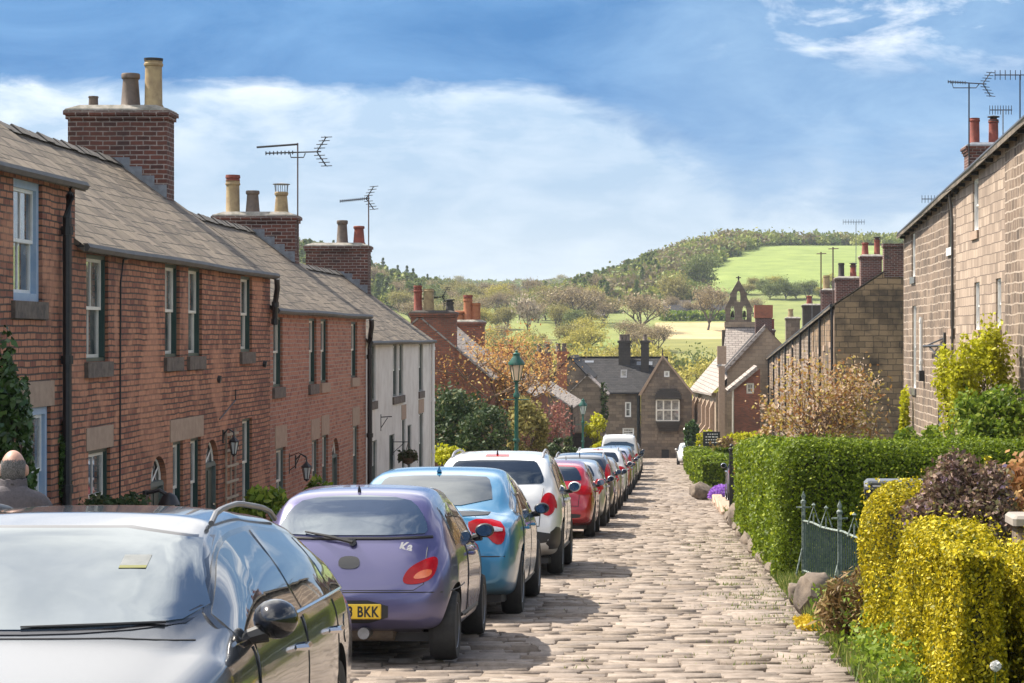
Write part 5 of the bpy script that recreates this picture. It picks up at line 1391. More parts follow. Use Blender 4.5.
px_shrub('shrub', 'small loose green shrub left of the red slatted garden seat', 922, 462, 46, 44, 44, 900, .07, 'green', 27, clumps=14)
px_shrub('shrub', 'narrow yellow green climber on the corner of the far right cottage', 905, 460, 66, 10, 72, 500, .09, 'lime', 28, clumps=14, depth=.3)
px_shrub('blossom_tree', 'copper and pale pink blossom tree in front of the banded stone gable', 822, 466, 74, 146, 118, 4600, .075, 'blossom', 29, clumps=120, cat='tree', depth=2.2, stem_mat='twig', stems=34, stem_r=.035, fill=.25, spf=.34)
px_shrub('blossom_tree', 'small sparse blossom tree left of the big copper blossom tree', 771, 462, 84, 40, 58, 800, .09, 'blossom', 30, clumps=18, cat='tree', stem_mat='twig')
px_shrub('shrub', 'golden mound of shrub on the far right verge beside the notice board', 748, 456, 104, 64, 26, 900, .12, 'lime', 31, clumps=16)
px_shrub('shrub', 'grey green mounded shrub between the hedges by the drive', 736, 462, 96, 50, 28, 900, .1, 'dry', 32, clumps=16, core=.5)
px_shrub('round_bush', 'round dark clipped bush by the road near the church', 692, 450, 142, 18, 30, 3000, .13, 'glossy', 33, clumps=34)
px_shrub('round_bush', 'yellow leafy bush to the left of the notice board', 707, 452, 128, 24, 22, 500, .13, 'lime', 34, clumps=12)
# left gardens
px_shrub('shrub', 'large dark evergreen bush cut by the left edge of the photo', 4, 560, 22, 62, 232, 5200, .05, 'glossy', 41, clumps=48, depth=.5)
px_shrub('shrub', 'feathery green shrub in front of the first green framed window', 112, 545, 26, 84, 58, 2600, .04, 'dark', 42, clumps=28)
px_shrub('shrub', 'bright leafy laurel below the trellis in front of the long brick cottage', 262, 560, 33, 72, 72, 2600, .075, 'green', 43, clumps=26)
px_shrub('shrub', 'leafy bush in front of the large black lantern on the middle cottage', 321, 540, 40, 44, 66, 1600, .08, 'green', 44, clumps=20)
px_shrub('climber', 'ivy climbing beside the black drainpipe of the nearest cottage', 63, 515, 27, 17, 110, 1300, .05, 'glossy', 45, clumps=22, depth=.22)
px_shrub('shrub', 'dark olive evergreen shrub with drooping branches left of the first lamp post', 455, 470, 78, 72, 96, 5600, .09, 'dark', 46, clumps=60, depth=1.6)
px_shrub('shrub', 'darker lower evergreen shrub at the foot of the lamp post', 486, 472, 76, 66, 70, 4200, .08, 'dark', 47, clumps=44, depth=1.4)
px_shrub('shrub', 'olive yellow conifer bush just right of the first lamp post', 526, 468, 82, 46, 74, 2600, .09, 't_olive', 48, clumps=30)
px_shrub('shrub', 'yellow flowering bush over the garden wall beside the white cottage', 448, 470, 71, 40, 24, 900, .08, 'lime', 49, clumps=14)
px_shrub('shrub', 'red budded shrub right of the copper tree near the low stone cottage', 553, 450, 104, 50, 56, 1100, .08, 'redbud', 50, clumps=26, stem_mat='twig')
px_shrub('shrub', 'dark green hedge-like shrub under the far lamp post', 563, 462, 98, 46, 26, 1400, .1, 'dark', 51, clumps=22)
px_shrub('shrub', 'yellow shrub spilling over the dark yard wall', 596, 447, 126, 26, 34, 700, .11, 'lime', 52, clumps=14)
px_shrub('shrub', 'yellow green bush just right of the far lamp post', 603, 460, 110, 34, 20, 600, .11, 'lime', 53, clumps=12)
px_shrub('climber', 'ivy column between the two stone gables', 604, 436, 149, 9, 56, 500, .13, 'dark', 54, clumps=14, depth=.4)

# ------------------------------------------------------------------ trees with trunk, limbs and crown
def tree_parts(seed, h, spread, leafn, size, levels=4, up=.55, trunk_r=None, clump=.55, fork=3, first=.28, droop=0):
    g = random.Random(seed); ng = np.random.default_rng(seed)
    q = MB(); tips = []
    tr = trunk_r or h * .028
    def grow(p, d, L, r, lev):
        n = 3; pts = [p]; c = p; dd = d.copy()
        for i in range(n):
            dd = (dd + Vector((g.gauss(0, .13), g.gauss(0, .13), g.gauss(0, .1) + .05 * up - droop * lev * .05))).normalized(); c = c + dd * (L / n); pts.append(c)
        q.tube(pts, [lerp(r, r * .6, i / n) for i in range(n + 1)], 6 if lev < 2 else 4, cap=False)
        if lev >= 2: tips.extend(pts[1:])
        if lev == levels: return
        k = fork if lev else fork + 2
        for i in range(k):
            a = 2 * math.pi * (i + g.random() * .6) / k
            side = Vector((math.cos(a) * spread, math.sin(a) * spread, 0))
            nd_ = (dd * .75 + side * g.uniform(.6, 1.0) + Vector((0, 0, up * .5))).normalized()
            t = g.uniform(.55, 1.0) if lev else g.uniform(.75, 1.0)
            grow(pts[0].lerp(c, t), nd_, L * g.uniform(.58, .78) if lev else h * g.uniform(.24, .34), r * .55, lev + 1)
    grow(Vector((0, 0, -.1)), Vector((0, 0, 1)), h * first, tr, 0)
    T = np.array([tuple(t) for t in tips])
    k = ng.integers(0, len(T), leafn)
    P = T[k] + ng.normal(size=(leafn, 3)) * clump
    return q, P, T
def tree(name, label, x, y, h, spread, leafn, size, mat, seed, group=None, zb=None, aspect=1.6, bark='bark', **k):
    o = empty(name, (x, y, land(x, y) if zb is None else zb), 0, label, 'tree', group)
    q, P, T = tree_parts(seed, h, spread, leafn, size, **k)
    # scale so that the crown top really is at h
    s = h / max(P[:, 2].max(), .1)
    q.v = [(a * s, b * s, c * s) for a, b, c in q.v]; P = P * s
    q.build('trunk', M[bark], o, fixn=False)
    leaves('crown', P, size, LM[mat], o, seed=seed, aspect=aspect)
    return o
tree('copper_tree', 'tree in orange copper bud behind the first lamp post', wx(494, 90), 90, 7.5, .85, 8500, .068, 'copper', 61, zb=rz(90) - .3, clump=.34, levels=5, fork=3, bark='twig', first=.2)
tree('copper_tree', 'second copper budded tree overlapping the first on its left', wx(472, 88), 88, 6.9, 1.3, 5600, .068, 'copper', 62, zb=rz(88) - .3, clump=.3, levels=5, fork=3, bark='twig', first=.2)

# valley trees: six grown prototypes, copied, turned and scaled
PROTO = {}
def proto(kind, mat, h, spread, n, size, seed, bark='bark', **k):
    q, P, T = tree_parts(seed, h, spread, n, size, **k)
    s = h / P[:, 2].max(); q.v = [(a * s, b * s, c * s) for a, b, c in q.v]; P = P * s
    tm = q.build('trunk', M[bark], None, fixn=False); cm = leaves('crown', P, size, LM[mat], seed=seed)
    PROTO.setdefault(kind, []).append((tm.data, cm.data, h, P[:, 0].max() - P[:, 0].min()))
    bpy.data.objects.remove(tm); bpy.data.objects.remove(cm)
for s in (1, 2, 3):
    proto('spring', 't_spring', 11, 1.0, 4200, .30, 70 + s, clump=.75, levels=4, first=.13)
    proto('olive', 't_olive', 12, 1.0, 4000, .34, 80 + s, clump=.8, levels=4, first=.13)
    proto('green', 't_green', 12, .95, 4000, .34, 90 + s, clump=.85, levels=4, first=.12)
    proto('bare', 't_brown', 12, 1.05, 3000, .26, 100 + s, clump=.6, levels=5, fork=3, first=.16)
proto('pale', 't_pale', 8, 1.1, 1100, .4, 120, clump=.6)
def conifer_mesh(h, r, n, seed):
    g = np.random.default_rng(seed); t = g.random(n) ** .75; tier = np.floor(t * 9) / 9 + (t * 9 % 1) * .06
    a = g.random(n) * 6.283; rr = r * (1 - tier) * (.35 + .65 * g.random(n) ** .5) * (1 - .25 * ((t * 9) % 1))
    return np.stack([rr * np.cos(a), rr * np.sin(a), .08 * h + tier * h * .92 - rr * .22], 1)
for s in (1, 2):
    P = conifer_mesh(13, 2.6, 1100, 130 + s); cm = leaves('crown', P, .5, LM['t_conifer'], seed=s)
    q = MB(); q.tube([(0, 0, -.3), (0, 0, 12)], [.25, .05], 6); tm = q.build('trunk', M['bark'], None)
    PROTO.setdefault('conifer', []).append((tm.data, cm.data, 13, 5.0)); bpy.data.objects.remove(tm); bpy.data.objects.remove(cm)
GRP = {'spring': ('yellow-green trees in fresh leaf across the valley', 'yellow-green spring tree in the valley beyond the roofs'), 'olive': ('olive trees in half leaf across the valley', 'olive tree in half leaf in the valley beyond the roofs'),
       'green': ('darker green valley trees', 'darker green tree in the valley beyond the roofs'), 'bare': ('bare brown valley trees', 'bare brown tree in the valley beyond the roofs'),
       'conifer': ('conifers on the valley sides', 'pointed conifer on the hill across the valley'), 'pale': ('pale blossoming valley trees', 'pale blossoming tree in the valley')}
NM = {'spring': 'spring_tree', 'olive': 'olive_green_tree', 'green': 'broadleaf_tree', 'bare': 'bare_tree', 'conifer': 'conifer', 'pale': 'blossom_tree'}
tg = random.Random(17)
def vtree(kind, px, d, hpx, wpx=None, label=None, sink=.3):
    x = wx(px, d); tm, cm, h, wd = tg.choice(PROTO[kind])
    H = hpx * d / F; s = H / h
    o = empty(NM[kind], (x, d, land(x, d) - sink), tg.random() * 6.28, label or GRP[kind][1], 'tree', None if label else GRP[kind][0])
    sx = s if wpx is None else (wpx * d / F) / wd
    o.scale = (sx, sx, s)
    for n_, me in (('trunk', tm), ('crown', cm)):
        c = bpy.data.objects.new(n_, me); COL.objects.link(c); c.parent = o
    return o
# the ones that stand out
vtree('bare', 641, 535, 46, 66, 'broad bare brown tree in the middle of the valley, left of the farm roofs')
vtree('bare', 708, 545, 50, 46, 'spreading bare oak at the edge of the pale field right of the farm roofs')
vtree('bare', 566, 560, 44, 58, 'rounded bare brown tree on the left side of the valley')
vtree('bare', 591, 575, 40, 50, 'bare brown tree just left of the small gabled barn')
vtree('pale', 527, 500, 48, 34, 'pale pinkish blossoming tree behind the copper tree')
vtree('olive', 676, 610, 46, 44, 'large olive green tree behind the farm roofs')
vtree('green', 700, 655, 48, 42, 'dark green tree on the wood edge left of the bright field')
# bottom-of-valley band behind the end house
for i in range(46):
    px = 486 + i * 5.6 + tg.uniform(-4, 4); d = tg.uniform(262, 330)
    vtree(tg.choice(['spring', 'spring', 'olive', 'spring', 'green']), px, d, tg.uniform(58, 88))
for i in range(44):
    px = 450 + i * 6.6 + tg.uniform(-6, 6); d = tg.uniform(370, 470)
    if 590 < px < 618 or 664 < px < 735: continue
    vtree(tg.choice(['spring', 'olive', 'spring', 'bare']), px, d, tg.uniform(26, 40))
for i in range(64):
    px = 412 + i * 3.1 + tg.uniform(-5, 5); d = tg.uniform(540, 690)
    vtree(tg.choice(['bare', 'olive', 'bare', 'green', 'bare', 'spring', 'olive']), px, d, tg.uniform(20, 31), tg.uniform(24, 36))
for i in range(16):
    px = 330 + i * 7 + tg.uniform(-4, 4); vtree('conifer', px, tg.uniform(690, 790), tg.uniform(22, 34))
for i in range(18):
    px = 330 + i * 8 + tg.uniform(-5, 5); vtree(tg.choice(['olive', 'bare', 'green', 'bare']), px, tg.uniform(600, 690), tg.uniform(20, 30))
for i in range(20):
    px = 745 + i * 8 + tg.uniform(-4, 4); vtree(tg.choice(['green', 'green', 'olive', 'spring']), px, tg.uniform(640, 668), tg.uniform(11, 20), tg.uniform(14, 24))
for px, h in ((786, 26), (770, 20), (806, 22), (846, 26)): vtree('green', px, 640, h)
for i in range(7):
    vtree('bare', 655 + i * 16 + tg.uniform(-3, 3), 600 + tg.uniform(-8, 8), tg.uniform(14, 24))
# hedge line at the field foot
fh = []
for i in range(900):
    t = tg.random(); px = lerp(660, 745, t); d = 583 + tg.uniform(-2, 2); x = wx(px, d); fh.append((x, d, land(x, d) + tg.uniform(.1, 2.4)))
o = leaves('field_hedge', fh, .7, LM['green'], seed=77); tag(o, 'dark green hedge along the far edge of the pale field', 'hedge')

# hillside wood: too many crowns to count
WP = []; WR_ = []; WS = []
wg = np.random.default_rng(99)
protoP = []
for kind in ('spring', 'olive', 'green', 'bare', 'conifer'):
    for tm, cm, h, wd in PROTO[kind]:
        co = np.empty(len(cm.vertices) * 3); cm.vertices.foreach_get('co', co); P = co.reshape(-1, 4, 3).mean(1) / h
        protoP.append((kind, P))
cnt = 0
VV = []; FF = []; RR = []; nv = 0
COLR = {'spring': (.70, 1.0), 'olive': (.25, .5), 'green': (.5, .9), 'bare': (.0, .22), 'conifer': (.52, .62)}
for t in range(6400):
    lh = t % 5 == 0
    px = wg.uniform(535, 960); d = wg.uniform(640, 960)
    if lh: px = wg.uniform(290, 440); d = wg.uniform(610, 800)
    x = wx(px, d)
    if d < 690 and px > 700: continue
    if px > 690 + (d - 690) * .12 and 690 <= d < 690 + max(0, px - 690) * 2.1 and d < 880: continue
    if px < 575 and d > 700 and not lh: continue
    if d < 700 and wg.random() < .5: continue
    cnt += 1
    if cnt > 1900: break
    con = px < 660 and wg.random() < (.6 if lh else .35)
    kind, P = protoP[12 + wg.integers(0, 2)] if con else protoP[wg.integers(0, 12)]
    m_ = min(len(P), 260 if d < 800 else 200); idx = wg.choice(len(P), m_, replace=False)
    H = wg.uniform(6.5, 10.5) * (1.1 if con else 1)
    a = wg.random() * 6.28; c, s = math.cos(a), math.sin(a)
    Q_ = P[idx] * H * np.array([1.05, 1.05, 1]); Q_ = np.stack([Q_[:, 0] * c - Q_[:, 1] * s, Q_[:, 0] * s + Q_[:, 1] * c, Q_[:, 2]], 1) + np.array([x, d, land(x, d) - .3 * H])
    lo, hi = COLR[kind]; r0 = wg.uniform(lo, hi)
    V_, F_, r_ = leaf_arrays(Q_, .78, seed=t, rnd=np.clip(r0 + wg.normal(size=m_) * .03, 0, 1))
    VV.append(V_); FF.append(F_ + nv); RR.append(r_); nv += len(V_)
o = np_mesh('wood', np.concatenate(VV), np.concatenate(FF), WOODMAT, None, np.concatenate(RR)); tag(o, 'mixed wood of budding trees covering the hillside', kind='stuff')
# far ridge: hedgerows and lone trees on the skyline
VV = []; FF = []; RR = []; nv = 0
for t in range(420):
    row = t % 6; d = (1350, 1480, 1600, 1720, 1830, 1900)[row] + wg.uniform(-12, 12); px = wg.uniform(380, 640)
    if row == 5 and wg.random() < .6: continue
    kind, P = protoP[wg.integers(0, 12)]
    idx = wg.choice(len(P), 60, replace=False); H = wg.uniform(3.5, 9) if row < 5 else wg.uniform(3, 6)
    x = wx(px, d); Q_ = P[idx] * H * np.array([1.5, 1.5, 1]) + np.array([x, d, land(x, d) - .3])
    V_, F_, r_ = leaf_arrays(Q_, 2.0, seed=t, rnd=np.clip(wg.uniform(0, .6) + wg.normal(size=60) * .05, 0, 1))
    VV.append(V_); FF.append(F_ + nv); RR.append(r_); nv += len(V_)
o = np_mesh('far_hedgerows', np.concatenate(VV), np.concatenate(FF), WOODMAT, None, np.concatenate(RR)); tag(o, 'distant hedgerows and copses on the far ridge', kind='stuff')
for px, hpx, lab in ((459, 13, 'lone round tree on the far skyline above the chimneys'), (434, 8, 'small skyline tree left of the lone round tree'), (553, 10, 'left one of two thin trees on the far skyline'), (562, 14, 'taller of two thin trees on the far skyline'), (534, 6, 'tiny bush on the far skyline')):
    vtree('olive', px, 1890, hpx, hpx * 1.15, lab)

# valley buildings
def barn(label, px0, px1, pyr, pye, d, roof, wallm, dep=8, pyb=None):
    o = empty('farm_building', (wx((px0 + px1) / 2, d), d, land(wx(px0, d), d)), 0, label, 'farm building')
    x0, x1 = wx(px0, d), wx(px1, d); ze, zr_ = wz(pye, d), wz(pyr, d); zb = min(land(x0, d), wz((pyb or pye + 6), d)) - 1
    w_ = MB(); w_.box(x0, x1, d, d + dep, zb, ze); w_.add([(x0, d, ze), (x0, d + dep, ze), (x0, d + dep / 2, zr_ - .05), (x1, d, ze), (x1, d + dep, ze), (x1, d + dep / 2, zr_ - .05)], [(0, 2, 1), (3, 4, 5)]); m_ = w_.build('wall', M[wallm], o); m_.location = -o.location
    r = MB(); r.quad((x0 - .3, d - .4, ze - .1), (x1 + .3, d - .4, ze - .1), (x1 + .3, d + dep / 2, zr_), (x0 - .3, d + dep / 2, zr_)); r.quad((x0 - .3, d + dep + .4, ze - .1), (x1 + .3, d + dep + .4, ze - .1), (x1 + .3, d + dep / 2, zr_), (x0 - .3, d + dep / 2, zr_)); m_ = r.build('roof', M[roof], o, fixn=False); m_.location = -o.location
    n = int((x1 - x0) / 3.2)
    for k in range(n):
        q = MB(); a = x0 + (k + .35) * (x1 - x0) / n; q.box(a, a + 1.1, d - .05, d - .002, lerp(zb + 1, ze, .45), ze - .35); m_ = q.build('window', M['pane'], o); m_.location = -o.location
    return o
barn('long low grey farm building across the valley with a dark ridge', 664, 726, 305, 311, 592, 'slate_dark', 'render', pyb=319)
barn('pale roofed farmhouse above the long grey farm building', 664, 690, 300, 306, 604, 'slate_light', 'render', pyb=312)
barn('small pale gabled barn above the bare brown trees', 598, 618, 299, 308, 618, 'slate_light', 'stone_far', 10, pyb=314)
barn('grey roofed shed left of the small pale barn', 576, 604, 310, 315, 596, 'slate_far', 'stone_far', pyb=321)
barn('white walled farm at the foot of the bright field', 744, 776, 302, 306, 652, 'slate_light', 'white', pyb=310)
# ------------------------------------------------------------------ verge, weeds, grass in the joints
def scatter(name, label, P, size, mat, seed, aspect, up=True):
    P = np.array(P); N = None
    g = np.random.default_rng(seed); n = len(P)
    a = g.random(n) * 6.283; lean = g.normal(size=(n, 2)) * .35
    t = np.stack([lean[:, 0], lean[:, 1], np.ones(n)], 1); t /= np.linalg.norm(t, axis=1)[:, None]
    b = np.stack([np.cos(a), np.sin(a), np.zeros(n)], 1)
    L = (size * (.5 + g.random(n)))[:, None]; w_ = L / aspect
    V_ = np.stack([P - b * w_ * .5, P + b * w_ * .5, P + t * L * .6 + b * w_ * .4, P + t * L], 1).reshape(-1, 3)
    o = np_mesh(name, V_, np.arange(4 * n).reshape(-1, 4), LM[mat], None, np.repeat(g.random(n), 4)); tag(o, label, kind='stuff'); return o
gp = []
for i in range(9000):
    y = 14 + 16 * tg.random() ** 1.3; x = edge_r(y) + .04 + abs(tg.gauss(0, .28)) + max(0, (22 - y)) * .03 * tg.random()
    gp.append((x, y, land(x, y) + .0))
scatter('verge_grass', 'grass and weeds along the right-hand verge', gp, .11, 'grass', 1, 9)
gp = []
for i in range(130):
    cx, cy = edge_r(20) - abs(tg.gauss(0, .42)), tg.uniform(15, 46)
    for k in range(tg.randint(8, 46)):
        x, y = cx + tg.gauss(0, .16), cy + tg.gauss(0, .045); gp.append((x, y, rz(y) - .015))
for i in range(120):
    cx, cy = tg.uniform(-1.2, 1.2), tg.uniform(17, 60)
    for k in range(tg.randint(3, 9)): x, y = cx + tg.gauss(0, .09), cy + tg.gauss(0, .02); gp.append((x, y, rz(y) - .015))
scatter('joint_grass', 'moss and short grass growing between the setts', gp, .035, 'grass', 2, 4)
gp = [(edge_r(y) + .1 + abs(tg.gauss(0, .12)), y, rz(y) + .05) for y in [tg.uniform(57, 140) for _ in range(3500)]]
scatter('verge_grass', 'grass along the foot of the far hedges', gp, .13, 'grass', 3, 6)
wp = []
for i in range(160):
    y = tg.uniform(14.6, 21.8); x = edge_r(y) + .22 + abs(tg.gauss(0, .35)) * (.6 + (22 - y) * .08); z = land(x, y)
    h = tg.uniform(.08, .38)
    for k in range(tg.randint(40, 80)): wp.append((x + tg.gauss(0, .09), y + tg.gauss(0, .1), z + .02 + h * tg.random()))
o = leaves('weeds', wp, .026, LM['weed'], seed=31, aspect=1.8); tag(o, 'bright green nettles and weeds along the verge below the golden privet', kind='stuff')
fp = [(1.24 + max(-.1, min(.1, tg.gauss(0, .05))), 21.0 + max(-.4, min(.4, tg.gauss(0, .22))), rz(21) + .03 + .05 * tg.random()) for _ in range(520)]
o = leaves('flower_cushion', fp, .028, LM['yellowfl'], seed=32); tag(o, 'low yellow flowering cushion at the foot of the leaning boulder', 'flowers')
c = Vector((wx(722, 70), 70, rz(70)))
q = RNG.normal(size=(900, 3)); q /= np.linalg.norm(q, axis=1)[:, None]; q = np.abs(q) * np.array([0, 0, 1]) + q * np.array([1, 1, 0])
o = leaves('flower_cushion', q * np.array([.42, .5, .38]) + np.array([0, 0, .12]), .06, LM['purplefl'], seed=33); o.location = c; tag(o, 'mound of purple aubrieta spilling over the kerb at the drive entrance', 'flowers')
dl = empty('dandelion_clock', (wx(994, 13.0), 13.0, rz(13) + .1), 0, 'white dandelion seed head at the bottom right in front of the golden privet', 'flower')
mb = MB(); H = wz(666, 13.0) - rz(13) - .1; mb.tube([(0, 0, 0), (.01, 0, H)], .004, 5); mb.build('stalk', LM['weed'], dl)
q = RNG.normal(size=(260, 3)); q /= np.linalg.norm(q, axis=1)[:, None]; LM['fluff'] = leafmat('fluff', [(0, (.7, .7, .68)), (1, (.8, .8, .78))], .4)
leaves('seed_head', q * .026 + np.array([.01, 0, H]), .012, LM['fluff'], dl, seed=3)
# ------------------------------------------------------------------ cars: lofted shell, projected panels
def cr(ks, v):
    """smooth (Catmull-ish) reading of a control polyline"""
    if v <= ks[0][0]: return ks[0][1]
    if v >= ks[-1][0]: return ks[-1][1]
    for i in range(len(ks) - 1):
        a, b = ks[i], ks[i + 1]
        if v <= b[0]: return lerp(a[1], b[1], (v - a[0]) / (b[0] - a[0]))
def chaikin(p, n=2, q=.25):
    for _ in range(n):
        o = []
        for i in range(len(p)):
            a, b = p[i], p[(i + 1) % len(p)]
            o += [(lerp(a[0], b[0], q), lerp(a[1], b[1], q)), (lerp(a[0], b[0], 1 - q), lerp(a[1], b[1], 1 - q))]
        p = o
    return p
def densify(p, step):
    o = []
    for i in range(len(p)):
        a, b = p[i], p[(i + 1) % len(p)]; n = max(1, int(math.dist(a, b) / step))
        o += [(lerp(a[0], b[0], k / n), lerp(a[1], b[1], k / n)) for k in range(n)]
    return o
def eval_mesh(o):
    dg = bpy.context.evaluated_depsgraph_get()
    return bpy.data.meshes.new_from_object(o.evaluated_get(dg))
class Car:
    def __init__(s, name, label, spec, body, group='cars parked nose to tail along the left kerb', detail=2):
        s.sp = spec; s.L, s.Wd, s.H = spec['L'], spec['W'], spec['H']; s.detail = detail
        s.root = empty(name, (0, 0, 0), 0, label, 'car', group); s.paint = body
        s.shell()
    def top(s, y): return cr(s.sp['top'], y)
    def belt(s, y): return cr(s.sp['belt'], y)
    def plan(s, y): return cr(s.sp['plan'], y) * s.Wd / 2
    def bot(s, y): return cr(s.sp.get('bot', [(0, .36), (.12, .27), (.5, .2), (s.L - .6, .19), (s.L - .1, .22), (s.L, .30)]), y)
    def shell(s):
        L = s.L; st = sorted({round(v, 3) for v in [p[0] for p in s.sp['top']] + [.02, .07, .14, .3] + [L * k / 16 for k in range(1, 16)] + [L - .2, L - .08, L - .03] + [0, L]})
        st2 = [st[0]]
        for v in st[1:]:
            if v - st2[-1] > .022 or v == st[-1]: st2.append(v)
        st = st2
        bm = bmesh.new(); rings = []
        tw = s.sp.get('tumble', .30)
        for y in st:
            zs, zb, zt, w_ = s.bot(y), s.belt(y), s.top(y), s.plan(y)
            zb = min(zb, zt - .015); zs = min(zs, zb - .06)
            gh = zt - zb; k = max(0, min(1, (gh - .05) / .28))
            xr = w_ * .94 - tw * gh * 1.0
            half = [(0, zs), (w_ * .6, zs), (w_ * .86, zs + .004), (w_ * .955, zs + .05), (w_ * .985, lerp(zs, zb, .3)), (w_, lerp(zs, zb, .62)), (w_ * .992, lerp(zs, zb, .86)), (w_ * .965, zb - .012)]
            G = [(w_ * .945, zb + .02), (lerp(w_ * .94, xr, .5) + .012, lerp(zb, zt, .48)), (xr + .015, zt - .13), (xr - .03, zt - .055), (xr - .12, zt - .018), (xr * .45, zt - .002), (0, zt)]
            Bn = [(w_ * .93, zb), (w_ * .86, zb + gh * .28), (w_ * .76, zb + gh * .5), (w_ * .64, zb + gh * .68), (w_ * .48, zb + gh * .84), (w_ * .25, zb + gh * .96), (0, zt)]
            half += [(lerp(b[0], g[0], k), lerp(b[1], g[1], k)) for b, g in zip(Bn, G)]
            ring = [(x, y, z) for x, z in half] + [(-x, y, z) for x, z in half[-2:0:-1]]
            rings.append([bm.verts.new(p) for p in ring])
        n = len(rings[0])
        for a, b in zip(rings, rings[1:]):
            for i in range(n): bm.faces.new((a[i], a[(i + 1) % n], b[(i + 1) % n], b[i]))
        for r_, rev in ((rings[0], False), (rings[-1], True)):
            # caps as strips between the two halves
            h = n // 2
            for i in range(h):
                a, b, c, d = r_[i], r_[i + 1], r_[(n - i - 1) % n], r_[(n - i) % n]
                vs = []
                for v in (a, b, c, d):
                    if v not in vs: vs.append(v)
                if len(vs) >= 3: bm.faces.new(vs)
        bmesh.ops.recalc_face_normals(bm, faces=bm.faces)
        me = bpy.data.meshes.new('body'); bm.to_mesh(me); bm.free()
        tmp = bpy.data.objects.new('tmpbody', me); COL.objects.link(tmp)
        md = tmp.modifiers.new('s', 'SUBSURF'); md.levels = s.detail; md.render_levels = s.detail
        sm = eval_mesh(tmp)
        bm = bmesh.new(); bm.from_mesh(sm); s.bvh = BVHTree.FromBMesh(bm); bm.free()
        # wheel arches
        bpy.data.objects.remove(tmp)
        o = bpy.data.objects.new('body', sm); COL.objects.link(o); o.data.materials.append(s.paint); o.data.materials.append(M['plastic'])
        R_ = s.sp['wr']; ar = R_ + s.sp.get('gap', .055)
        bmc = bmesh.new()
        for yw in (s.sp['ro'], s.sp['ro'] + s.sp['wb']):
            for sg in (-1, 1):
                m = Matrix.Translation((sg * (s.Wd / 2 - .02), yw, R_ + .01)) @ Matrix.Rotation(R(90), 4, 'Y')
                bmesh.ops.create_cone(bmc, cap_ends=True, segments=40, radius1=ar, radius2=ar, depth=.5, matrix=m)
        for f in bmc.faces: f.material_index = 1
        cm = bpy.data.meshes.new('cut'); bmc.to_mesh(cm); bmc.free(); cm.materials.append(s.paint); cm.materials.append(M['plastic'])
        co = bpy.data.objects.new('tmpcut', cm); COL.objects.link(co)
        b = o.modifiers.new('b', 'BOOLEAN'); b.operation = 'DIFFERENCE'; b.object = co; b.solver = 'EXACT'; b.material_mode = 'INDEX'
        fm = eval_mesh(o)
        bpy.data.objects.remove(o); bpy.data.objects.remove(co)
        for p in fm.polygons: p.use_smooth = True
        fm.set_sharp_from_angle(angle=R(38))
        s.body = link('body', fm, [], s.root)
        if len(fm.materials) == 0: fm.materials.append(s.paint); fm.materials.append(M['plastic'])
    def cast(s, p, d):
        h = s.bvh.ray_cast(Vector(p), Vector(d))
        return (h[0], h[1]) if h[0] is not None else None
    def panel(s, name, outline, view, mat, off=.004, parent=None, rnd=2, step=.05, thick=.012, both=False, rings=(1, .94, .8, .6, .38, .18)):
        """view: 'right','left','rear','front','top', or an angle in degrees round from the rear (0) to the right side (90). outline in (across, z) seen from there"""
        if view == 'right': d = Vector((-1, 0, 0)); u = Vector((0, 1, 0))
        elif view == 'left': d = Vector((1, 0, 0)); u = Vector((0, 1, 0))
        elif view == 'rear': d = Vector((0, 1, 0)); u = Vector((1, 0, 0))
        elif view == 'front': d = Vector((0, -1, 0)); u = Vector((1, 0, 0))
        elif view == 'top': d = Vector((0, 0, -1)); u = Vector((1, 0, 0))
        else:
            a = R(view); d = Vector((-math.sin(a), math.cos(a), 0)); u = Vector((math.cos(a), math.sin(a), 0))
        v = Vector((0, 1, 0)) if view == 'top' else Vector((0, 0, 1))
        base = Vector((0, 0, 0)) if not isinstance(view, (int, float)) else Vector((0, 0, 0))
        pts = densify(chaikin(outline, rnd) if rnd else outline, step)
        cx = sum(p[0] for p in pts) / len(pts); cz = sum(p[1] for p in pts) / len(pts)
        V = []; n = len(pts); last = None; nor = []
        for sc in rings + (0,):
            for (a, b) in (pts if sc else [(cx, cz)]):
                q = u * lerp(cx, a, sc) + v * lerp(cz, b, sc) - d * 8
                h = s.cast(q, d)
                if h is None:
                    t, n2, _, _ = s.bvh.find_nearest(q + d * (8 if last is None else (last - q).dot(d)))
                    h = (t, n2)
                nn = h[1] if h[1].dot(d) < 0 else -h[1]
                last = h[0]; V.append(h[0] + nn * off); nor.append(nn)
        fs = []
        m = len(rings)
        for k in range(m - 1):
            for i in range(n): fs.append((k * n + i, k * n + (i + 1) % n, (k + 1) * n + (i + 1) % n, (k + 1) * n + i))
        for i in range(n): fs.append(((m - 1) * n + i, (m - 1) * n + (i + 1) % n, m * n))
        b0 = len(V)
        for i in range(n): V.append(V[i] - nor[i] * thick)
        for i in range(n): fs.append((i, b0 + i, b0 + (i + 1) % n, (i + 1) % n))
        mb = MB(); mb.add(V, fs, 0, True)
        o = mb.build(name, mat if not isinstance(mat, str) else M[mat], parent or s.root)
        if both:
            me = o.data.copy(); me.transform(Matrix.Scale(-1, 4, (1, 0, 0))); me.flip_normals()
            link(name, me, [], parent or s.root)
        return o
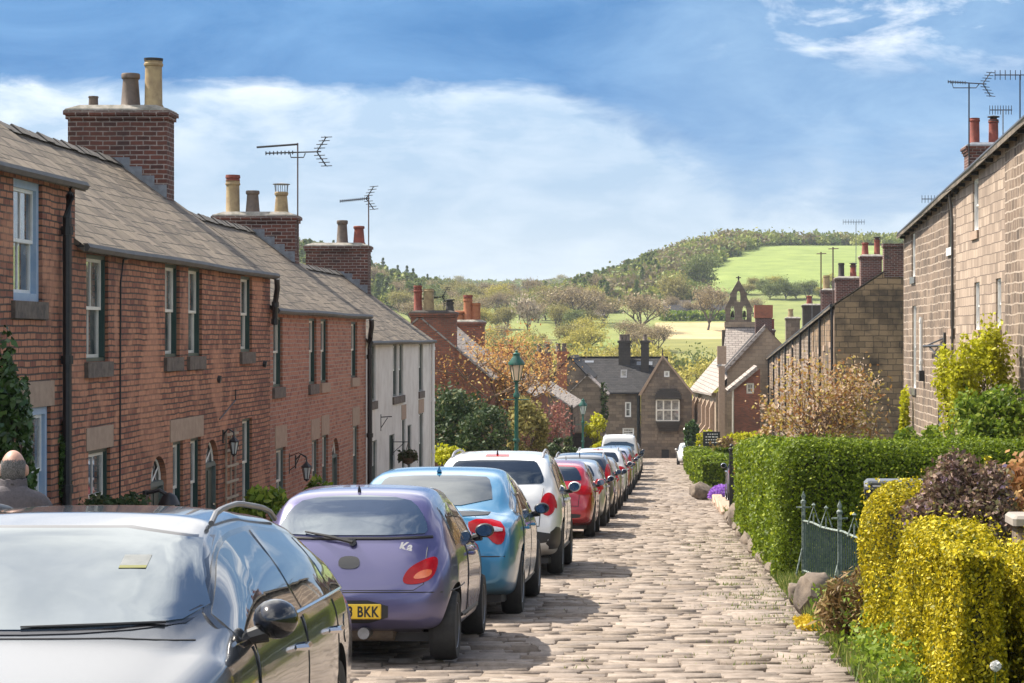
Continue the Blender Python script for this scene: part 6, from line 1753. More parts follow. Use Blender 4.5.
    def strip(s, name, line, view, w_, mat, off=.003, parent=None, both=False, r=None):
        """a thin bead following the shell along a polyline"""
        d, u = {'right': (Vector((-1, 0, 0)), Vector((0, 1, 0))), 'rear': (Vector((0, 1, 0)), Vector((1, 0, 0))), 'front': (Vector((0, -1, 0)), Vector((1, 0, 0)))}[view]
        pts = []
        for (a, b), (c, e) in zip(line, line[1:]):
            n = max(1, int(math.dist((a, b), (c, e)) / .06))
            for k in range(n + 1):
                h = s.cast(u * lerp(a, c, k / n) + Vector((0, 0, lerp(b, e, k / n))) - d * 8, d)
                if h: pts.append(h[0] - d * off)
        if len(pts) < 2: return
        mb = MB(); mb.tube(pts, w_, 5); o = mb.build(name, M[mat], parent or s.root)
        if both:
            me = o.data.copy(); me.transform(Matrix.Scale(-1, 4, (1, 0, 0))); me.flip_normals(); link(name, me, [], parent or s.root)
        return o
    def wheels(s, rimmat='rim', spokes=5, style='spoke'):
        r, w_ = s.sp['wr'], .205
        t = MB(); prof = [(r * .66, -w_ / 2 + .01), (r * .72, -w_ / 2), (r * .93, -w_ / 2), (r * .985, -w_ / 2 + .03), (r, -w_ * .28), (r, w_ * .28), (r * .985, w_ / 2 - .03), (r * .93, w_ / 2), (r * .72, w_ / 2), (r * .66, w_ / 2 - .01)]
        t.lathe(0, 0, prof, 36)
        tm = t.build('tyre', M['tyre'])
        q = MB(); q.lathe(0, 0, [(r * .665, w_ / 2 - .012), (r * .64, w_ / 2 - .006), (r * .60, w_ / 2 - .03), (r * .57, w_ / 2 - .09), (.02, w_ / 2 - .095)], 30)
        q.lathe(0, 0, [(r * .17, w_ / 2 - .09), (r * .17, w_ / 2 - .02), (r * .1, w_ / 2 - .012), (.0, w_ / 2 - .012)], 14)
        for k in range(spokes):
            a = 2 * math.pi * k / spokes; c, s_ = math.cos(a), math.sin(a)
            wd0, wd1 = r * .09, r * (.13 if style == 'spoke' else .2)
            vs = []
            for (rad, hw) in ((r * .12, wd0), (r * .62, wd1)):
                for z in (w_ / 2 - .075, w_ / 2 - .022 - (.0 if rad < .1 else .004)):
                    for sg in (-1, 1): vs.append((rad * c - sg * hw * s_, rad * s_ + sg * hw * c, z))
            q.add(vs, [(0, 1, 3, 2), (4, 6, 7, 5), (0, 2, 6, 4), (1, 5, 7, 3), (2, 3, 7, 6), (0, 4, 5, 1)])
        rm = q.build('rim', M[rimmat])
        for yw in (s.sp['ro'], s.sp['ro'] + s.sp['wb']):
            for sg in (-1, 1):
                wh = bpy.data.objects.new('tyre', tm.data); COL.objects.link(wh); wh.parent = s.root
                wh.location = (sg * (s.Wd / 2 - w_ / 2 - .015), yw, r); wh.rotation_euler = (0, R(90 * sg), 0)
                wh.name = 'wheel'
                rr = bpy.data.objects.new('rim', rm.data); COL.objects.link(rr); rr.parent = wh
        bpy.data.objects.remove(tm); bpy.data.objects.remove(rm)
    def panes(s, cuts, mlo=.035, mhi=.125, gap=.035, surround=True, name='side_window'):
        """side glass between successive y cuts"""
        def outl(a, b, ml, mh):
            N = 12; ysn = [lerp(a, b, k / N) for k in range(N + 1)]
            ysn = [y for y in ysn if s.top(y) - mh - (s.belt(y) + ml) > .015]
            if len(ysn) < 2: return None
            return [(y, s.belt(y) + ml) for y in ysn] + [(y, s.top(y) - mh) for y in reversed(ysn)]
        if surround:
            o = outl(cuts[0] - .02, cuts[-1] + .03, mlo - .022, mhi - .022)
            s.panel('window_surround', o, 'right', 'trim', .004, rnd=1, both=True, step=.06)
        for a, b in zip(cuts, cuts[1:]):
            o = outl(a + gap / 2, b - gap / 2, mlo, mhi)
            if o: s.panel(name, o, 'right', 'carglass', .008, rnd=1, both=True, step=.06)
    def mirror(s, y, z, mat='plastic', size=(.085, .075, .062), out=.11):
        x0 = s.cast((8, y, z), (-1, 0, 0))[0].x
        for sg in (1, -1):
            bm = bmesh.new(); bmesh.ops.create_icosphere(bm, subdivisions=3, radius=1)
            for v in bm.verts:
                v.co.y = max(v.co.y, -.62); k = 1 - .25 * max(0, v.co.y)
                v.co = Vector((v.co.x * size[0] * k, v.co.y * size[1], v.co.z * size[2] * k))
            me = bpy.data.meshes.new('door_mirror'); bm.to_mesh(me); bm.free()
            for p in me.polygons: p.use_smooth = True
            me.set_sharp_from_angle(angle=R(50))
            o = link('door_mirror', me, mat if not isinstance(mat, str) else M[mat], s.root); o.location = (sg * (x0 + out), y, z + .05)
            a = MB(); a.tube([(-sg * (out - .005), .03, -.07), (-sg * out * .3, .01, -.05)], [.03, .04], 8); a.build('mirror_arm', M['plastic'], o)
            g = MB(); n = 16; g.poly([(size[0] * .82 * math.cos(2 * math.pi * k / n), -size[1] * .62 - .003, size[2] * .8 * math.sin(2 * math.pi * k / n)) for k in range(n)]); g.build('mirror_glass', M['mirror'], o)
    def text(s, txt, x, z, size, mat, name='lettering', align='CENTER', shear=0, parent=None, view='rear', off=.012):
        cu = bpy.data.curves.new('t', 'FONT'); cu.body = txt; cu.size = size; cu.align_x = align; cu.extrude = .001; cu.shear = shear; cu.offset = .003
        t = bpy.data.objects.new('t', cu); COL.objects.link(t); me = eval_mesh(t); bpy.data.objects.remove(t)
        h = s.cast((x, -8, z), (0, 1, 0))
        o = link(name, me, M[mat], parent or s.root); o.location = (x, h[0].y - off, z - size * .35); o.rotation_euler = (R(90), 0, 0)
        return o
    def plate(s, z, txt=None, mat='plate_y', w_=.52, h=.115, view='rear', dx=0):
        d = 1 if view == 'rear' else -1
        c = s.cast((0, -8 * d if view == 'rear' else 20, z), (0, d, 0))[0].y - .014 * d
        mb = MB(); mb.bbox(-w_ / 2, w_ / 2, -h / 2, h / 2, -.006, .006, .008)
        o = mb.build('number_plate', M[mat], s.root); o.location = (0, c, z); o.rotation_euler = (R(90) if d == 1 else R(-90), 0, 0)
        if txt:
            cu = bpy.data.curves.new('t', 'FONT'); cu.body = txt; cu.size = .112; cu.align_x = 'RIGHT'; cu.extrude = .001; cu.offset = .003; cu.space_character = 1.1
            t = bpy.data.objects.new('t', cu); COL.objects.link(t); me = eval_mesh(t); bpy.data.objects.remove(t)
            l = link('plate_lettering', me, M['ink'], o); l.location = (w_ / 2 - .02, -.039, .0075); l.scale = (.74, 1, 1)
        return o
    def place(s, xc, d, face=1):
        sl = (rz(d + 2) - rz(d)) / 2
        s.root.matrix_world = Matrix.Translation((xc, d, rz(d) + .012)) @ Matrix.Rotation(math.atan(sl), 4, 'X') @ Matrix.Rotation(0 if face == 1 else math.pi, 4, 'Z')
    def doors(s, cuts, zlo=.30, mat=None):
        for a, b in zip(cuts, cuts[1:]):
            o = [(a + .012, zlo), (b - .012, zlo)] + [(lerp(b - .012, a + .012, k / 6), s.belt(lerp(b, a, k / 6)) + .004) for k in range(7)]
            s.panel('door', o, 'right', mat or s.paint, .004, rnd=1, both=True, step=.05, rings=(1, .93, .8, .62, .42, .2))
        for y in cuts: s.strip('door_seam', [(y, zlo), (y, s.belt(y) + .0)], 'right', .0045, 'plastic', .003, both=True)
        s.strip('door_seam', [(cuts[0], zlo), (cuts[-1], zlo)], 'right', .0045, 'plastic', .003, both=True)
    def handles(s, pos, z, mat=None):
        for y in pos:
            h = s.cast((8, y, z), (-1, 0, 0))[0]
            for sg in (1, -1):
                mb = MB(); x = sg * h.x
                mb.tube([(x, y - .09, z), (x + sg * .035, y - .07, z), (x + sg * .04, y + .05, z), (x, y + .09, z)], [.012, .017, .017, .012], 6)
                mb.build('door_handle', mat or s.paint, s.root)
    def rails(s, y0, y1, inset=.02, mat='alu', r=.017, rise=.042):
        for sg in (1, -1):
            pts = []
            for k in range(13):
                t = k / 12; y = lerp(y0, y1, t)
                zt = s.top(y); zb = s.belt(y); xr = s.plan(y) * .94 - s.sp.get('tumble', .30) * (zt - zb) - .07 - inset
                pts.append((sg * xr, y, zt - .035 + rise * (1 - abs(2 * t - 1) ** 6)))
            mb = MB(); mb.tube(pts, r, 8)
            mb.build('roof_rail', M[mat], s.root)
    def wiper(s, x0, z0, x1, z1, arm=True):
        a = s.cast((x0, -8, z0), (0, 1, 0))[0]; b = s.cast((x1, -8, z1), (0, 1, 0))[0]
        mb = MB(); o = Vector((0, -.035, .01)); m = a.lerp(b, .5) + o * 1.4
        mb.tube([a + o * .3, a + o, m, b + o * .8], [.022, .018, .013, .007], 6); mb.tube([a + Vector((0, .01, 0)), a + o * 1.2], .03, 8)
        mb.build('wiper', M['plastic'], s.root)
    def underbody(s):
        mb = MB(); mb.bbox(-s.Wd / 2 + .16, s.Wd / 2 - .16, .35, s.L - .35, .16, .26, .03); mb.build('underbody', M['plastic'], s.root)  # dark box added beneath the shell to block light
    def aerial(s, y, h=.16, mat='plastic', fin=False):
        z = s.top(y)
        mb = MB()
        if fin: mb.add([(-.025, y - .07, z - .005), (.025, y - .07, z - .005), (.02, y + .09, z - .005), (-.02, y + .09, z - .005), (0, y - .065, z + .065), (0, y - .03, z + .06)], [(0, 1, 4), (1, 2, 5, 4), (2, 3, 5), (3, 0, 4, 5)])
        else: mb.tube([(0, y, z - .01), (0, y, z + .015), (0, y - h * .5, z + h)], [.018, .014, .003], 6)
        mb.build('aerial', mat if not isinstance(mat, str) else M[mat], s.root)

P_HATCH = [(0, .80), (.05, .88), (.16, .95), (.45, .99), (1.2, 1.0), (2.9, .99), (3.5, .94), (3.9, .84), (4.05, .70), (4.15, .55)]
def scaleplan(L): return [(a * (1 if a < 1 else 1 + (L - 4.15) / (4.15 - 1) * (a - 1) / a), w_) for a, w_ in P_HATCH]
S_KA = dict(L=3.62, W=1.63, H=1.37, wb=2.45, ro=.50, wr=.275, tumble=.36,
            top=[(0, .52), (.02, .60), (.06, .74), (.12, .90), (.17, .97), (.36, 1.16), (.50, 1.27), (.60, 1.315), (.8, 1.345), (1.2, 1.37), (1.75, 1.355), (2.05, 1.30), (2.85, .88), (3.25, .74), (3.5, .58), (3.62, .42)],
            belt=[(0, .46), (.1, .70), (.3, .86), (.9, .88), (2.0, .86), (2.85, .80), (3.3, .66), (3.62, .4)], plan=[(0, .66), (.03, .76), (.1, .86), (.22, .935), (.5, .99), (1.2, 1.0), (2.6, .99), (3.1, .93), (3.45, .78), (3.62, .55)])
S_SALOON = dict(L=4.63, W=1.86, H=1.48, wb=2.776, ro=.97, wr=.325, tumble=.36,
            top=[(0, .66), (.03, .84), (.07, .98), (.12, 1.025), (.45, 1.05), (.62, 1.075), (1.0, 1.23), (1.45, 1.395), (1.75, 1.45), (2.2, 1.48), (2.7, 1.44), (2.95, 1.38), (3.65, 1.0), (4.25, .84), (4.5, .68), (4.63, .5)],
            belt=[(0, .58), (.1, .86), (.5, .97), (1.2, .985), (2.4, .96), (3.6, .91), (4.2, .76), (4.63, .46)], plan=[(0, .80), (.05, .88), (.18, .945), (.5, .975), (1.2, 1.0), (3.3, .99), (4.0, .93), (4.4, .82), (4.63, .62)])
S_SUV = dict(L=4.28, W=1.78, H=1.65, wb=2.555, ro=.80, wr=.345, tumble=.26,
            top=[(0, .70), (.03, .94), (.08, 1.10), (.16, 1.17), (.35, 1.38), (.50, 1.50), (.62, 1.565), (.9, 1.61), (1.6, 1.65), (2.3, 1.625), (2.6, 1.55), (3.3, 1.12), (3.9, 1.0), (4.15, .84), (4.28, .6)],
            belt=[(0, .62), (.1, .98), (.4, 1.08), (1.2, 1.07), (2.4, 1.04), (3.3, 1.02), (3.9, .9), (4.28, .55)], plan=[(0, .80), (.05, .875), (.16, .94), (.45, .985), (1.2, 1.0), (3.1, .99), (3.8, .93), (4.1, .82), (4.28, .62)],
            bot=[(0, .42), (.12, .34), (.5, .24), (3.7, .23), (4.2, .28), (4.28, .36)])
S_HATCH = dict(L=4.1, W=1.77, H=1.47, wb=2.58, ro=.72, wr=.315, tumble=.30,
            top=[(0, .60), (.03, .84), (.08, 1.0), (.15, 1.05), (.36, 1.23), (.52, 1.33), (.62, 1.375), (.9, 1.42), (1.5, 1.465), (2.2, 1.44), (2.5, 1.37), (3.25, .96), (3.75, .84), (3.98, .70), (4.1, .5)],
            belt=[(0, .52), (.1, .86), (.4, .96), (1.2, .95), (2.4, .92), (3.2, .88), (3.7, .76), (4.1, .46)], plan=[(0, .80), (.05, .88), (.16, .945), (.45, .985), (1.2, 1.0), (2.9, .99), (3.6, .93), (3.9, .82), (4.1, .6)])
S_ESTATE = dict(L=4.62, W=1.84, H=1.405, wb=2.75, ro=.92, wr=.325, tumble=.50,
            top=[(0, .6), (.03, .84), (.08, .98), (.2, 1.06), (.55, 1.25), (.75, 1.315), (1.1, 1.36), (1.8, 1.405), (2.35, 1.385), (2.65, 1.325), (3.05, 1.145), (3.5, .935), (4.15, .80), (4.45, .66), (4.62, .48)],
            belt=[(0, .52), (.1, .84), (.4, .935), (1.2, .93), (2.4, .90), (3.5, .86), (4.1, .74), (4.62, .44)], plan=[(0, .80), (.05, .88), (.18, .945), (.5, .98), (1.2, 1.0), (3.4, .99), (4.05, .93), (4.4, .82), (4.62, .62)])
S_VAN = dict(L=4.6, W=1.84, H=2.05, wb=2.75, ro=.85, wr=.33, tumble=.16,
            top=[(0, .8), (.02, 1.15), (.06, 1.5), (.12, 1.85), (.2, 1.98), (.5, 2.04), (1.6, 2.05), (2.5, 2.02), (2.8, 1.93), (3.7, 1.2), (4.2, 1.02), (4.48, .82), (4.6, .6)],
            belt=[(0, .7), (.1, 1.05), (.4, 1.12), (2.4, 1.10), (3.6, 1.05), (4.2, .85), (4.6, .55)], plan=[(0, .86), (.05, .92), (.16, .96), (.45, .99), (1.2, 1.0), (3.3, .99), (4.0, .93), (4.4, .82), (4.6, .62)])

# --- the purple hatchback
PURPLE = paint('purple_paint', (.105, .098, .225), .45, .3)
c = Car('parked_car', 'small rounded purple hatchback with a dark oval boot handle, behind the grey estate', S_KA, PURPLE)
c.place(-2.5, 17.2); c.wheels('alu', 7, 'wide'); c.underbody()
c.panel('rear_window', [(-.55, .985), (.55, .985), (.585, 1.03), (.51, 1.18), (.40, 1.265), (0, 1.29), (-.40, 1.265), (-.51, 1.18), (-.585, 1.03)], 'rear', 'screen', .011, rnd=1)
c.strip('window_seal', [(-.62, .975), (-.3, .965), (.3, .965), (.62, .975)], 'rear', .013, 'plastic', .004)
c.strip('boot_seam', [(-.59, .90), (-.575, .62), (-.5, .575), (.5, .575), (.575, .62), (.59, .90)], 'rear', .0035, 'plastic', .0)
c.panel('tail_light', [(.40, .625), (.53, .615), (.655, .665), (.68, .83), (.58, .81), (.45, .74)], 'rear', 'tail', .010, rnd=2, both=True)
c.panel('indicator', [(.48, .65), (.62, .67), (.64, .735), (.53, .715)], 'rear', 'amber', .014, rnd=2, both=True, step=.03)
c.panel('boot_handle', [(-.075, .735), (.075, .735), (.085, .80), (.05, .83), (-.05, .83), (-.085, .80)], 'rear', 'trim', .012, rnd=2, step=.02)
c.panel('plate_recess', [(-.31, .325), (.31, .325), (.31, .50), (-.31, .50)], 'rear', 'plastic', .004, rnd=1)
c.plate(.415, '3 BKK')
c.text('Ka', .42, .905, .095, 'white', 'lettering', shear=.35)
c.wiper(0, .965, -.42, 1.045) if False else c.wiper(.02, .93, -.36, 1.01)
c.strip('bumper_seam', [(-.78, .555), (-.5, .56), (.5, .56), (.78, .555)], 'rear', .005, 'plastic', .0)
mb = MB(); mb.lathe(0, 0, [(.03, 0), (.045, 0), (.05, .2), (.03, .2), (.03, .02)], 12); o = mb.build('exhaust', M['metal'], c.root); o.rotation_euler = (R(-90), 0, 0); o.location = (.12, .03, .245)
mb = MB(); mb.lathe(0, 0, [(.0, 0), (.085, .03), (.085, .42), (.0, .45)], 14); o = mb.build('exhaust_silencer', M['boulder'], c.root); o.rotation_euler = (0, R(90), 0); o.location = (-.1, .32, .25)
c.panes([.62, 1.22, 2.55], mlo=.045, mhi=.15); c.doors([1.25, 2.55], .30); c.handles([1.42], .80)
c.strip('sill_trim', [(.9, .33), (2.3, .33)], 'right', .018, 'plastic', .0, both=True)
c.strip('side_seam', [(.28, .56), (.95, .58)], 'right', .005, 'plastic', .0, both=True)
c.mirror(2.42, .90, 'plastic'); c.aerial(.62, .05)
c.panel('windscreen', [(-.55, .93), (.55, .93), (.48, 1.27), (-.48, 1.27)], 'front', 'screen', .006, rnd=1)
# --- the blue saloon
BLUE = paint('light_blue_paint', (.03, .20, .36), .35, .28)
c = Car('parked_car', 'bright blue saloon with tall wrapped tail lamps between the purple and the white car', S_SALOON, BLUE)
c.place(-2.44, 21.75); c.wheels('rim', 5); c.underbody()
c.panel('rear_window', [(-.62, 1.095), (.62, 1.095), (.56, 1.33), (.48, 1.385), (-.48, 1.385), (-.56, 1.33)], 'rear', 'rearglass', .006, rnd=1)
c.panel('boot_lip', [(-.60, 1.0), (.60, 1.0), (.62, 1.045), (-.62, 1.045)], 'rear', 'plastic', .006, rnd=1)
c.panel('tail_light', [(-.06, .66), (.17, .66), (.30, .72), (.24, .96), (.02, 1.0), (-.10, .97)], 40, 'tail', .012, rnd=2) if False else None
for sg in (1, -1):
    o = [(.44, .86), (.62, .82), (.70, .735), (.78, .735), (.80, .87), (.72, .965), (.44, .975)]
    c.panel('tail_light', [(sg * a, b) for a, b in o], 'rear', 'tail', .012, rnd=1)
    c.panel('reverse_light', [(sg * a, b) for a, b in [(.56, .865), (.76, .845), (.76, .885), (.56, .905)]], 'rear', 'headlamp', .030, rnd=1, step=.03)
c.strip('boot_seam', [(-.5, 1.0), (-.46, .66), (.46, .66), (.5, 1.0)], 'rear', .006, 'plastic', .0)
c.plate(.80); c.strip('bumper_seam', [(-.8, .62), (.8, .62)], 'rear', .006, 'plastic', .0)
c.panes([.85, 1.35, 2.1, 3.25], mlo=.035, mhi=.14); c.doors([1.02, 2.1, 3.2], .30); c.handles([1.25, 2.3], .86)
c.mirror(3.05, .96, 'plastic'); c.aerial(1.62, fin=True, mat=BLUE); c.strip('sill_trim', [(1.4, .30), (3.2, .30)], 'right', .016, 'plastic', .0, both=True)
c.panel('windscreen', [(-.62, 1.03), (.62, 1.03), (.52, 1.37), (-.52, 1.37)], 'front', 'screen', .006, rnd=1)
# --- the white SUV
WHITE = paint('white_paint', (.72, .72, .71), .0, .3)
def suv(label, pm, x, d, oval=True, rail=True, sp=S_SUV, grp='cars parked nose to tail along the left kerb', clad=True):
    c = Car('parked_car', label, sp, pm, grp); c.place(x, d); c.wheels('rim', 5); c.underbody()
    k = sp['H'] / 1.65
    c.panel('rear_window', [(-.60, 1.20 * k), (.60, 1.20 * k), (.66, 1.24 * k), (.56, 1.47 * k), (.48, 1.515 * k), (-.48, 1.515 * k), (-.56, 1.47 * k), (-.66, 1.24 * k)], 'rear', 'rearglass', .006, rnd=1)
    c.panel('brake_light', [(-.16, 1.565 * k), (.16, 1.565 * k), (.15, 1.59 * k), (-.15, 1.59 * k)], 'rear', 'tail', .008, rnd=0, step=.04)
    if oval: tl = [(.62, .84), (.71, .78), (.79, .84), (.80, 1.02), (.74, 1.09), (.66, 1.08), (.61, .98)]
    else: tl = [(.55, .92), (.82, .90), (.84, 1.06), (.60, 1.10)]
    c.panel('tail_light', [(a, b * k) for a, b in tl], 'rear', 'tail', .014, rnd=2, both=True)
    c.panel('tail_light', [(.13, .88 * k), (.17, .90 * k), (.20, 1.00 * k), (.17, 1.06 * k), (.13, 1.04 * k)], 'right', 'tail', .010, rnd=2, both=True, step=.04)
    c.plate(.82 * k); c.strip('boot_seam', [(-.64, 1.15 * k), (-.6, .66 * k), (.6, .66 * k), (.64, 1.15 * k)], 'rear', .006, 'plastic', .0)
    if clad:
        c.panel('bumper', [(-.72, .40), (.72, .40), (.76, .62), (-.76, .62)], 'rear', 'plastic', .008, rnd=1)
        c.panel('bumper', [(.03, .36), (.46, .36), (.44, .62), (.03, .66)], 'right', 'plastic', .008, rnd=1, both=True)
        c.strip('sill_trim', [(1.25, .34), (2.9, .34)], 'right', .045, 'plastic', -.02, both=True)
    y1 = sp['ro'] + sp['wb']
    c.panes([.52, 1.0, 1.75, y1 - .35], mlo=.04, mhi=.14); c.doors([1.0, 1.78, y1 - .30], .42); c.handles([1.2, 2.0], .98 * k)
    c.mirror(y1 - .5, 1.08 * k, pm, (.09, .08, .075))
    if rail: c.rails(.75, 2.35, mat='alu')
    c.aerial(.72, .09); c.wiper(0, 1.15 * k, -.3, 1.22 * k)
    c.panel('windscreen', [(-.62, 1.16 * k), (.62, 1.16 * k), (.54, 1.52 * k), (-.54, 1.52 * k)], 'front', 'screen', .006, rnd=1)
    return c
suv('white compact SUV with roof rails and oval red tail lamps behind the blue saloon', WHITE, -2.36, 29.3)
# --- hatchbacks
def hatch(label, pm, x, d, sp=S_HATCH, tail='tail', mirror=None, rimm='rim', rail=False, name='parked_car', lamp=0, grp='cars parked nose to tail along the left kerb', face=1):
    c = Car(name, label, sp, pm, grp, detail=2 if d < 60 else 1); c.place(x, d, face); c.wheels(rimm, 5); c.underbody()
    k = sp['H'] / 1.47
    c.panel('rear_window', [(-.58, 1.07 * k), (.58, 1.07 * k), (.64, 1.10 * k), (.55, 1.29 * k), (.46, 1.34 * k), (-.46, 1.34 * k), (-.55, 1.29 * k), (-.64, 1.10 * k)], 'rear', 'rearglass', .006, rnd=1)
    shapes = [[(.50, .82), (.80, .80), (.82, .93), (.72, .99), (.50, .95)], [(.60, .70), (.78, .70), (.80, 1.02), (.64, 1.04)], [(.62, .78), (.80, .78), (.74, 1.22), (.66, 1.20)]]
    c.panel('tail_light', [(a, b * k) for a, b in shapes[lamp]], 'rear', tail, .012, rnd=1, both=True)
    c.panel('tail_light', [(.12, .80 * k), (.22, .82 * k), (.24, .92 * k), (.14, .95 * k)], 'right', tail, .010, rnd=1, both=True, step=.04)
    c.plate(.72 * k if lamp else .66 * k); c.strip('boot_seam', [(-.62, 1.02 * k), (-.58, .60 * k), (.58, .60 * k), (.62, 1.02 * k)], 'rear', .006, 'plastic', .0)
    c.panel('bumper_insert', [(-.60, .36), (.60, .36), (.64, .47), (-.64, .47)], 'rear', 'plastic', .006, rnd=1)
    y1 = sp['ro'] + sp['wb']
    c.panes([.55, .95, 1.7, y1 - .30], mlo=.035, mhi=.13); c.doors([.95, 1.72, y1 - .28], .32); c.handles([1.15, 1.95], .86 * k)
    c.mirror(y1 - .45, .96 * k, mirror or pm, (.088, .075, .068)); c.aerial(.7, .14)
    if rail: c.rails(.7, 2.3)
    c.panel('windscreen', [(-.60, 1.0 * k), (.60, 1.0 * k), (.5, 1.36 * k), (-.5, 1.36 * k)], 'front', 'screen', .006, rnd=1)
    if face == -1:
        c.panel('headlight', [(.48, .66 * k), (.74, .68 * k), (.76, .78 * k), (.5, .76 * k)], 'front', 'headlamp', .01, rnd=1, both=True)
        c.panel('grille', [(-.4, .40), (.4, .40), (.4, .62), (-.4, .62)], 'front', 'plastic', .006, rnd=1)
    return c
RED = paint('red_paint', (.42, .012, .025), .25, .26)
SILVER = paint('silver_paint', (.50, .51, .52), .6, .3)
DARK = paint('charcoal_paint', (.04, .042, .046), .4, .28)
BEIGE = paint('champagne_paint', (.42, .36, .28), .5, .3)
ORANGE = paint('orange_red_paint', (.42, .06, .03), .3, .3)
PALEBLUE = paint('pale_blue_silver_paint', (.40, .43, .50), .5, .3)
GREEN = paint('dark_green_paint', (.035, .05, .035), .4, .3)
GREY = paint('mid_grey_paint', (.17, .17, .17), .5, .3)
NAVY = paint('navy_paint', (.035, .06, .13), .4, .28)
S_TALL = dict(S_SUV, H=1.66)
S_MPV = dict(S_HATCH, H=1.6, top=[(a, z * 1.6 / 1.47 if z > .9 else z) for a, z in S_HATCH['top']], belt=[(a, z * 1.05) for a, z in S_HATCH['belt']])
hatch('red hatchback behind the white compact SUV', RED, -2.38, 42.25)
hatch('pale silver hatchback in front of the red hatchback', SILVER, -2.34, 48.0, lamp=1)
hatch('charcoal car with tall red lamps up its rear pillars', DARK, -2.33, 54.8, S_MPV, lamp=2, rail=True)
hatch('champagne hatchback with dark blue door mirrors', BEIGE, -2.34, 61.6, lamp=1, mirror=NAVY)
suv('second white SUV, farther down the row with low square red lamps', WHITE, -2.34, 68.6, oval=False, rail=True, sp=S_TALL, clad=False)
hatch('small orange red hatchback in the far half of the parked row', ORANGE, -2.34, 76.2, lamp=0)
hatch('pale blue silver people carrier behind the orange red hatchback', PALEBLUE, -2.36, 83.6, S_MPV, lamp=2)
hatch('dark green hatchback hidden but for its flank before the white van', GREEN, -2.40, 91.2, S_MPV, lamp=1)
c = Car('parked_van', 'white van standing taller than the cars near the end of the row', S_VAN, WHITE, None); c.root['category'] = 'van'
c.place(-2.44, 99.5); c.wheels('rim', 5); c.underbody()
c.panel('rear_window', [(-.7, 1.22), (.7, 1.22), (.66, 1.72), (-.66, 1.72)], 'rear', 'rearglass', .006, rnd=1)
c.panel('tail_light', [(.70, .86), (.84, .86), (.84, 1.2), (.72, 1.2)], 'rear', 'tail', .012, rnd=1, both=True)
c.panes([.3, 1.2, 2.2, 3.2], mlo=.06, mhi=.3); c.mirror(3.1, 1.15, 'plastic', (.10, .08, .12)); c.plate(.7); c.rails(.4, 2.5)
c.panel('windscreen', [(-.68, 1.22), (.68, 1.22), (.6, 1.9), (-.6, 1.9)], 'front', 'screen', .006, rnd=1)
hatch('mid grey hatchback just beyond the white van', GREY, -2.5, 108.5, lamp=0)
hatch('silver hatchback second from the far end of the parked row', SILVER, -2.58, 117.6, S_HATCH, lamp=1)
hatch('charcoal hatchback farthest down the parked row', DARK, -2.68, 127.2, S_MPV, lamp=0)
# right-hand side of the road
suv('pale blue SUV backed into the drive beyond the big hedge', paint('pale_blue_paint', (.24, .27, .36), .5, .3), 2.42, 64.6, oval=False, rail=True, grp=None, sp=S_TALL)
hatch('white hatchback parked facing up the hill on the right at the bottom of the street', WHITE, 1.05, 151, grp=None, face=-1)
# --- the near grey estate, nose towards us
M['sticker'] = plain('faded_sticker', (.22, .23, .225), (.17, .18, .175), .5, 20)
EST = paint('slate_grey_paint', (.085, .095, .11), .7, .22)
c = Car('parked_car', 'dark silver estate with roof rails in the foreground, nose towards the camera', S_ESTATE, EST, None, detail=2)
c.place(-2.53, 11.8, -1); c.wheels('rim', 5); c.underbody()
c.panel('windscreen_surround', [(-.75, .995), (-.4, .962), (0, .954), (.4, .962), (.75, .995), (.66, 1.16), (.585, 1.335), (-.585, 1.335), (-.66, 1.16)], 'front', 'trim', .004, rnd=1, step=.05)
c.panel('windscreen', [(-.73, 1.005), (-.4, .975), (0, .967), (.4, .975), (.73, 1.005), (.645, 1.16), (.57, 1.322), (-.57, 1.322), (-.645, 1.16)], 'front', 'screen', .008, rnd=1, step=.05)
c.panel('sticker', [(-.44, 1.175), (-.335, 1.175), (-.335, 1.222), (-.44, 1.222)], 'front', 'sticker', .0095, rnd=0, step=.03, rings=(1, .5), thick=.002)
M['stickerband'] = plain('sticker_band', (.2, .2, .05), (.17, .17, .05), .5, 9)
c.panel('sticker_band', [(-.44, 1.174), (-.335, 1.174), (-.335, 1.183), (-.44, 1.183)], 'front', 'stickerband', .0105, rnd=0, step=.03, rings=(1, .5), thick=.002)
for a in (-.60,):
    p = [c.cast((a + t, 20, .992 - .02 * t), (0, -1, 0))[0] + Vector((0, .022, .004)) for t in (0, .18, .36, .52)]
    mb = MB(); mb.tube(p, [.006, .007, .006, .004], 6); mb.build('wiper', M['plastic'], c.root)
c.panes([.34, .95, 1.85, 3.15], mlo=.03, mhi=.115, gap=.05); c.doors([.98, 1.88, 3.0], .30); c.handles([1.18, 2.1], .80, M['chrome'])
c.strip('window_trim', [(.35, .962), (1.2, .952), (2.4, .925), (3.2, .905)], 'right', .009, 'chrome', .006, both=True)
c.mirror(2.95, .93, 'trim', (.09, .095, .08), .11); c.rails(1.05, 2.4, inset=-.03, mat='railgrey', r=.013, rise=.04)
c.strip('bonnet_seam', [(-.72, .93), (-.45, .945), (.45, .945), (.72, .93)], 'front', .004, 'plastic', .0)
c.panel('headlight', [(.5, .62), (.78, .64), (.80, .74), (.55, .72)], 'front', 'headlamp', .01, rnd=1, both=True)
c.panel('grille', [(-.42, .38), (.42, .38), (.46, .66), (-.46, .66)], 'front', 'plastic', .008, rnd=1)
c.panel('fuel_flap', [(.58, .70), (.74, .70), (.74, .84), (.58, .84)], 'right', EST, .004, rnd=1, both=True, step=.03)
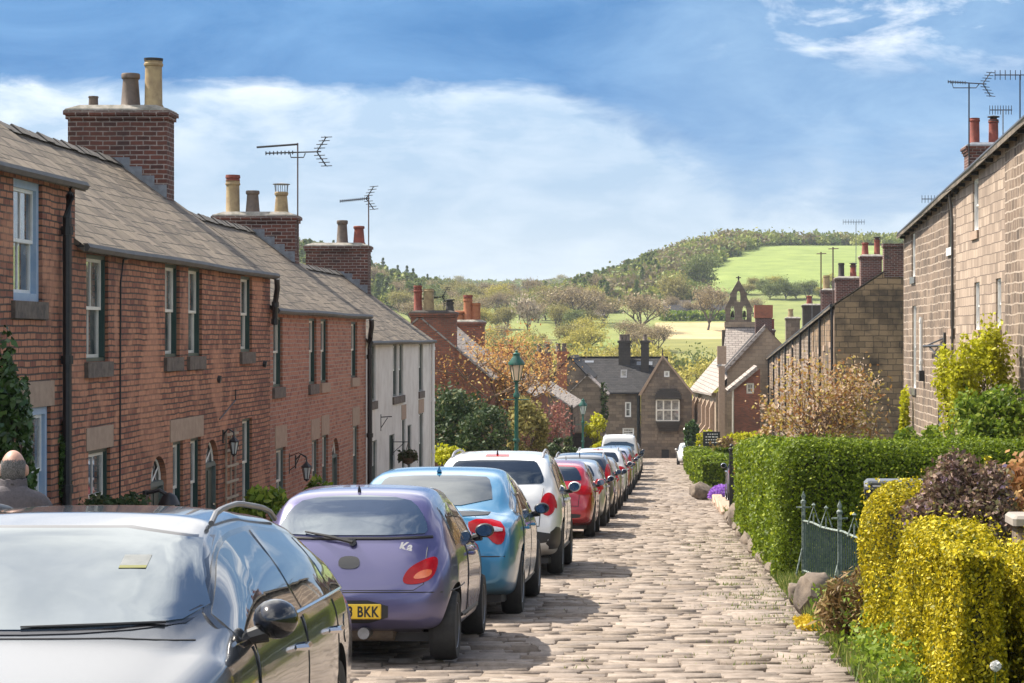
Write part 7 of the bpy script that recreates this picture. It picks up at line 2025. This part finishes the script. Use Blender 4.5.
# ------------------------------------------------------------------ street lamps
def lamp(px, d, ytop, label):
    x = wx(px, d); zt = wz(ytop, d); zb = rz(d) + .08; H = zt - zb
    o = empty('street_lamp', (x, d, zb), 0, label, 'street lamp')
    q = MB(); q.lathe(0, 0, [(.14, 0), (.14, .12), (.10, .2), (.095, .9), (.12, .95), (.12, 1.02), (.07, 1.1), (.052, 1.2), (.045, H - 1.15), (.075, H - 1.12), (.075, H - 1.05), (.04, H - 1.0), (.04, H - .78), (.09, H - .74), (.03, H - .72)], 14)
    q.tube([(-.3, 0, H - 1.18), (.3, 0, H - 1.18)], .014, 6)
    q.lathe(0, 0, [(.07, H * .45), (.085, H * .46), (.07, H * .47)], 12)
    q.build('column', M['lampgreen'], o)
    g = MB(); g.lathe(0, 0, [(.085, H - .72), (.16, H - .36)], 6, smooth=False); g.build('lantern_glass', M['lampglass' if d < 70 else 'paleglass'], o)
    f = MB()
    f.lathe(0, 0, [(.17, H - .36), (.20, H - .35), (.195, H - .30), (.09, H - .16), (.08, H - .12), (.09, H - .09), (.03, H - .05), (.04, H - .02), (.0, H)], 12)
    for k in range(6):
        a = k * math.pi / 3; f.tube([(.09 * math.cos(a), .09 * math.sin(a), H - .72), (.165 * math.cos(a), .165 * math.sin(a), H - .36)], .011, 5)
    f.build('lantern_cap', M['lampgreen'], o)
    return o
lamp(516.5, 53.5, 350, 'tall green cast iron street lamp beside the copper tree')
lamp(583, 101, 398, 'farther green street lamp in front of the dark yard wall')

# ------------------------------------------------------------------ iron railings
A = Vector((wx(803.5, 28.1), 28.1, rz(28.1) + .10)); B = Vector((2.12, 21.6, rz(21.6) + .04))
fr = empty('iron_railings', A, 0, 'old grey-green iron railings leaning by the big privet hedge', 'railings')
M['rail'] = plain('weathered_green_iron', (.035, .07, .058), (.09, .125, .11), .6, 14)
M['railpale'] = plain('flaking_iron', (.24, .28, .25), (.06, .09, .075), .7, 22, lo=.42, hi=.58)
dv = B - A; n = 40
def hgt(t): return .80 + .03 * math.sin(t * 9)
for k, t in enumerate((0, .46, 1.0)):
    p = dv * t; q = MB(); Ht = .90 if k == 0 else .88
    q.box(p.x - .022, p.x + .022, p.y - .022, p.y + .022, p.z - .3, p.z + Ht)
    q.lathe(p.x, p.y, [(.035, p.z + Ht), (.035, p.z + Ht + .03), (.015, p.z + Ht + .05), (.028, p.z + Ht + .09), (.0, p.z + Ht + .16)], 8)
    q.tube([p + Vector((-.09, 0, Ht - .05)), p + Vector((.09, 0, Ht - .05))], .012, 5)
    q.tube([p + Vector((-.10, -.1, 0)), p + Vector((0, 0, .4))], .012, 5)
    q.build('post', M['railpale'], fr)
for z in (.06, .68):
    q = MB(); q.tube([dv * (k / 8) + Vector((0, 0, z + .012 * math.sin(k * 2))) for k in range(9)], .016, 4); q.build('rail', M['railpale'], fr)
q = MB()
for k in range(n):
    t = (k + .5) / n; p = dv * t; q.box(p.x - .008, p.x + .008, p.y - .008, p.y + .008, p.z + .07, p.z + .67)
q.build('bars', M['rail'], fr)
for t in (.14, .30, .62, .80):
    p = dv * t; q = MB()
    q.tube([p + Vector((-.07, 0, .68)), p + Vector((0, 0, .9)), p + Vector((.07, 0, .68))], .011, 5); q.tube([p + Vector((0, 0, .68)), p + Vector((0, 0, .81))], .010, 5)
    q.lathe(p.x, p.y, [(.0, p.z + .88), (.028, p.z + .91), (.0, p.z + .94)], 6)
    q.build('scroll', M['railpale'], fr)
for (px, d, h, lab) in ((731.5, 57.2, 1.62, 'black iron gate post nearest the road at the drive entrance'), (739, 56.6, 1.55, 'second black iron gate post, against the hedge at the drive entrance')):
    o = empty('gate_post', (wx(px, d), d, rz(d) + .05), 0, lab, 'gate post'); q = MB(); q.bbox(-.06, .06, -.06, .06, 0, h, .012); q.build('shaft', M['black'], o)
    q = MB(); q.lathe(0, 0, [(.075, h), (.08, h + .04), (.03, h + .07), (.055, h + .12), (0, h + .17)], 10); q.build('cap', M['black'], o)

# ------------------------------------------------------------------ wheelie bin
bz0 = wz(478, 20.6) - 1.07
b = empty('wheelie_bin', (wx(896, 20.6), 20.6, bz0), R(-4), 'dark grey wheelie bin behind the upright golden privet column', 'bin')
q = MB(); lo = [(-.21, -.24), (.21, -.24), (.21, .26), (-.21, .26)]; hi = [(-.27, -.34), (.27, -.34), (.27, .34), (-.27, .34)]
q.add([(x, y, .05) for x, y in lo] + [(x, y, .97) for x, y in hi], [(0, 1, 5, 4), (1, 2, 6, 5), (2, 3, 7, 6), (3, 0, 4, 7), (0, 3, 2, 1), (4, 5, 6, 7)])
q.box(-.29, .29, -.36, .36, .93, .985); q.build('body', M['plastic'], b)
M['binlid'] = plain('bin_lid_grey', (.13, .14, .155), (.09, .095, .10), .4, 8)
q = MB(); q.bbox(-.29, .29, -.38, .36, .99, 1.045, .03); q.tube([(-.25, -.40, 1.05), (.25, -.40, 1.05)], .022, 8); q.tube([(-.25, -.34, 1.01), (-.25, -.40, 1.05)], .02, 6); q.tube([(.25, -.34, 1.01), (.25, -.40, 1.05)], .02, 6); q.build('lid', M['binlid'], b)
for sg in (-1, 1):
    q = MB(); q.tube([(sg * .24, .26, .1), (sg * .30, .26, .1)], .1, 16); q.build('wheel', M['tyre'], b)

# ------------------------------------------------------------------ notice board, garden seat, coping
d = 122; s_ = empty('notice_board', (wx(711.5, d), d, rz(d)), 0, 'dark notice board with rows of pale lettering on posts by the church hedge', 'sign')
q = MB(); w2 = 17 * d / F / 2; z1 = wz(431.5, d) - rz(d); z0 = wz(446, d) - rz(d); q.bbox(-w2, w2, -.03, .03, z0, z1, .015)
q.build('board', M['plastic'], s_)
q = MB(); q.box(-w2 + .04, -w2 + .1, .035, .09, -.3, z1 - .05); q.box(w2 - .1, w2 - .04, .035, .09, -.3, z1 - .05); q.build('posts', M['wood'], s_)
q = MB(); g = random.Random(4)
for r_ in range(4):
    q = MB(); x = -w2 * .7 + (.1 if r_ == 0 else 0); zz = z1 - .14 - r_ * .15
    while x < w2 * .62:
        l = g.uniform(.05, .16); q.box(x, x + l, -.036, -.0315, zz - .03, zz + .025); x += l + .05
    q.build('lettering_row', M['white'], s_)
d = 44.0; gs = empty('garden_seat', (wx(932, d), d, wz(443, d) - .95), 0, 'red slatted wooden garden seat seen above the big hedge', 'seat')
q = MB()
for k in range(5): q.box(-.15, .15, -.02, .0, .58 + k * .09, .635 + k * .09)
q.build('back_slats', M['redwood'], gs)
q = MB()
for sx in (-.17, .17): q.box(sx - .02, sx + .02, -.02, .03, 0, 1.02)
for sx in (-.17, .17): q.box(sx - .02, sx + .02, -.5, -.46, 0, .45)
q.build('frame', M['redwood'], gs)
q = MB()
for k in range(4): q.box(-.16, .16, -.5 + k * .12, -.41 + k * .12, .42, .45)
q.build('seat', M['redwood'], gs)
d = 14.0
gw = empty('garden_wall', (2.50, d, rz(d)), 0, 'flat grey stone coping of a low wall at the right edge between the shrubs', 'wall')
q = MB(); zt = wz(527, d) - rz(d); q.bbox(-.22, .9, .9, 1.2, -.2, zt - .07, .02); q.build('wall', M['stone_far'], gw)
q = MB(); q.bbox(-.26, .9, .85, 1.25, zt - .066, zt, .02); q.build('coping', M['concrete'], gw)

# ------------------------------------------------------------------ the man on the pavement
def person():
    d = 13.0; hx = wx(13, d)
    root = empty('person', (hx, d, rz(d) + .09), R(14), 'balding man in a grey jacket seen from behind on the left pavement', 'person')
    H = 1.62
    # skeleton for skin
    V = [(0, 0, .92), (0, .02, 1.10), (0, .0, 1.28), (0, -.02, 1.375), (0, .015, 1.44),     # pelvis .. neck
         (.10, 0, .88), (.115, .03, .50), (.12, -.02, .09), (.125, .14, .045),              # right leg
         (-.10, 0, .88), (-.11, .10, .50), (-.115, .12, .10), (-.12, .26, .05),             # left leg mid stride
         (.175, -.015, 1.335), (.235, -.02, 1.08), (.235, .13, .86), (.225, .18, .79),
         (-.175, -.015, 1.335), (-.235, .0, 1.08), (-.225, .16, .88), (-.215, .21, .81)]
    E = [(0, 1), (1, 2), (2, 3), (3, 4), (0, 5), (5, 6), (6, 7), (7, 8), (0, 9), (9, 10), (10, 11), (11, 12), (3, 13), (13, 14), (14, 15), (15, 16), (3, 17), (17, 18), (18, 19), (19, 20)]
    rad = [(.165, .115), (.165, .12), (.18, .125), (.10, .085), (.058, .062), (.095, .10), (.062, .066), (.046, .05), (.042, .035), (.095, .10), (.062, .066), (.046, .05), (.042, .035),
           (.078, .075), (.058, .058), (.042, .044), (.034, .024), (.078, .075), (.058, .058), (.042, .044), (.034, .024)]
    def skin(V, E, rad, root_i=0, sub=2):
        me = bpy.data.meshes.new('sk'); me.from_pydata(V, E, []); o = bpy.data.objects.new('sk', me); COL.objects.link(o)
        md = o.modifiers.new('k', 'SKIN'); md.use_smooth_shade = True
        for i, r_ in enumerate(rad):
            sv = me.skin_vertices[0].data[i]; sv.radius = r_; sv.use_root = (i == root_i)
        ss = o.modifiers.new('s', 'SUBSURF'); ss.levels = sub; ss.render_levels = sub
        m2 = eval_mesh(o); bpy.data.objects.remove(o); return m2
    bm = bmesh.new()
    def addm(m): bm.from_mesh(m); bpy.data.meshes.remove(m)
    addm(skin(V, E, rad))
    # head: rings from chin to crown with brow, nose, jaw
    hd = bmesh.new(); bmesh.ops.create_uvsphere(hd, u_segments=40, v_segments=28, radius=1)
    for v in hd.verts:
        x, y, z = v.co
        k = 1.0 - .26 * max(0, -z) ** 1.4 - .05 * max(0, z)
        jaw = .02 * max(0, -z) if y > 0 else 0
        ny_ = y * .097 + jaw
        if y < 0: ny_ *= 1.02
        v.co = Vector((x * .077 * k, ny_, z * .118))
        a = abs(x)
        if y > .5:
            if a < .2 and -.35 < z < .12: v.co.y += .024 * (1 - a / .2) * (1 - abs(z + .2) / .34 if abs(z + .2) < .34 else 0)      # nose
            if .2 < a < .55 and -.02 < z < .18: v.co.y -= .010                                                                       # eye hollows
            if a < .3 and -.62 < z < -.48: v.co.y -= .006                                                                            # mouth
    hm = bpy.data.meshes.new('h'); hd.to_mesh(hm); hd.free(); hm.transform(Matrix.Translation((0, .035, 1.535)) @ Matrix.Rotation(R(-8), 4, 'X')); addm(hm)
    for sg in (1, -1):
        e = bmesh.new(); bmesh.ops.create_uvsphere(e, u_segments=14, v_segments=10, radius=1)
        for v in e.verts: v.co = Vector((v.co.x * .012, v.co.y * .022, v.co.z * .036))
        em = bpy.data.meshes.new('e'); e.to_mesh(em); e.free(); em.transform(Matrix.Translation((sg * .080, .018, 1.53)) @ Matrix.Rotation(R(sg * -22), 4, 'Z')); addm(em)
        # hand: palm runs on from the wrist, five fingers
        w0 = Vector((sg * .228, .175 if sg > 0 else .205, .80 if sg > 0 else .82)); dirn = Vector((-sg * .05, .3, -.95)).normalized(); out = Vector((0, .95, .3)).normalized()
        for f in range(4):
            b0 = w0 + dirn * .045 + out * (.03 - f * .02); L = (.07, .08, .075, .058)[f]
            p = [tuple(b0), tuple(b0 + dirn * L * .5 + Vector((-sg * .006, 0, 0))), tuple(b0 + dirn * L * .8 + Vector((-sg * .022, 0, 0))), tuple(b0 + dirn * L * .95 + Vector((-sg * .04, 0, 0)))]
            addm(skin(p, [(0, 1), (1, 2), (2, 3)], [(.010, .010), (.009, .009), (.008, .008), (.007, .007)], 0, 1))
        b0 = w0 + out * .03; p = [tuple(b0), tuple(b0 + dirn * .03 + out * .025), tuple(b0 + dirn * .06 + out * .03)]
        addm(skin(p, [(0, 1), (1, 2)], [(.012, .012), (.010, .010), (.008, .008)], 0, 1))
    me = bpy.data.meshes.new('body'); bm.to_mesh(me); bm.free()
    o = bpy.data.objects.new('tmp', me); COL.objects.link(o)
    rm = o.modifiers.new('r', 'REMESH'); rm.mode = 'VOXEL'; rm.voxel_size = .0075
    sm = o.modifiers.new('s', 'SMOOTH'); sm.factor = .5; sm.iterations = 2
    fm = eval_mesh(o); bpy.data.objects.remove(o)
    M['skin'] = plain('skin', (.50, .29, .21), (.44, .24, .175), .55, 30)
    M['jacket'] = plain('grey_jacket', (.085, .075, .08), (.115, .10, .105), .9, 60, bstr=.3)
    M['trousers'] = plain('dark_trousers', (.04, .042, .05), (.055, .055, .065), .9, 60)
    M['shoe'] = plain('brown_shoe', (.05, .03, .02), (.07, .045, .03), .6, 20)
    for m_ in ('skin', 'jacket', 'trousers', 'shoe'): fm.materials.append(M[m_])
    for p in fm.polygons:
        p.use_smooth = True; c = p.center
        if c.z < .10: p.material_index = 3
        elif abs(c.x) > .17 and c.z < .86 and c.y > .08: p.material_index = 0
        elif c.z > 1.445 - .25 * max(0, c.y - .03): p.material_index = 0
        elif c.z < .90 and abs(c.x) < .17 or c.z < .75: p.material_index = 2
        else: p.material_index = 1
    body = link('body', fm, [], root)
    # jacket skirt and collar
    q = MB(); n = 28
    def ring(rx, ry, z, cy=0): return [(rx * math.cos(2 * math.pi * k / n), cy + ry * math.sin(2 * math.pi * k / n), z + .004 * math.sin(k * 1.7)) for k in range(n)]
    rs = [ring(.172, .128, .80, .01), ring(.178, .134, .95, .01), ring(.176, .13, 1.08, .02)]
    q.add(sum(rs, []), [(k * n + i, k * n + (i + 1) % n, (k + 1) * n + (i + 1) % n, (k + 1) * n + i) for k in range(2) for i in range(n)], 0, True); q.build('jacket_hem', M['jacket'], root, fixn=False)
    q = MB(); rs = [ring(.105, .095, 1.38, -.005), ring(.086, .084, 1.43, .002), ring(.081, .080, 1.478, .004), ring(.074, .073, 1.48, .004), ring(.07, .068, 1.43, .008)]
    q.add(sum(rs, []), [(k * n + i, k * n + (i + 1) % n, (k + 1) * n + (i + 1) % n, (k + 1) * n + i) for k in range(4) for i in range(n)], 0, True); q.build('collar', M['jacket'], root, fixn=False)
    # hair: a grey fringe round the back and sides of the bald crown
    M['hair'] = leafmat('grey_hair', [(0, (.06, .056, .052)), (.5, (.13, .12, .115)), (1, (.26, .245, .23))], .1)
    g = np.random.default_rng(8); n_ = 8000
    az_ = g.uniform(math.pi * .93, math.pi * 2.07, n_); el = g.uniform(-1.22, .50, n_)
    keep = el < .40 - .25 * np.cos(az_ * 1) ** 2 * 0 + .06 * g.normal(size=n_)
    az_, el = az_[keep], el[keep]
    k = 1 - .10 * np.maximum(0, -np.sin(el)) ** 1.4 + .30 * np.clip(-el - .55, 0, 1)
    ce = np.where(el < -.45, math.cos(-.45), np.cos(el)); zz = np.where(el < -.45, math.sin(-.45) * .119 - (-.45 - el) * .085, np.sin(el) * .119); k = np.where(el < -.45, 1 - .12 * (-.45 - el), 1.0)
    P = np.stack([np.cos(az_) * ce * .079 * k, np.sin(az_) * ce * .0995 * k * (1 + .32 * np.clip(-.30 - el, 0, .7)), zz], 1)
    th = R(-8); y_, z_ = P[:, 1] * math.cos(th) - P[:, 2] * math.sin(th), P[:, 1] * math.sin(th) + P[:, 2] * math.cos(th)
    P = np.stack([P[:, 0], y_ + .035, z_ + 1.535], 1)
    N = np.stack([np.cos(az_) * np.cos(el), np.sin(az_) * np.cos(el), np.sin(el)], 1)
    t = np.stack([N[:, 0] * .1, N[:, 1] * .1, -np.ones(len(P))], 1); t -= (t * N).sum(1)[:, None] * N * .75; t /= np.linalg.norm(t, axis=1)[:, None]
    b_ = np.cross(N, t); L = .030
    Vh = np.stack([P - b_ * .002, P + b_ * .002, P + t * L + b_ * .0015 - N * .002, P + t * L - b_ * .0015 - N * .002], 1).reshape(-1, 3)
    np_mesh('hair', Vh, np.arange(len(Vh)).reshape(-1, 4), M['hair'], root, np.repeat(g.random(len(P)), 4))
    root.scale = (.95, .95, .95)
    return root
person()

# ------------------------------------------------------------------ the air of the valley
hz = MB(); hz.box(-3700, 3700, -75, 6650, -22, 95)
hm, nt, b = nmat('valley_air'); nt.nodes.remove(b)
pv_ = nt.nodes.new('ShaderNodeVolumePrincipled'); pv_.inputs['Color'].default_value = (.80, .88, 1.0, 1); pv_.inputs['Density'].default_value = .00013
pv_.inputs['Anisotropy'].default_value = .2
nt.links.new(pv_.outputs[0], nt.nodes['Material Output'].inputs['Volume'])
ho = hz.build('haze', hm); tag(ho, 'thin blue air over the whole valley', kind='stuff')
SC.cycles.volume_bounces = 0
